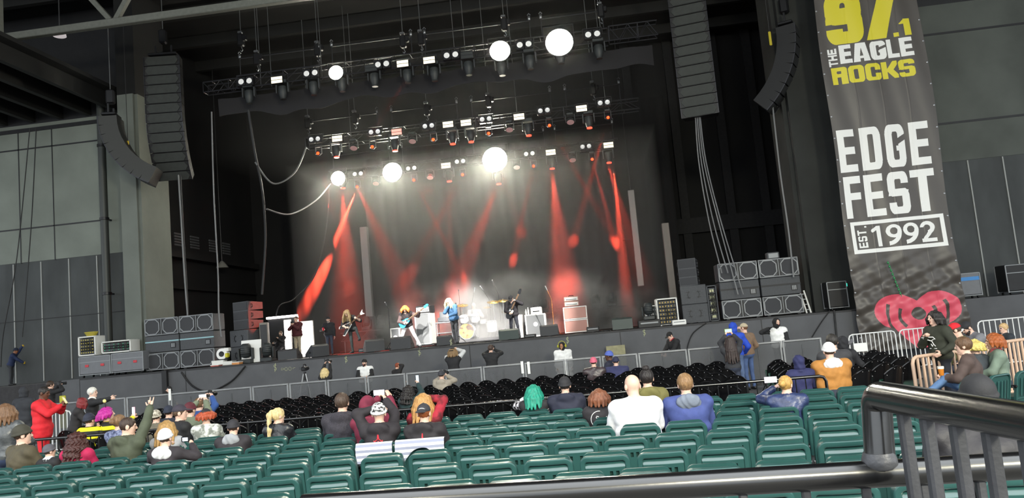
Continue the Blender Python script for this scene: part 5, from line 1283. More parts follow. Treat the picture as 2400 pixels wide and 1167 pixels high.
# ---------------------------------------------------------------- people : one continuous skin grown from a distance field
class Field:
    def __init__(s,vox): s.vox=vox; s.P=[]; s.S=[]
    def cap(s,a,b,ra,rb=None,lab=0,k=.02): s.P.append(('c',np.array(a,float),np.array(b,float),ra,ra if rb is None else rb,lab,k))
    def ell(s,c,r,B=None,lab=0,k=.02): s.P.append(('e',np.array(c,float),np.array(r,float),np.eye(3) if B is None else np.array(B,float),0,lab,k))
    def sub(s,c,r,B=None): s.S.append((np.array(c,float),np.array(r,float),np.eye(3) if B is None else np.array(B,float)))
    @staticmethod
    def dcap(X,p):
        a,b,ra,rb=p[1:5]; d=b-a; L=max(d@d,1e-9)
        t=np.clip(((X[0]-a[0])*d[0]+(X[1]-a[1])*d[1]+(X[2]-a[2])*d[2])/L,0,1)
        return np.sqrt((X[0]-a[0]-t*d[0])**2+(X[1]-a[1]-t*d[1])**2+(X[2]-a[2]-t*d[2])**2)-(ra+(rb-ra)*t)
    @staticmethod
    def dell(X,c,r,B):
        x,y,z=X[0]-c[0],X[1]-c[1],X[2]-c[2]
        q=[(B[0,i]*x+B[1,i]*y+B[2,i]*z)/r[i] for i in range(3)]
        k0=np.sqrt(q[0]**2+q[1]**2+q[2]**2); k1=np.sqrt((q[0]/r[0])**2+(q[1]/r[1])**2+(q[2]/r[2])**2)
        return k0*(k0-1)/np.maximum(k1,1e-6)
    def mesh(s,noise=None,cut=None):
        v=s.vox; lo=[];hi=[]
        bbs=[]
        for p in s.P:
            if p[0]=='c':
                r=max(p[3],p[4]); a=np.minimum(p[1],p[2])-r; b=np.maximum(p[1],p[2])+r
            else: r=max(p[2]); a=p[1]-r; b=p[1]+r
            bbs.append((a,b))
        lo=np.min([b[0] for b in bbs],0)-3*v; hi=np.max([b[1] for b in bbs],0)+3*v
        n=np.ceil((hi-lo)/v).astype(int)+1
        F=np.full(n,.25,np.float32); M=np.full(n,1.0,np.float32); L=np.zeros(n,np.int16)
        ax=[(lo[i]+v*np.arange(n[i])).astype(np.float32) for i in range(3)]
        for p,(a,b) in zip(s.P,bbs):
            mg=p[6]+3*v
            i0=np.maximum(np.floor((a-mg-lo)/v).astype(int),0); i1=np.minimum(np.ceil((b+mg-lo)/v).astype(int)+1,n)
            sl=tuple(slice(x,y) for x,y in zip(i0,i1))
            X=(ax[0][sl[0]][:,None,None],ax[1][sl[1]][None,:,None],ax[2][sl[2]][None,None,:])
            d=Field.dcap(X,p) if p[0]=='c' else Field.dell(X,p[1],p[2],p[3])
            f=F[sl]; k=p[6]
            if k>0:
                h=np.maximum(k-np.abs(f-d),0)/k; F[sl]=np.minimum(f,d)-h*h*k*.25
            else: F[sl]=np.minimum(f,d)
            m=M[sl]; w_=d<m; m[w_]=d[w_]; L[sl][w_]=p[5]
        if noise is not None:
            X=(ax[0][:,None,None],ax[1][None,:,None],ax[2][None,None,:]); F+=noise(X,L).astype(np.float32)
        X=(ax[0][:,None,None],ax[1][None,:,None],ax[2][None,None,:])
        for c,r,B in s.S: F=np.maximum(F,-Field.dell(X,c,r,B))
        if cut is not None: F=np.maximum(F,cut(X))
        return nets(F,lo,v,L)
def nets(F,lo,v,L):
    n=F.shape; ins=F<0
    c=[ins[i:n[0]-1+i,j:n[1]-1+j,k:n[2]-1+k] for i in(0,1) for j in(0,1) for k in(0,1)]
    cnt=sum(x.astype(np.int8) for x in c); act=(cnt>0)&(cnt<8)
    I=np.argwhere(act); N=len(I)
    if N==0: return np.zeros((0,3)),[],[]
    idx=np.full(act.shape,-1,np.int32); idx[act]=np.arange(N)
    S=np.zeros((N,3)); C=np.zeros(N)
    co=np.array([(i,j,k) for i in(0,1) for j in(0,1) for k in(0,1)])
    V=[F[I[:,0]+o[0],I[:,1]+o[1],I[:,2]+o[2]] for o in co]
    for a in range(8):
        for b in range(a+1,8):
            if np.abs(co[a]-co[b]).sum()!=1: continue
            m=(V[a]<0)!=(V[b]<0)
            if not m.any(): continue
            t=V[a][m]/(V[a][m]-V[b][m]); S[m]+=co[a]+(co[b]-co[a])*t[:,None]; C[m]+=1
    P=lo+v*(I+S/C[:,None])
    q=[]
    for axn in range(3):
        sl0=[slice(None)]*3; sl1=[slice(None)]*3; sl0[axn]=slice(0,-1); sl1[axn]=slice(1,None)
        a=ins[tuple(sl0)]; b=ins[tuple(sl1)]
        E=np.argwhere(a!=b); o=[x for x in range(3) if x!=axn]
        ok=(E[:,o[0]]>0)&(E[:,o[1]]>0)&(E[:,o[0]]<n[o[0]]-1)&(E[:,o[1]]<n[o[1]]-1); E=E[ok]
        fl=a[E[:,0],E[:,1],E[:,2]]
        def cell(d0,d1):
            G=E.copy(); G[:,o[0]]+=d0; G[:,o[1]]+=d1; return idx[G[:,0],G[:,1],G[:,2]]
        Q=np.stack([cell(-1,-1),cell(0,-1),cell(0,0),cell(-1,0)],1)
        if axn==1: fl=~fl
        Q[~fl]=Q[~fl][:,::-1]; q.append(Q)
    Q=np.concatenate(q); Q=Q[(Q>=0).all(1)]
    near=np.clip(np.round((P-lo)/v).astype(int),0,np.array(n)-1); lab=L[near[:,0],near[:,1],near[:,2]]
    return P,Q,lab[Q[:,0]]
def to_obj(name,P,Q,lab,mats,parent=None):
    me=D.meshes.new(name); n=len(P); f=len(Q)
    me.vertices.add(n); me.vertices.foreach_set('co',np.asarray(P,np.float32).ravel())
    me.loops.add(4*f); me.loops.foreach_set('vertex_index',np.asarray(Q,np.int32).ravel())
    me.polygons.add(f); me.polygons.foreach_set('loop_start',np.arange(0,4*f,4,dtype=np.int32)); 
    for m in mats: me.materials.append(m)
    if lab is not None: me.polygons.foreach_set('material_index',np.clip(np.asarray(lab,np.int32),0,len(mats)-1))
    me.polygons.foreach_set('use_smooth',np.ones(f,bool)); me.update(calc_edges=True); me.validate()
    o=D.objects.new(name,me); COL.objects.link(o)
    if parent is not None: o.parent=parent
    return o
def wr(amp,f=26.,seed=0):
    def fn(X,L):
        x,y,z=X; a=np.sin(f*z+5*np.sin(f*.35*x+seed)+3*np.sin(f*.3*y+seed*2)); b=np.sin(f*.7*(x+z)+4*np.sin(f*.4*z+seed)+f*.5*y)
        return amp*(.6*a+.4*b)*((L==1)|(L==2)|(L==5))
    return fn
def rotm(yaw=0,pitch=0,roll=0):
    cy,sy=math.cos(yaw),math.sin(yaw); cp,sp=math.cos(pitch),math.sin(pitch); cr,sr=math.cos(roll),math.sin(roll)
    Rz=np.array([[cy,-sy,0],[sy,cy,0],[0,0,1.]]); Rx=np.array([[1,0,0],[0,cp,-sp],[0,sp,cp]]); Ry=np.array([[cr,0,sr],[0,1,0],[-sr,0,cr]])
    return Rz@Rx@Ry
def ik(a,t,l1,l2,hint):
    d=t-a; L=np.linalg.norm(d); L2=min(max(L,abs(l1-l2)+.02),(l1+l2)*.998); dn=d/max(L,1e-6); t=a+dn*L2
    x=(l1*l1-l2*l2+L2*L2)/(2*L2); h=math.sqrt(max(l1*l1-x*x,0))
    hp=hint-dn*(hint@dn); hp/=max(np.linalg.norm(hp),1e-6)
    return a+dn*x+hp*h,t
def norm(v): return v/max(np.linalg.norm(v),1e-9)
def hand(F,w,dr,nrm,side,s,pose,lab,k0=.006,fat=1.0):
    # w wrist, dr direction of the fingers, nrm palm normal (toward what is held)
    dr=norm(dr); nrm=norm(nrm-dr*(nrm@dr)); lat=np.cross(dr,nrm)*side   # lat points to the thumb side
    pc=w+dr*.050*s
    F.ell(pc,(.040*s,.050*s,.017*s*fat),np.stack([lat,dr,nrm],1),lab,.012)
    curl={'relax':(25,30),'grip':(75,80),'flat':(4,5),'horns':(95,100),'point':(90,95),'hold':(50,55)}[pose]
    for i,(o,l) in enumerate(((.028,.070),(.010,.080),(-.010,.075),(-.028,.058))):
        c1,c2=curl
        if pose=='horns' and i in (0,3): c1,c2=3,3
        if pose=='point' and i==0: c1,c2=2,2
        b=w+dr*.090*s+lat*o*s
        spread=lat*(o*.9)*(1 if pose in('flat','horns') else .25)
        a1=R(c1); d1=norm(dr*math.cos(a1)+nrm*math.sin(a1)+spread*4*math.cos(a1)); a2=R(c1+c2); d2=norm(dr*math.cos(a2)+nrm*math.sin(a2)+spread*3*max(0,math.cos(a2)))
        m=b+d1*l*.52*s; e=m+d2*l*.48*s; r=.0095*s*fat
        F.cap(b-dr*.02*s,m,r,r*.95,lab,k0); F.cap(m,e,r*.95,r*.85,lab,k0)
    tb=w+dr*.022*s+lat*.030*s; td=norm(lat*.75+dr*.55+nrm*.35); tm=tb+td*.040*s
    td2=norm(lat*.15+dr*.8+nrm*(.55 if pose!='flat' else .1)) if pose!='flat' else norm(lat*.6+dr*.7)
    F.cap(tb,tm,.013*s*fat,.011*s*fat,lab,k0); F.cap(tm,tm+td2*.034*s,.0105*s*fat,.009*s*fat,lab,k0)
SKIN={'l':'dcb5a2','p':'e3b79f','t':'b98360','d':'5a3a2a','m':'8a5a3e'}
NPEOPLE=[0]
ARMS={'lap':((.13,.36,-.36),'relax'),'hang':((.27,.06,-.70),'relax'),'pocket':((.20,.18,-.46),'grip'),'phone':((.055,.40,.16),'hold'),'photo':((.075,.27,.12),'hold'),'high':((.10,.26,.42),'hold'),'wide':((.10,.34,.28),'hold'),'chest':((.02,.26,-.10),'hold'),'cross':((-.10,.24,-.22),'relax'),'horns':((.13,.20,.52),'horns'),'point':((.72,.22,.02),'point'),'head':((.06,.10,.22),'relax'),'wave':((.10,.28,.20),'flat'),'rail':((.20,.42,-.38),'grip'),'cup':((.18,.32,-.14),'hold'),'up':((.34,.10,.50),'grip'),'down':((.30,.30,-.30),'grip')}
def fabric(c,pat=None):
    if pat=='plaid': return plaid_mat('plaid_'+c[0]+c[1],c[0],c[1])
    if pat=='camo': return mat('camo_'+c[0],c[0],.85,scale=22,col2=c[1])
    if pat=='stripe': return stripe_mat('stripe_'+c[0],c[0],c[1])
    return mat('cloth_'+c,c,.8,var=.16,scale=9,bump=.12,bscale=70)
def shiny(c): return mat('shell_'+c,c,.33,var=.3,scale=14,bump=.35,bscale=24)
def stripe_mat(name,a,b,axis='Z',f=9.0):
    if name in MATS: return MATS[name]
    m=D.materials.new(name); m.use_nodes=True; nt=m.node_tree; bs=nt.nodes['Principled BSDF']; bs.inputs['Roughness'].default_value=.75
    tc=nt.nodes.new('ShaderNodeTexCoord'); sp=nt.nodes.new('ShaderNodeSeparateXYZ'); nt.links.new(tc.outputs['Object'],sp.inputs[0])
    mu=nt.nodes.new('ShaderNodeMath'); mu.operation='MULTIPLY'; mu.inputs[1].default_value=f; nt.links.new(sp.outputs[axis],mu.inputs[0])
    fr=nt.nodes.new('ShaderNodeMath'); fr.operation='FRACT'; nt.links.new(mu.outputs[0],fr.inputs[0])
    rp=nt.nodes.new('ShaderNodeValToRGB'); rp.color_ramp.interpolation='CONSTANT'; rp.color_ramp.elements[0].color=srgb(a); rp.color_ramp.elements[1].position=.5; rp.color_ramp.elements[1].color=srgb(b)
    nt.links.new(fr.outputs[0],rp.inputs['Fac']); nt.links.new(rp.outputs['Color'],bs.inputs['Base Color']); MATS[name]=m; return m
def plaid_mat(name,a,b):
    if name in MATS: return MATS[name]
    m=D.materials.new(name); m.use_nodes=True; nt=m.node_tree; bs=nt.nodes['Principled BSDF']; bs.inputs['Roughness'].default_value=.85
    tc=nt.nodes.new('ShaderNodeTexCoord'); ck=nt.nodes.new('ShaderNodeTexChecker'); ck.inputs['Scale'].default_value=16; ck.inputs['Color1'].default_value=srgb(a); ck.inputs['Color2'].default_value=srgb(b)
    nt.links.new(tc.outputs['Object'],ck.inputs['Vector']); nt.links.new(ck.outputs['Color'],bs.inputs['Base Color']); MATS[name]=m; return m
def person(label,px,py,Y,yaw=0,mode='sit',top='2a2a2c',pants='2c3140',sk='l',hair='short',hc='3a2a20',L='lap',Rr='lap',lean=0,side=0,twist=0,hy=0,hp=0,hr=0,
           hat=None,hatc='222224',hatc2=None,hood=None,hoodc=None,bw=1.0,fat=1.0,floor=0.0,pat=None,topm=None,beard=None,sleeve=None,shoes='202022',glove=None,
           feet=None,smax=1.12,smin=.72,group=None,bulk=.027,scarf=None,hlen=.35,vest=None,pelv=None,sfix=None,seat=.44,sg=None,tgt=None,coat=0,hatm=None,curl=0,emblem=None):
    """px,py : where the middle of the head is seen ; Y : distance. yaw 0 looks at the stage, 180 at the audience (degrees)."""
    NPEOPLE[0]+=1; seed=NPEOPLE[0]*1.37
    T=at(px,py,Y); yawr=R(yaw)
    def solve(s):
        if mode=='sit': P=np.array([0,0,seat+.085*s])
        else: P=np.array([0,0,(.93 if pelv is None else pelv)*s])
        B=rotm(R(twist),R(-lean),R(side)); up=B[:,2]; fw=B[:,1]; rt=B[:,0]
        N=P+up*.515*s+fw*(.0*s); HB=B@rotm(R(hy),R(-hp),R(hr))
        Hc=N+ (up*.5+HB[:,2]*.5)*.075*s+HB[:,2]*.09*s+HB[:,1]*.018*s
        return P,B,N,HB,Hc
    s=1.0
    base=seat if mode=='sit' else 0
    for _ in range(6):
        P,B,N,HB,Hc=solve(s); want=T.z-floor-base; have=Hc[2]-base; s*=want/max(have,.2); s=min(max(s,smin),smax)
    if sfix: s=sfix
    P,B,N,HB,Hc=solve(s)
    vox=.0085 if Y<11.2 else (.0105 if Y<17 else .0125)
    F=Field(vox); up,fw,rt=B[:,2],B[:,1],B[:,0]
    bw=bw*(1.05 if mode=='sit' else 1.0); b=bulk*s; wf=bw*fat
    # labels: 0 skin 1 top 2 pants 3 shoes 4 eye 5 sleeve 6 lips 7 beard 8 glove
    F.ell(P+np.array([0,-.01*s,0]),(.165*s*wf+b*.4,.125*s*fat+b*.4,.12*s),None,2,.03)
    F.ell(P+up*.15*s,(.163*s*wf+b,.108*s*fat+b,.16*s),B,1,.04)
    F.ell(P+up*.33*s-fw*.005*s,(.176*s*bw*(1+.3*(fat-1))+b,.118*s*fat+b,.185*s),B,1,.05)
    if mode=='stand': F.ell(P+up*.03*s,(.172*s*wf+b,.130*s*fat+b,.10*s),B,1,.04)
    if coat: 
        for t in (0,.5,1): F.ell(P-np.array([0,0,coat*s*t]),(.168*s*wf+b*.4,.125*s*fat+b*.4,.12*s),None,1,.05)
    SH={}
    for sx,nm in ((-1,'L'),(1,'R')): SH[nm]=P+up*.445*s+rt*sx*.172*s*bw+fw*.0
    F.cap(SH['L'],SH['R'],.068*s+b,None,1,.05)
    for nm in 'LR': F.cap(N-up*.015*s,SH[nm]+up*.02*s,.048*s+b*.6,.05*s+b*.6,1,.05)
    F.cap(N-up*.05*s,Hc-HB[:,2]*.045*s-HB[:,1]*.02*s,.056*s,.054*s,0,.025)
    for q_ in range(12):
        a0,a1=2*math.pi*q_/12,2*math.pi*(q_+1)/12; f_=lambda a:N+rt*math.cos(a)*.068*s+fw*(math.sin(a)*.068-.006)*s+up*(.004+.012*-math.sin(a))*s
        F.cap(f_(a0),f_(a1),.016*s,None,9 if (hood and hoodc) else 1,.012)
    h=(1.09 if (Y<14.5 and mode=='sit') else 1.02)*s
    F.ell(Hc+HB[:,2]*.028*h-HB[:,1]*.008*h,(.076*h,.095*h,.090*h),HB,0,.02)
    F.ell(Hc+HB[:,1]*.028*h-HB[:,2]*.052*h,(.056*h,.062*h,.062*h),HB,7 if beard else 0,.03)
    F.ell(Hc+HB[:,1]*.045*h-HB[:,2]*.010*h,(.060*h,.045*h,.06*h),HB,0,.02)
    nt=Hc+HB[:,1]*.105*h-HB[:,2]*.020*h
    F.cap(Hc+HB[:,1]*.086*h+HB[:,2]*.018*h,nt,.009*h,.014*h,0,.01)
    F.cap(Hc+HB[:,1]*.080*h+HB[:,2]*.030*h-HB[:,0]*.035*h,Hc+HB[:,1]*.080*h+HB[:,2]*.030*h+HB[:,0]*.035*h,.012*h,None,0,.012)
    F.cap(Hc+HB[:,1]*.086*h-HB[:,2]*.055*h-HB[:,0]*.018*h,Hc+HB[:,1]*.086*h-HB[:,2]*.055*h+HB[:,0]*.018*h,.008*h,None,6,.006)
    F.ell(Hc+HB[:,1]*.070*h-HB[:,2]*.098*h,(.025*h,.022*h,.018*h),HB,7 if beard else 0,.02)
    for sx in (-1,1):
        F.ell(Hc+HB[:,0]*sx*.030*h+HB[:,1]*.082*h+HB[:,2]*.012*h,(.013*h,.008*h,.009*h),HB,4,.004)
        F.ell(Hc+HB[:,0]*sx*.079*h-HB[:,1]*.008*h-HB[:,2]*.008*h,(.011*h,.024*h,.034*h),HB,0,.008)
    W={}
    for nm,sx,sp in (('L',-1,L),('R',1,Rr)):
        tg,pose=(ARMS[sp] if isinstance(sp,str) else sp)[:2]; ah=None if isinstance(sp,str) or len(sp)<3 else np.array(sp[2],float)
        tg=np.array(tg,float)
        absol=tgt and nm in tgt
        if absol: Tg=np.array(tgt[nm],float)
        else: Tg=N+rt*tg[0]*sx*s+fw*tg[1]*s+np.array([0,0,1.])*tg[2]*s if sp not in('high','phone','photo','wide','wave') else N+rt*tg[0]*sx*s+fw*tg[1]*s+np.array([0,0,1.])*tg[2]*s
        hint=ah if ah is not None else (rt*sx*.9-np.array([0,0,1.])*.7-fw*.35)
        e,wp=ik(SH[nm],Tg,.285*s,.255*s,hint)
        sl=5 if sleeve else 1
        F.cap(SH[nm],e,.053*s*(.5+.5*fat)+b,.043*s+b,sl if sleeve!='short' else 1,.03)
        if sleeve=='short': F.cap(SH[nm]+(e-SH[nm])*.62,e,.042*s,.038*s,0,.015)
        F.cap(e,wp-norm(wp-e)*.015*s,.043*s+(b if sleeve!='short' else 0),.031*s+(b*.8 if sleeve!='short' else 0),(0 if sleeve=='short' else sl),.02)
        d=norm(wp-e); F.cap(wp-d*.05*s,wp+d*.01*s,.026*s,.026*s,8 if glove else 0,.01)
        n_=norm(-rt*sx*.8+fw*.3+np.array([0,0,-.2])) if pose not in('horns','flat') else -fw
        if pose=='flat' : n_=fw
        dd=d if pose not in('hold',) else norm(d+np.array([0,0,.5]))
        if sg and nm in sg: n_=np.array(sg[nm],float)
        fatf=1.0 if vox<.009 else (1.12 if vox<.012 else 1.3)
        hand(F,wp,dd,n_,-sx*1.0 if False else (1 if np.cross(dd,n_)@(fw+np.array([0,0,.6])-rt*sx*.6)>0 else -1),s,pose,8 if glove else 0,fat=fatf)
        W[nm]=(wp,dd)
    for nm,sx in (('L',-1),('R',1)):
        hipj=P+np.array([sx*.088*s,0.01,-.02*s])
        if feet: ft=np.array(feet[0 if sx<0 else 1],float)*s; kh=np.array(feet[2] if len(feet)>2 else (0,1,0),float)
        elif mode=='sit': ft=np.array([sx*.14*s,.46*s,.09]); kh=np.array([sx*.1,.6,1.])
        else: ft=np.array([sx*.10*s,-.01*s,.085*s]); kh=np.array([sx*.1,1.,.1])
        kn,an=ik(hipj,ft,.42*s,.405*s,kh)
        F.cap(hipj,kn,.083*s*(.6+.4*fat),.058*s,2,.04); F.cap(kn,an,.057*s,.043*s,2,.02)
        fd=norm(np.array([sx*.18,1,0])) if not(feet and len(feet)>3) else norm(np.array(feet[3],float))
        F.cap(an-np.array([0,0,.04*s])-fd*.03*s,an-np.array([0,0,.052*s])+fd*.15*s,.040*s,.034*s,3,.02)
        F.cap(an,an-np.array([0,0,.04*s]),.042*s,.042*s,3,.02)
    if hood=='down' and not hoodc:
        F.ell(N-fw*.095*s-up*.045*s,(.145*s,.062*s,.115*s),B@rotm(0,R(25)),9 if hoodc else 1,.025)
        F.ell(N-fw*.02*s+up*.0*s,(.098*s,.095*s,.045*s),B,9 if hoodc else 1,.02)
    if hood=='up' or hood=='collar':
        F.ell(N-fw*.02*s+up*.005*s,(.092*s,.092*s,.055*s),B,9 if hoodc else 1,.02)
    if scarf: F.ell(N+up*.02*s,(.085*s,.088*s,.05*s),B,10,.01)
    P_,Q,lab=F.mesh(noise=wr(.0045 if vox<.012 else .004,30,seed))
    mt=topm or fabric(top,pat)
    slm=fabric(sleeve) if sleeve and sleeve!='short' else mt
    mats=[mat('skin_'+sk,SKIN[sk],.55,var=.05,scale=30),mt,fabric(pants),mat('shoe_'+shoes,shoes,.5),mat('eye_dark','2a1c16',.2),slm,mat('lips_'+sk,{'l':'b5675a','p':'c0766a','t':'8f5747','d':'4a2a22','m':'6a4030'}[sk],.5),mat('beard_'+(beard or hc),beard or hc,.85,bump=.3,bscale=120),fabric(glove or '222224'),fabric(hoodc) if hoodc else mt,fabric(scarf) if scarf else mt]
    o=to_obj('person',P_,Q,lab,mats); tag(o,label,'person',group)
    rz=Matrix.Rotation(yawr,4,'Z'); hw=rz@Vector(Hc)
    loc=Vector((T.x-hw.x,T.y-hw.y,floor)); o.matrix_world=Matrix.Translation(loc)@rz
    # hair, hats and hoods : children
    hv=.0085 if Y<13 else .0115
    CR=Hc+HB[:,2]*.028*h-HB[:,1]*.008*h
    hm=mat('hair_'+hc,hc,.5,var=.35,scale=26,bump=.5,bscale=40,stretch=(3,3,.5))
    if hair and hair!='bald' and not(hood=='up' and hair in('short',)):
        G=Field(hv)
        gr=(.012 if hair!='buzz' else .003)*h*(.25 if hat else 1)
        if not hat or hair in('short','buzz') : G.ell(CR,(.078*h+gr,.098*h+gr,.092*h+gr),HB,0,.02)
        if hair in('short','buzz','crop'):
            G.sub(Hc+HB[:,1]*.115*h-HB[:,2]*.035*h,(.10*h,.095*h,.085*h),HB); G.sub(Hc-HB[:,2]*.12*h+HB[:,1]*.0,(.2*h,.2*h,.062*h),HB)
        else:
            if hair in('long','curly','wavy'):
                n=11; 
                for i in range(n):
                    a=R(-118+236*i/(n-1)); r0=.083*h
                    p0=CR+HB[:,0]*math.sin(a)*r0-HB[:,1]*math.cos(a)*.092*h+HB[:,2]*.03*h
                    back=.5+.5*math.cos(a); ln=hlen*s*(.75+.25*back)
                    out=(rt*math.sin(a)*(.06+curl)*s-fw*math.cos(a)*(.03+.6*max(lean,0)/90*0)*s)
                    p1=p0+np.array([0,0,-.5*ln])+out*.9; p2=p0+np.array([0,0,-ln])+out*(1.15+.3*math.sin(seed+i*2.1))-fw*.02*s*back
                    if sfix is None and lean>25: # hair falls forward with gravity when bending
                        p1=p0+np.array([0,0,-.5*ln])+out*.5; p2=p0+np.array([0,0,-ln])+out*.4
                    if hlen>.3 and lean<20: p1=p1-fw*.05*s*back; p2=p2-fw*.085*s*back
                    G.cap(p0,p1,.032*h,.036*h*(1+curl),0,.02); G.cap(p1,p2,.036*h*(1+curl),.018*h*(1+2*curl),0,.02)
            if hair=='ponytail':
                q=CR-HB[:,1]*.10*h+HB[:,2]*.055*h
                p1=q-HB[:,1]*.05*h-np.array([0,0,.06*s]); p2=p1+np.array([.01,-.03*s,-hlen*.5*s]); p3=p2+np.array([-.02,.0,-hlen*.5*s])
                G.cap(q,p1,.030*h,.038*h,0,.015); G.cap(p1,p2,.038*h,.034*h,0,.02); G.cap(p2,p3,.034*h,.012*h,0,.02)
            if hair=='bun': G.ell(CR-HB[:,1]*.045*h+HB[:,2]*.105*h,(.045*h,.045*h,.040*h),HB,0,.015)
            if hair=='lowbun': G.ell(CR-HB[:,1]*.115*h+HB[:,2]*.0*h,(.05*h,.045*h,.05*h),HB,0,.015); 
            G.sub(Hc+HB[:,1]*.120*h-HB[:,2]*.035*h,(.066*h,.085*h,.105*h),HB)
            if hair in('ponytail','bun','lowbun'): G.sub(Hc-HB[:,2]*.135*h,(.2*h,.2*h,.062*h),HB)
        wa=.010 if hair=='curly' else (.004 if hair in('long','wavy','ponytail') else .0035)
        def hn(X,L,wa=wa):
            x,y,z=X; fz=70 if hair=='curly' else 14
            return wa*(np.sin(95*x+2*np.sin(fz*z+seed))*np.cos(88*y+1.7*np.sin(fz*z*.8))+(.6*np.sin(fz*z+9*x+6*y+seed) if hair in('curly','wavy') else 0))
        Ph,Qh,lh=G.mesh(noise=hn)
        if len(Qh): to_obj('hair',Ph,Qh,None,[hm],o)
    if hat:
        G=Field(hv*.9); hmats=[hatm or fabric(hatc),fabric(hatc if hatc2 in (None,'back') else hatc2)]
        if hat=='beanie':
            G.ell(CR+HB[:,2]*.012*h-HB[:,1]*.004*h,(.091*h,.110*h,.102*h),HB,0,.02)
            for i in range(14):
                a=2*math.pi*i/14; a2=2*math.pi*(i+1)/14
                f=lambda a:CR+HB[:,0]*math.cos(a)*.084*h+HB[:,1]*math.sin(a)*.100*h-HB[:,2]*(.004-.018*math.sin(a))*h
                G.cap(f(a),f(a2),.018*h,None,1,.008)
            if emblem=='pom': G.ell(CR+HB[:,2]*.125*h,(.035*h,.035*h,.032*h),HB,1,.01)
            cutn=HB[:,2]-.18*HB[:,1]; c0=CR-HB[:,2]*.020*h
        elif hat=='cap':
            fl=1 if hatc2!='back' else -1
            G.ell(CR+HB[:,2]*.010*h,(.087*h,.106*h,.094*h),HB,0,.01)
            bc_=CR+HB[:,1]*fl*.135*h+HB[:,2]*(.012)*h
            G.ell(bc_,(.072*h,.080*h,.011*h),HB@rotm(0,R(-12*fl)),1,.01)
            G.ell(CR+HB[:,2]*.104*h,(.010*h,.010*h,.008*h),HB,0,.004)
            hmats=[hatm or fabric(hatc),fabric(hatc if hatc2 in(None,'back') else hatc2)]
            cutn=HB[:,2]*1.0; c0=CR+HB[:,2]*.002*h
        cut=(lambda X,n=cutn,c0=c0:-(n[0]*(X[0]-c0[0])+n[1]*(X[1]-c0[1])+n[2]*(X[2]-c0[2])))
        Ph,Qh,lh=G.mesh(cut=cut); ho=to_obj('knit_hat' if hat=='beanie' else 'cap',Ph,Qh,lh,hmats,o)
    if hood=='down' and hoodc:
        G=Field(hv); G.ell(N-fw*.100*s-up*.045*s,(.150*s,.075*s,.120*s),B@rotm(0,R(25)),0,.025); G.ell(N-fw*.035*s-up*.0*s,(.115*s,.105*s,.050*s),B,0,.02); G.sub(N-fw*.02*s+up*.07*s,(.075*s,.085*s,.085*s),B)
        Ph,Qh,lh=G.mesh(noise=lambda X,L:.004*np.sin(38*X[2]+6*np.sin(15*X[0]+seed)+4*np.sin(20*X[1]))); to_obj('hood',Ph,Qh,None,[fabric(hoodc)],o)
    if hood=='up':
        G=Field(hv); G.ell(CR-HB[:,2]*.006*h-HB[:,1]*.006*h,(.103*h,.122*h,.118*h),HB,0,.03); G.ell(Hc-HB[:,2]*.085*h-HB[:,1]*.02*h,(.098*h,.105*h,.075*h),HB,0,.04)
        G.sub(Hc+HB[:,1]*.135*h-HB[:,2]*.0*h,(.074*h,.10*h,.108*h),HB); G.sub(Hc,(.080*h,.100*h,.112*h),HB)
        Ph,Qh,lh=G.mesh(noise=lambda X,L:.004*np.sin(40*X[2]+5*np.sin(18*X[0]+seed))+0*X[1]); to_obj('hood',Ph,Qh,None,[fabric(hoodc) if hoodc else mt],o)
    M=o.matrix_world.copy()
    o['_h']=0; del o['_h']
    inf=dict(o=o,M=M,s=s,P=P,B=B,N=N,Hc=Hc,HB=HB,W=W,yaw=yawr)
    inf['hand']=lambda nm:M@Vector(W[nm][0]+W[nm][1]*.075*s)
    return inf
def back_print(inf,strokes,m,name='back_print',r=.006,du=0,dv=0,front=False,sc=1.0):
    # lay strokes given in the plane of the back (u right, v up from the neck) on to the clothing
    from mathutils.bvhtree import BVHTree
    o=inf['o']; bv=BVHTree.FromPolygons([v.co for v in o.data.vertices],[tuple(p.vertices) for p in o.data.polygons])
    B=inf['B']; N=inf['N']; s=inf['s']; sg=1 if front else -1; mb=MB()
    for st in strokes:
        pts=[]
        for u,v in st:
            q=N+B[:,0]*((u*sc+du)*s)*(1 if not front else -1)+B[:,2]*((v*sc+dv)*s)+B[:,1]*(.5*sg)
            hit=bv.ray_cast(Vector(q),Vector(-B[:,1]*sg))
            if hit[0] is not None: pts.append(hit[0]+Vector(B[:,1]*sg)*.003)
        if len(pts)>1: mb.tube(pts,r,5)
    if mb.v: return mb.build(name,m,o)
def held(name,label,cat,loc,build,rz=0,rx=0):
    o=empty(name,loc=loc,rz=rz,label=label,cat=cat); o.rotation_euler=(rx,0,rz); build(o); return o
def phone(loc,label,rz=0,rx=0,c='1c1c20',wide=True,screen='8fa0b0',cat='phone',name='phone',lit=.6):
    def b(o):
        d=(.155,.012,.078) if wide else (.078,.012,.155)
        MB().bbox((0,0,0),d,.004).build('body',mat('phone_body_'+c,c,.35),o,smooth=35)
        MB().bb((-d[0]/2+.008,-.0085,-d[2]/2+.006),(d[0]/2-.008,-.0062,d[2]/2-.006)).build('screen',mat('phone_screen_'+screen,screen,.2,emit=screen,es=lit),o)
    return held(name,label,cat,loc,b,rz,rx)
def camera_obj(loc,label,rz=0,c='1e1e20'):
    def b(o):
        MB().bbox((0,0,0),(.15,.08,.10),.012).bbox((0,.01,.06),(.07,.06,.04),.01).build('body',mat('camera_body_'+c,c,.4),o,smooth=35)
        MB().lathe([(.035,.03),(.042,.06),(.040,.16),(.045,.18),(.045,.20)],14,(0,0,-.005),(0,1,0)).build('lens',M_BLKMET,o,smooth=50)
    return held('photo_camera',label,'camera',loc,b,rz)
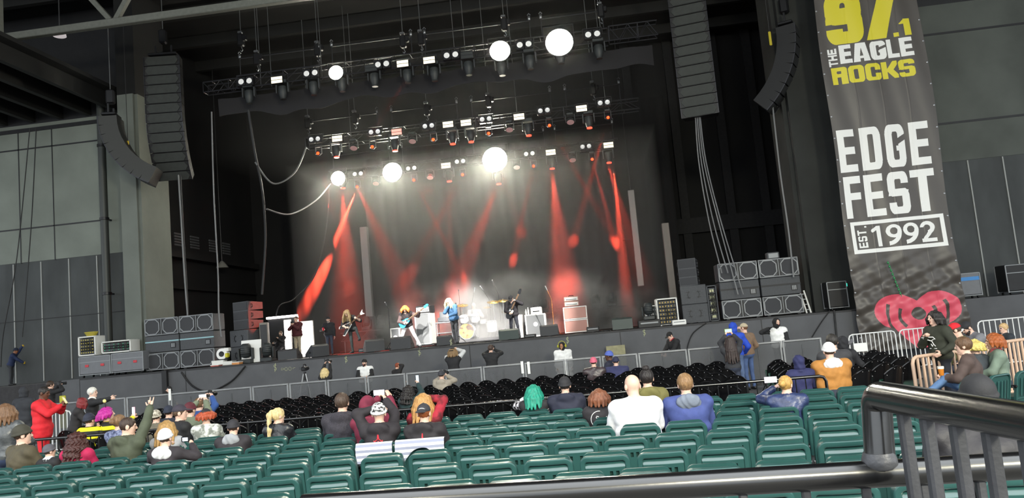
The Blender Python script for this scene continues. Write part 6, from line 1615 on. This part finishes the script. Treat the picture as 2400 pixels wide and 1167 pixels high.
def cup(loc,label,c,hh=.13,fill=None):
    def b(o):
        MB().lathe([(.030,0),(.033,.005),(.043,hh),(.040,hh),(.031,.01)],16).build('cup_body',mat('cup_'+c,c,.35),o,smooth=50)
        if fill: MB().lathe([(.0435,hh*.75),(.045,hh*1.02),(.0405,hh*1.02)],16).build('rim',mat('cup_rim_'+fill,fill,.4),o,smooth=50)
    return held('drink_cup',label,'cup',loc,b)
# ---------------------------------------------------------------- the crowd
BK='26262a'
# --- left group
p=person('woman in grey leather jacket and jeans standing at the far left edge',13,966,10.3,10,'stand','4a4d50','333f5c','p','wavy','6e5038','hang',((.16,.22,-.34),'relax'),hlen=.24,topm=shiny('4f5255'),fat=1.05)
person('person in olive coat and dark knit hat seated beside the leather jacket',53,1020,10.0,-25,top='4e4736',hair='short',hat='beanie',hatc='3c3a31',bw=1.15,fat=1.15,hy=-20)
person('small person in dark grey knit hat with white collar at far left',116,1058,9.95,-8,top='232326',hair='short',hat='beanie',hatc='55545c',scarf='dfe3e6',smin=.66,hy=-20)
person('woman with long curly dark red hair in a bright pink coat',181,1031,9.9,-4,top='b01d4e',hair='curly',hc='3f1f1c',hlen=.42,hy=10,bw=1.05)
person('person in black hooded sweatshirt standing behind the man in red',57,919,17.5,8,'stand','2b2d33','3a3b40','m',hood='up',hair=None,L='pocket',Rr='pocket',smax=1.16)
i=person('man in bright red sweatshirt standing and looking at his phone',103,921,14.2,-78,'stand','d5232f','c8222d','d','buzz','1c1512',L=((.08,.36,-.10),'hold'),Rr=((.06,.36,-.12),'hold'),bw=1.1,fat=1.12,hp=12,smax=1.16,coat=.12)
phone(i['hand']('R')+Vector((.04,0,.06)),'pale phone held by the man in red','',0) if False else phone(i['hand']('R')+Vector((.05,.0,.05)),'pale yellow phone held by the man in the red sweatshirt',R(-80),R(30),'c9c08a',False,'d8d29a')
i=person('photographer in black raising a camera beside the left wing drape',118,902,22.5,-35,'stand','222225','222225','l',L='photo',Rr='photo',smax=1.16)
camera_obj((i['hand']('L')+i['hand']('R'))/2,'black camera raised by the photographer at the left wing drape',R(-35))
person('red-haired woman in dark coat leaning toward the white-haired man',193,944,15.3,-60,'stand','2e2c2e','2b2b2e','p','wavy','7a2226',hlen=.22,lean=12,hp=15,coat=.2)
person('white-haired man in black jacket pointing toward the stage',217,920,16.0,-60,'stand','1f1f22','2a2a2e','l','short','d9d6cf',L='hang',Rr=((.50,.42,.0),'point'),scarf='eceae6',hy=-20)
person('person in black cap bending down inside the stage pit at the left',396,912,23.2,-70,'stand','1f1f22','222226','l','short','2a2220',hat='cap',hatc='1d1d20',lean=22,hp=20,hy=-20,smax=.98)
person('bee-costumed spectator in navy knit hat with bobble antennae',210,985,12.95,-6,top='e0d41f',pat=None,topm=stripe_mat('bee_stripe','e2d81e','1d1c18','Z',7.5),hair='short',hat='beanie',hatc='2a2d3c',smin=.66)
i=person('bee-costumed spectator with bright magenta hair',251,971,13.0,-55,top='e0d41f',topm=stripe_mat('bee_stripe','e2d81e','1d1c18','Z',7.5),hair='wavy',hc='b52a8e',hlen=.14,Rr=((.12,.40,.05),'hold'),hp=-8,smin=.7)
phone(i['hand']('R')+Vector((0,0,.06)),'pink phone held up by the spectator with magenta hair',R(-20),0,'d9a3b4',False,'cfd8e0')
def antennae(inf,label):
    o=inf['o']; H=inf['Hc']; B=inf['HB']; mb=MB()
    for sx in (-1,1):
        t=H+B[:,0]*sx*.09+B[:,2]*.24; mb.mi(0).tube([H+B[:,0]*sx*.05+B[:,2]*.11,t],.006,5).mi(1).ell(t,(.03,.03,.03),10,7)
    mb.build('antenna',[M_BLKMET,mat('antenna_bobble','dfe08a',.5)],o,smooth=60)
antennae(i,'')
person('person with brown hair bun in a patterned denim jacket',280,990,11.7,-8,top='4c5370',pat='camo' if False else None,topm=mat('denim_print','3d4462',.85,scale=30,col2='7c83a2'),hair='lowbun',hc='7d5f42',hy=-15,smin=.66)
i=person('man in olive jacket throwing a horns hand sign above his head',300,1000,10.2,-12,top='4a5040',hair='buzz',hc='3a2a22',Rr=((.20,.26,.40),'horns'),hy=-45,hp=6,hood='down',bw=1.15,fat=1.1)
person('woman with long straight blond hair in a pale grey top',391,1004,10.6,10,top='a6a7ad',hair='long',hc='b08a55',hlen=.34,hy=-10)
i=person('person in white skull-print knit hat with white hood holding a camera',388,1027,9.3,0,top='2f2a2f',hair='short',hat='beanie',hatc='e8e8ea',hatc2='d4d4d8',hood='down',hoodc='e6e6ea',Rr=((.26,.30,.0),'hold'),L=((.16,.30,.0),'hold'))
c=i['hand']('R'); held('compact_camera','small black compact camera with lit screen held beside the white knit hat','camera',c+Vector((-.06,-.02,.03)),lambda o:(MB().bbox((0,0,0),(.11,.03,.065),.006).build('body',M_BLKMET,o,smooth=35),MB().bb((-.035,-.018,-.022),(.035,-.0155,.022)).build('screen',mat('phone_screen_b9c4d4','b9c4d4',.2,emit='b9c4d4',es=1.2),o)))
back_m=mat('print_black_ink','2c2c2e',.7)
mb=MB(); H=i['Hc'];B=i['HB']; s=i['s']
for u,v in ((-.045,.05),(.05,.055)):
    for r_ in (.022,.012): mb.tube([H+B[:,0]*(u+r_*math.cos(t*.7))*s+B[:,2]*(v+r_*math.sin(t*.7))*s-B[:,1]*(.094-abs(u)*.25)*s for t in range(10)],.003*s+.001,5)
mb.build('skull_print',back_m,[c_ for c_ in i['o'].children if c_.name.startswith('knit_hat')][0])
person('man in patterned cap and glasses wearing a plain black top',422,968,11.9,-35,top='222225',hair='short',hc='5a4636',hat='cap',hatc='3a3540',hy=-30,bw=1.1,fat=1.1)
person('person in dark navy knit hat sitting behind the patterned cap',396,966,13.6,0,top='282b38',hair='short',hat='beanie',hatc='2a2f3f',smin=.66)
person('person in pale camouflage knit hat behind the olive jacket',366,977,12.9,10,top='6a6558',hair='short',hat='beanie',hatc='b9b2a4',hatm=mat('camo_hat','c9c2b4',.85,scale=40,col2='6b6354'),smin=.66)
i=person('spectator in maroon knit hat and olive jacket taking a picture',446,961,12.9,-10,top='6d7562',hair='short',hat='beanie',hatc='5c2530',Rr='wide',L='wide',smin=.7)
phone((i['hand']('L')+i['hand']('R'))/2+Vector((0,.02,.03)),'white phone raised by the maroon knit hat',R(-10),0,'d9d9d9',True,'e2e6ea')
i=person('dark-blond spectator photographing the stage behind the maroon hat',467,948,14.3,-5,top='2f4f8c',hair='short',hc='6a5036',Rr='wide',L='wide',smin=.7)
camera_obj((i['hand']('L')+i['hand']('R'))/2+Vector((0,.05,0)),'black and white camera raised by the dark-blond spectator',R(-5))
person('red-haired person in black knit hat and snow camouflage jacket',483,977,11.65,-6,top='cfd2cf',pat=None,topm=mat('snow_camo','d9dad6',.85,scale=11,col2='7d8078'),hair='wavy',hc='a8492a',hlen=.10,hat='beanie',hatc='2a2a2e',hy=20,bw=1.1)
person('person in dark knit hat with pale grey hood down on a black coat',547,1003,10.3,6,top='2e2a2f',hair='short',hat='beanie',hatc='2e2d32',hood='down',hoodc='9ea0a6',bw=1.2,fat=1.15,lean=8,smin=.66)
# --- middle group
person('blond woman with long ponytail in a black leather jacket',652,975,11.0,-4,top=BK,topm=shiny('24252a'),hair='ponytail',hc='d8c08c',hlen=.48,hy=-35)
person('man with cropped dark hair in charcoal speckled jacket',802,944,10.75,2,top='302e35',topm=mat('speckled_charcoal','2e2c33',.85,scale=90,col2='3c3942'),hair='short',hc='4a3a30',hood='down',bw=1.15,fat=1.12)
i=person('spectator in maroon hooded top raising both arms with a phone',862,952,10.35,-12,top='74233a',hair=None,hood='up',L=((-.02,.30,.24),'hold'),Rr=((.20,.30,.24),'hold',(.6,.3,-.8)))
pm=person('person in skull-print bandana and black hoodie with both elbows raised',888,969,9.5,4,top='282429',hair=None,hat='beanie',hatc='e2e2e2',hatm=mat('skull_bandana','ececec',.8,scale=34,col2='1c1c20'),hood='down',L='head',Rr=((.04,.34,.30),'hold',(1,0,-.3)),hy=6)
phone((pm['hand']('R')+Vector((-.07,.02,.05))),'black phone with lit screen held above the skull-print bandana',R(2),0,'232327',True,'cfc9d4',lit=1.2)
m_rp=mat('print_red_ink','c8323e',.6)
def tri(inf):
    st=[[(-.045,-.06),(-.03,-.035),(-.008,-.02),(-.002,.03),(.002,.03),(.008,-.02),(.03,-.035),(.045,-.06)],[(-.05,-.03),(-.04,-.055)],[(.05,-.03),(.04,-.055)],[(-.02,-.06),(0,-.04),(.02,-.06)]]
    back_print(inf,st,m_rp,'red_print',.0065,dv=-.13,sc=1.2)
tri(pm)
i=person('woman with long strawberry-blond hair in a red and black plaid shirt',992,943,10.65,-4,top='a32733',pat=None,topm=mat('red_plaid_flannel','a8283a',.85,scale=7,col2='5a1820'),hair='long',hc='b98a52',hlen=.36,Rr='head',L='lap',hy=12)
i2=person('person in backwards dark cap and black hoodie with auburn hair',994,969,9.4,-3,top='272327',hair='short',hc='8a4a26',hat='cap',hatc='34343a',hatc2='back',hood='down',bw=1.15,fat=1.1)
back_print(i2,[[(0,-.05),(-.004,.0),(.002,.04)],[(.006,-.05),(.004,0),(.002,.04)]],m_rp,'red_print',.0065,dv=-.13,sc=1.2)
mb=MB(); H=i2['Hc'];B=i2['HB'];s=i2['s']
mb.tube([H+B[:,0]*.055*s*math.cos(t)+B[:,2]*(.045+.04*math.sin(t))*s-B[:,1]*(.118-.02*abs(math.cos(t)))*s for t in [.35+.24*k for k in range(11)]],.004,5)
mb.build('cap_emblem',mat('print_white_ink','e6e6e6',.6),[c_ for c_ in i2['o'].children if c_.name.startswith('cap')][0])
i=person('woman with long dark curly hair filming by the black chairs',957,916,14.5,-15,top='24383a',hair='curly',hc='1f1a1a',hlen=.36,Rr='wide',L='lap',smin=.66)
phone(i['hand']('R')+Vector((0,.03,.05)),'black phone held by the woman with dark curly hair',R(-15),0,'232327',False,'9aa4ae')
i=person('photographer in tan jacket and dark knit hat aiming a camera',1035,879,18.4,-8,top='a0978a',hair='short',hat='beanie',hatc='3a3a40',Rr='photo',L='photo',hood='down',smin=.7)
camera_obj(i['hand']('R')+Vector((-.03,.05,.02)),'black camera at the eye of the photographer in tan',R(-8))
def towel(loc,w_,h,label,rz=0,arch=0):
    root=empty('striped_towel',loc=loc,rz=rz,label=label,cat='towel'); mb=MB(); nx,nz=24,20; vs=[];fs=[]
    for side in (0,1):
        for j in range(nz+1):
            t=j/nz
            for i_ in range(nx+1):
                x=w_*(i_/nx-.5); bend=-.055+.11*min(1,max(0,(.20-t)/.2)); 
                z=-(t*h)*(1-arch*max(0,1-(abs(x)/(w_*.36))**2)*t*0.9)+.02*math.sin(x*9)*t
                if t<.18: z=.012*math.sin(t/.18*math.pi); y=.10*(1-t/.18)
                else: y=-.012-.012*math.sin(x*14)*t
                vs.append((x,y-.012*side,z+.002*side))
    N=(nx+1)*(nz+1)
    for j in range(nz):
        for i_ in range(nx):
            a=j*(nx+1)+i_; fs.append((a,a+1,a+nx+2,a+nx+1)); fs.append((N+a,N+a+nx+1,N+a+nx+2,N+a+1))
    mb.add(vs,fs); mb.build('cloth',stripe_mat('towel_stripe','e9eaf0','8f93a8','Z',16),root,smooth=60); return root
q=at(880,1036,9.08); towel(Vector((q.x,q.y-.075,.85)),.44,.20,'folded white and grey striped towel over the seat behind the skull bandana')
q=at(986,1029,9.0); towel(Vector((q.x,q.y-.075,.865)),.58,.24,'striped grey and white towel draped over the seat behind the backwards cap',arch=.75)
# --- right of the middle
i=person('woman with teal green hair in black and white checked flannel',1251,919,11.65,-6,top='2c2a2e',hair='long',hc='1f8f78',hlen=.34,L=((.16,.22,.06),'flat'),hy=-8,sleeve='d9d6dc',smin=.62)
i['o'].data.materials[5]=plaid_mat('white_check','e4e0e6','2a282c')
person('man in black cap and navy hooded jacket seated by the rail',1324,904,11.6,0,top='23263a' if False else '26283a',hair='short',hc='2c2624',hat='beanie',hatc='2b2a2e',hood='down',bw=1.2,fat=1.2,smin=.62)
i=person('woman with brown hair in black hoodie with white lettering on back',1404,931,10.2,-4,top='29262b',hair='long',hc='7a4a33',hlen=.19,bw=1.05,smin=.62)
wi=mat('print_white_ink','e6e6e6',.6)
S_=[[(-.02,.03),(-.05,.04),(-.06,.02),(-.03,0),(-.02,-.02),(-.05,-.035),(-.07,-.02)],[(.01,-.005),(.03,-.005),(.03,.012),(.012,.012),(.008,-.015),(.02,-.03),(.034,-.024)],[(.05,-.005),(.07,-.005),(.07,.012),(.052,.012),(.048,-.015),(.06,-.03),(.074,-.024)],[(.09,.03),(.09,-.02),(.105,-.028)],[(.08,.012),(.105,.012)],[(.12,.04),(.12,-.03)],[(.12,0),(.14,.012),(.15,0),(.15,-.03)]]
back_print(i,S_,wi,'white_lettering',.0055,du=.0,dv=-.155,sc=1.1)
back_print(i,[[(-.02+.13*math.cos(R(a)),.13*math.sin(R(a))) for a in range(80,300,15)]],wi,'white_print_arc',.005,du=.0,dv=-.165)
person('bald man in a plain white sweatshirt',1482,905,9.42,8,top='ececf0',hair='bald',hy=12,bw=1.2,fat=1.18,hp=8,smin=.66)
person('person in olive hoodie with dark hair tied in a top bun',1516,887,10.9,4,top='6f6a3c',hair='bun',hc='231d1d',hood='down',hy=-10,smin=.66)
i=person('person with short light-brown hair in grey and blue jacket',1606,901,9.6,2,top='3f4c86',hair='short',hc='8a6a48',hood='down',hoodc='6f7787',bw=1.2,fat=1.12,sleeve='44518c',smin=.66)
i=person('blond woman with low bun in shiny navy windbreaker holding a phone',1842,902,9.85,-10,top='2f3a66',topm=shiny('2f3a5e'),hair='lowbun',hc='b8904f',L=((.17,.26,.10),'point'),Rr='lap',hy=-25,bw=1.15,fat=1.1,smin=.6)
q=at(1806,890,10.25); phone(q,'pale silver phone held up sideways by the blond woman in navy windbreaker',R(-8),0,'d8d2dc',True,'cfc9d6')
person('person in pink knit hat and brown leather jacket near the barricade',1391,849,18.0,0,top='3d3433',topm=shiny('41373a'),hair='short',hat='beanie',hatc='d4687f',bw=1.15,smin=.66)
person('person in blue knit hat turning round beside the navy jacket',1427,834,19.5,70,top='26283a',sk='d',hair='short',hat='beanie',hatc='5668b8',smin=.66)
person('large person in navy jacket and hood beside the blue knit hat',1443,847,18.1,2,top='31345a',hair='short',hat='beanie',hatc='2c2e48',bw=1.35,fat=1.35,smin=.66)
person('person in dark navy hooded top seated just beyond the rail',1872,849,13.2,0,top='272a55',hair=None,hood='up',smin=.6)
person('person in tan work jacket with white hood and white knit hat',1943,823,13.3,2,top='b0793a',hair='short',hat='beanie',hatc='f0f0f2',hood='down',hoodc='e8e8ea',bw=1.25,fat=1.25,smin=.66)
person('dark-haired spectator with white headband ahead of the tan jacket',1950,801,14.6,0,top='3a3a3e',hair='short',hc='2e2a28',smin=.6)
person('person in black hood and striped gloves at the end of the barricade',1976,803,16.2,-50,top='232328',hair=None,hood='up',L=((.10,.30,.10),'flat'),glove='6a6a70',smin=.66)
# --- far right group
i=person('long-haired standing person in dark green bomber jacket and printed T-shirt',2190,745,14.0,110,'stand','2e3127','2a2b33','l','long','231f1f',hlen=.20,Rr=((.02,.24,-.14),'grip'),L=((.24,.18,-.42),'relax'),hy=-14,bw=1.1,fat=1.08)
bp=mat('print_white_ink','e6e6e6',.6)
back_print(i,[[(-.07,.06),(-.02,.07),(.04,.06),(.08,.02)],[(-.04,.05),(0,-.01),(.03,-.06)],[(.0,.0),(.05,.02)],[(-.03,-.06),(.0,-.10),(.03,-.06),(.06,-.1)],[(-.08,-.14),(.08,-.14)]],bp,'shirt_print',.008,dv=-.22,front=True)
o_=i['o']
person('person in red cap and olive jacket behind the standing long-haired person',2236,762,15.6,70,top='5d6040',hair='short',hc='4a3a2e',hat='cap',hatc='c8202c',lean=18,smin=.7)
person('bearded man in black and white cap and grey jacket leaning down',2266,769,17.0,100,top='77787e',hair='short',hc='2a2220',hat='cap',hatc='26262a',hatc2='d8d8d8',lean=15,beard='2a2220',hp=18,smin=.66)
i=person('man in brown jacket and jeans with his legs up on the railing',2258,811,12.2,62,top='4d3f3c',pants='5877a3',sk='l',hair='short',hc='5f4530',L=((.16,.34,-.26),'hold'),feet=((-.35,.62,.55),(.02,.72,.45),(0,.3,1)),bw=1.15,fat=1.15,lean=4,smin=.66)
cup(at(2207,880,11.9),'plastic cup of amber beer with pale rim beside the brown jacket','c2762a',.13,'e8e4da')
person('person with pale yellow curly hair seated beside the brown jacket',2284,814,12.9,35,top='3c4248',hair='curly',hc='cdb96a',hlen=.12,smin=.66)
person('red-haired woman in grey and green jacket with pink scarf',2329,800,12.9,75,top='6f7f72',hair='wavy',hc='9a5226',hlen=.17,scarf='b5525a',bw=1.15,smin=.66)
person('blond child in dark jacket beside the white barrier at the far right',2352,769,18.0,100,top='2b3038',hair='short',hc='c9a878',smin=.6)
person('person in dark quilted coat seated right in front of the near handrail',2292,926,5.75,0,top='2b2930',topm=mat('quilted_coat','232126',.6,var=.15,scale=10,bump=.3,bscale=16),hair='short',hat='beanie',hatc='26262a',bw=1.5,fat=1.4,smin=.7,smax=1.1,L='lap',Rr='lap')
# --- in the pit and at the barricade
i=person('blond photographer in black holding a camera high in the pit',761,870,22.4,-5,'stand','1f1f22','26262a','p','wavy','d8c08a',hlen=.28,L='high',Rr='high',hp=-12,smin=.72)
camera_obj((i['hand']('L')+i['hand']('R'))/2+Vector((0,.04,.03)),'black camera held high by the blond photographer in the pit',R(-5))
person('bearded guard in white shirt and black knit hat in the pit',854,850,24.2,190,'stand','ececec','2a2a2e','l',hair='short',hat='beanie',hatc='1d1d20',beard='2a211e',sleeve='1f1f22',hy=-25,bw=1.2,fat=1.15,smin=.75)
person('red-haired person in black bending close to the stage front',932,858,23.2,-40,'stand','222022','26262a','p',hair='short',hc='8a4228',lean=12,smin=.72,Rr='head')
i=person('photographer in black cap and pale sleeves with both arms raised',1061,824,23.0,-6,'stand','232326','2a2a2e','p',hair='long',hc='8a6e4c',hat='cap',hatc='1d1d20',hatc2='back',hlen=.22,L='photo',Rr=((.10,.22,.22),'hold',(1,.2,.4)),sleeve='cfd0d2')
camera_obj(i['hand']('L')+Vector((.02,.05,.04)),'black camera raised by the photographer with pale sleeves',R(-10))
i=person('photographer in black jacket seen from behind in the pit',1150,817,23.4,-4,'stand','242427','26262a','l',hair='short',hc='4a3a32',L='photo',Rr='photo',bw=1.05)
camera_obj((i['hand']('L')+i['hand']('R'))/2+Vector((0,.04,.02)),'dark camera of the black-jacketed photographer in the pit',R(-5))
i=person('large guard in white T-shirt, black hood and yellow ear defenders',1317,811,24.0,195,'stand','ececec','c4c4c8','t',hair=None,hood='up',hoodc='1d1d20',L='hang',Rr='hang',bw=1.35,fat=1.4,smin=.75,hy=-30,coat=.35)
H=i['Hc'];B=i['HB'];mb=MB()
for sx in (-1,1): mb.lathe([(.03,-.02),(.045,-.01),(.045,.025),(.03,.035)],12,H+B[:,0]*sx*.115,tuple(B[:,0]*sx))
mb.tube([H+B[:,0]*.125*math.cos(t)+B[:,2]*(.02+.135*math.sin(t)) for t in [k*math.pi/12 for k in range(13)]],.010,6)
mb.build('ear_defenders',mat('ear_defender_yellow','a8a632',.45),i['o'],smooth=50)
person('man in black cap and black jacket with red shirt leaning on the barricade',1570,787,23.0,120,'stand','1d1d20','26262a','l',hair='short',hc='2c2420',hat='cap',hatc='18181a',lean=10,hp=22,bw=1.15,fat=1.15,scarf='b3343c',smin=.75)
person('person in bright blue hooded sweatshirt standing at the barricade',1718,768,19.5,-15,'stand','2145b4','55688c','l',hair=None,hood='up',L=((-.02,.22,.12),'relax'),Rr='pocket',lean=6)
person('man in brown jacket and tan cap standing at the barricade',1743,769,20.0,30,'stand','7a6350','4a5f8a','l',hair='short',hc='6a4a34',hat='cap',hatc='b3a78e',L='rail',Rr='pocket',hy=25,bw=1.08)
i=person('woman with very long dark hair in dark grey sweater taking a photo',1711,798,17.0,-8,'stand','2f3035','343a4c','l',hair='long',hc='2e201d',hlen=.62,L='wide',Rr='wide',smin=.75)
phone((i['hand']('L')+i['hand']('R'))/2+Vector((0,.04,.05)),'phone in bright green case raised by the woman with very long dark hair',R(-8),0,'a9c832',True,'8a96a0')
person('guard in white polo shirt and black balaclava by the right stage front',1820,756,22.4,165,'stand','ececec','2a2a2e','l',hair=None,hood='up',hoodc='1b1b1e',sleeve='1f1f22',L='hang',Rr=((.20,.22,.02),'relax',(1,0,-.3)),hy=40,bw=1.1,smin=.8,glove='1a1a1c',beard='1a1a1c')
# --- on the stage
def guitar(inf,kind,label,bc,nd,nr,m,m2,L=.62,cat='guitar',name='electric_guitar'):
    M=inf['M']; X=(M.to_3x3()@Vector(nd)).normalized(); Z=M.to_3x3()@Vector(nr); Z=(Z-X*Z.dot(X)).normalized(); Yv=Z.cross(X)
    root=empty(name,label=label,cat=cat); c=M@Vector(bc)
    root.matrix_world=Matrix(((X.x,Yv.x,Z.x,c.x),(X.y,Yv.y,Z.y,c.y),(X.z,Yv.z,Z.z,c.z),(0,0,0,1)))
    if kind=='v': poly=[(.20,.05),(-.30,.22),(-.36,.16),(-.10,0),(-.36,-.16),(-.30,-.22),(.20,-.05)]
    else:
        poly=[]
        for k in range(28):
            a=2*math.pi*k/28; r=.165+.035*math.cos(2*a)+(.03*math.cos(3*a) if kind=='bass' else .0); poly.append((-.05+r*1.15*math.cos(a),r*.95*math.sin(a)))
    MB().prism(poly,lambda u,v,t:(u,v,t),-.022,.022).build('body',m,root)
    MB().bb((-.06,-.10,.023),(.10,.06,.027)).build('pickguard',m2,root) if kind!='v' else MB().prism([(u*.93,v*.9) for u,v in poly],lambda u,v,t:(u,v,t),.023,.026).build('pickguard',M_BLACK,root)
    mb=MB()
    for x in (-.08,.02,.09): mb.bbox((x,0,.032),(.035,.08,.012),.004)
    mb.build('pickup',M_BLKMET,root)
    MB().bb((.12,-.026,.004),(.12+L,.026,.028)).build('neck',mat('guitar_neck_wood','8a6a4c',.5),root)
    hd=[(.12+L,-.03),(.16+L,-.06),(.30+L,-.035),(.34+L,.0),(.30+L,.05),(.16+L,.05),(.12+L,.03)]
    if kind=='v': hd=[(.12+L,-.03),(.30+L,-.10),(.24+L,0),(.30+L,.10),(.12+L,.03)]
    MB().prism(hd,lambda u,v,t:(u,v,t),.0,.018).build('headstock',m2 if kind=='v' else m,root)
    mb=MB()
    for k in range(4 if kind=='bass' else 6): mb.tube([(-.12,-.018+.0085*k,.034),(.14+L,-.018+.0085*k,.031)],.0018,4)
    mb.build('string',M_ALU,root)
    def pt(t,off=0): return c+X*t+Z*off
    return root
def play(spec,bc,nd,nr,L=.62,fret=.55):
    nd=np.array(nd,float); nd/=np.linalg.norm(nd); bc=np.array(bc,float); nr=np.array(nr,float); nr=nr-nd*(nr@nd); nr/=np.linalg.norm(nr)
    return dict(L=tuple(bc+nd*fret-np.array([0,0,.03])+nr*.03),R=tuple(bc+nd*-.02+nr*.07+np.array([0,0,-.02])))
# long haired player with the V guitar, one knee raised
bc,nd,nr=(.06,.25,1.02),(-.78,.12,.52),(.05,1,.12)
i=person('long-haired guitarist in black T-shirt with raised knee playing a pointed guitar',813,737,28.3,172,'stand','242326','2f3636','l','long','8a7450',L=((0,0,0),'grip'),Rr=((0,0,0),'hold'),tgt=play(None,bc,nd,nr),lean=26,hp=22,hlen=.42,sleeve='short',floor=STAGE,feet=((-.42,.30,.52),(.06,-.05,.085),(-.5,1,.5)),pelv=.92,shoes='1c1c1e',sfix=1.02)
guitar(i,'v','pointed black and white V-shaped guitar played by the long-haired guitarist',bc,nd,nr,mat('guitar_white_edge','e4e4e2',.3),mat('guitar_white_edge','e4e4e2',.3))
bc,nd,nr=(.05,.24,.98),(-.80,.10,.50),(0,1,.15)
i=person('orange-haired bass player in white trousers with wide stance and blue bass',949,721,28.4,184,'stand','2d2628','e2e2e4','l','wavy','c8763a',L=((0,0,0),'grip'),Rr=((0,0,0),'hold'),tgt=play(None,bc,nd,nr,.8,.7),lean=20,hp=28,hlen=.16,floor=STAGE,feet=((-.40,-.02,.085),(.34,.02,.085)),pelv=.84,sleeve='5a4a4a',sfix=1.03)
guitar(i,'bass','bright blue electric bass played by the orange-haired player',bc,nd,nr,mat('bass_blue','2f9ac4',.25),mat('guitar_white_edge','e4e4e2',.3),L=.80,name='bass_guitar')
i=person('singer with very long pale blond hair in blue denim jacket',1051,707,28.3,150,'stand','3d6186','2a2c30','l','long','e6d79c',L=((.16,.30,-.30),'grip'),Rr=((-.02,.16,.0),'hold'),lean=16,hp=16,hlen=.34,floor=STAGE,feet=((-.16,.10,.085),(.12,-.12,.085)),smax=1.12,bw=1.05)
i_=i['hand']('R'); held('handheld_microphone','black hand microphone at the mouth of the blond singer','microphone',i_,lambda o:(MB().tube([(0,0,-.10),(0,0,.06)],.014,8,r2=.019).build('handle',M_BLKMET,o,smooth=50),MB().ell((0,0,.09),(.028,.028,.03),12,8).build('grille',m_chrome,o,smooth=60)))
person('bald drummer in grey T-shirt seated behind the drum kit',1110,717,31.35,180,'sit','9a9a9c','2b2b2e','l',hair='bald',L=((.16,.34,-.18),'grip'),Rr=((.16,.34,-.16),'grip'),floor=STAGE+.12,seat=.50,sleeve='short',smin=.85,smax=1.15)
o=empty('drum_stool',loc=(at(1110,717,31.35).x,31.38,STAGE+.12),label='black round drum stool under the bald drummer',cat='stool'); MB().lathe([(.15,0),(.17,.02),(.17,.06),(.15,.08)],18,(0,0,.42)).build('seat',M_BLACK,o,smooth=40); [MB().tube([(0,0,.25),(.22*math.cos(a),.22*math.sin(a),.01)],.012,6).build('leg',m_chrome,o) for a in (0,2.1,4.2)]; MB().tube([(0,0,.2),(0,0,.42)],.018,8).build('post',m_chrome,o,smooth=50)
bc,nd,nr=(.05,.22,1.00),(-.50,.10,.84),(.1,1,.1)
i=person('guitarist in black cap and black long-sleeved top looking down at his guitar',1197,700,28.4,176,'stand','201d22','23242e','l',hair='short',hc='2a2220',hat='cap',hatc='1b1b1e',L=((0,0,0),'grip'),Rr=((0,0,0),'hold'),tgt=play(None,bc,nd,nr,.62,.50),lean=12,hp=34,floor=STAGE,feet=((-.20,.06,.085),(.16,-.10,.085)),bw=1.1,fat=1.06,smax=1.1)
guitar(i,'les','dark electric guitar with pale neck held upright by the guitarist in black cap',bc,nd,nr,mat('guitar_black','19191b',.25),mat('guitar_white_edge','e4e4e2',.3))
i=person('man in maroon hoodie and khaki trousers filming at the side of the stage',694,748,29.3,165,'stand','4b1c22','a69a84','l',hair='buzz',hc='4a3a30',L=((.03,.28,-.08),'hold'),Rr=((.03,.28,-.08),'hold'),floor=STAGE,bw=1.1,fat=1.15,hood='down',smin=.75)
phone((i['hand']('L')+i['hand']('R'))/2+Vector((0,-.02,.05)),'small phone held at the chest of the man in maroon',R(160),0,'26262a',True,'8a8a90')
i=person('bearded man in black hoodie and knit hat holding a red cup on stage',769,749,29.7,185,'stand','252529','3a4152','l',hair='short',hat='beanie',hatc='26262a',beard='8f8a84',L='hang',Rr=((.20,.26,-.30),'hold'),floor=STAGE,bw=1.1,fat=1.15,smin=.75)
cup(i['hand']('R')-Vector((0,.03,.05)),'red drinks cup held by the bearded man on the stage','c92a3c',.12)
person('seated stagehand in black at the equipment behind the dark wedge',658,789,29.0,170,'sit','262427','2a2a2e','l',hair='short',hc='6a5a4a',floor=STAGE,smin=.75,L='chest',Rr='down',beard='6a5a4a')
i=person('worker in navy jacket and yellow gloves hauling a rope on the left wing',37,822,28.5,-70,'stand','1f2c4e','33353a','m',hair='short',hc='1d1a1a',hat='beanie',hatc='1c2236',L=((.02,.40,.52),'grip'),Rr=((.0,.46,-.34),'grip'),glove='c2a02a',floor=STAGE-.06,lean=18,smax=1.12)
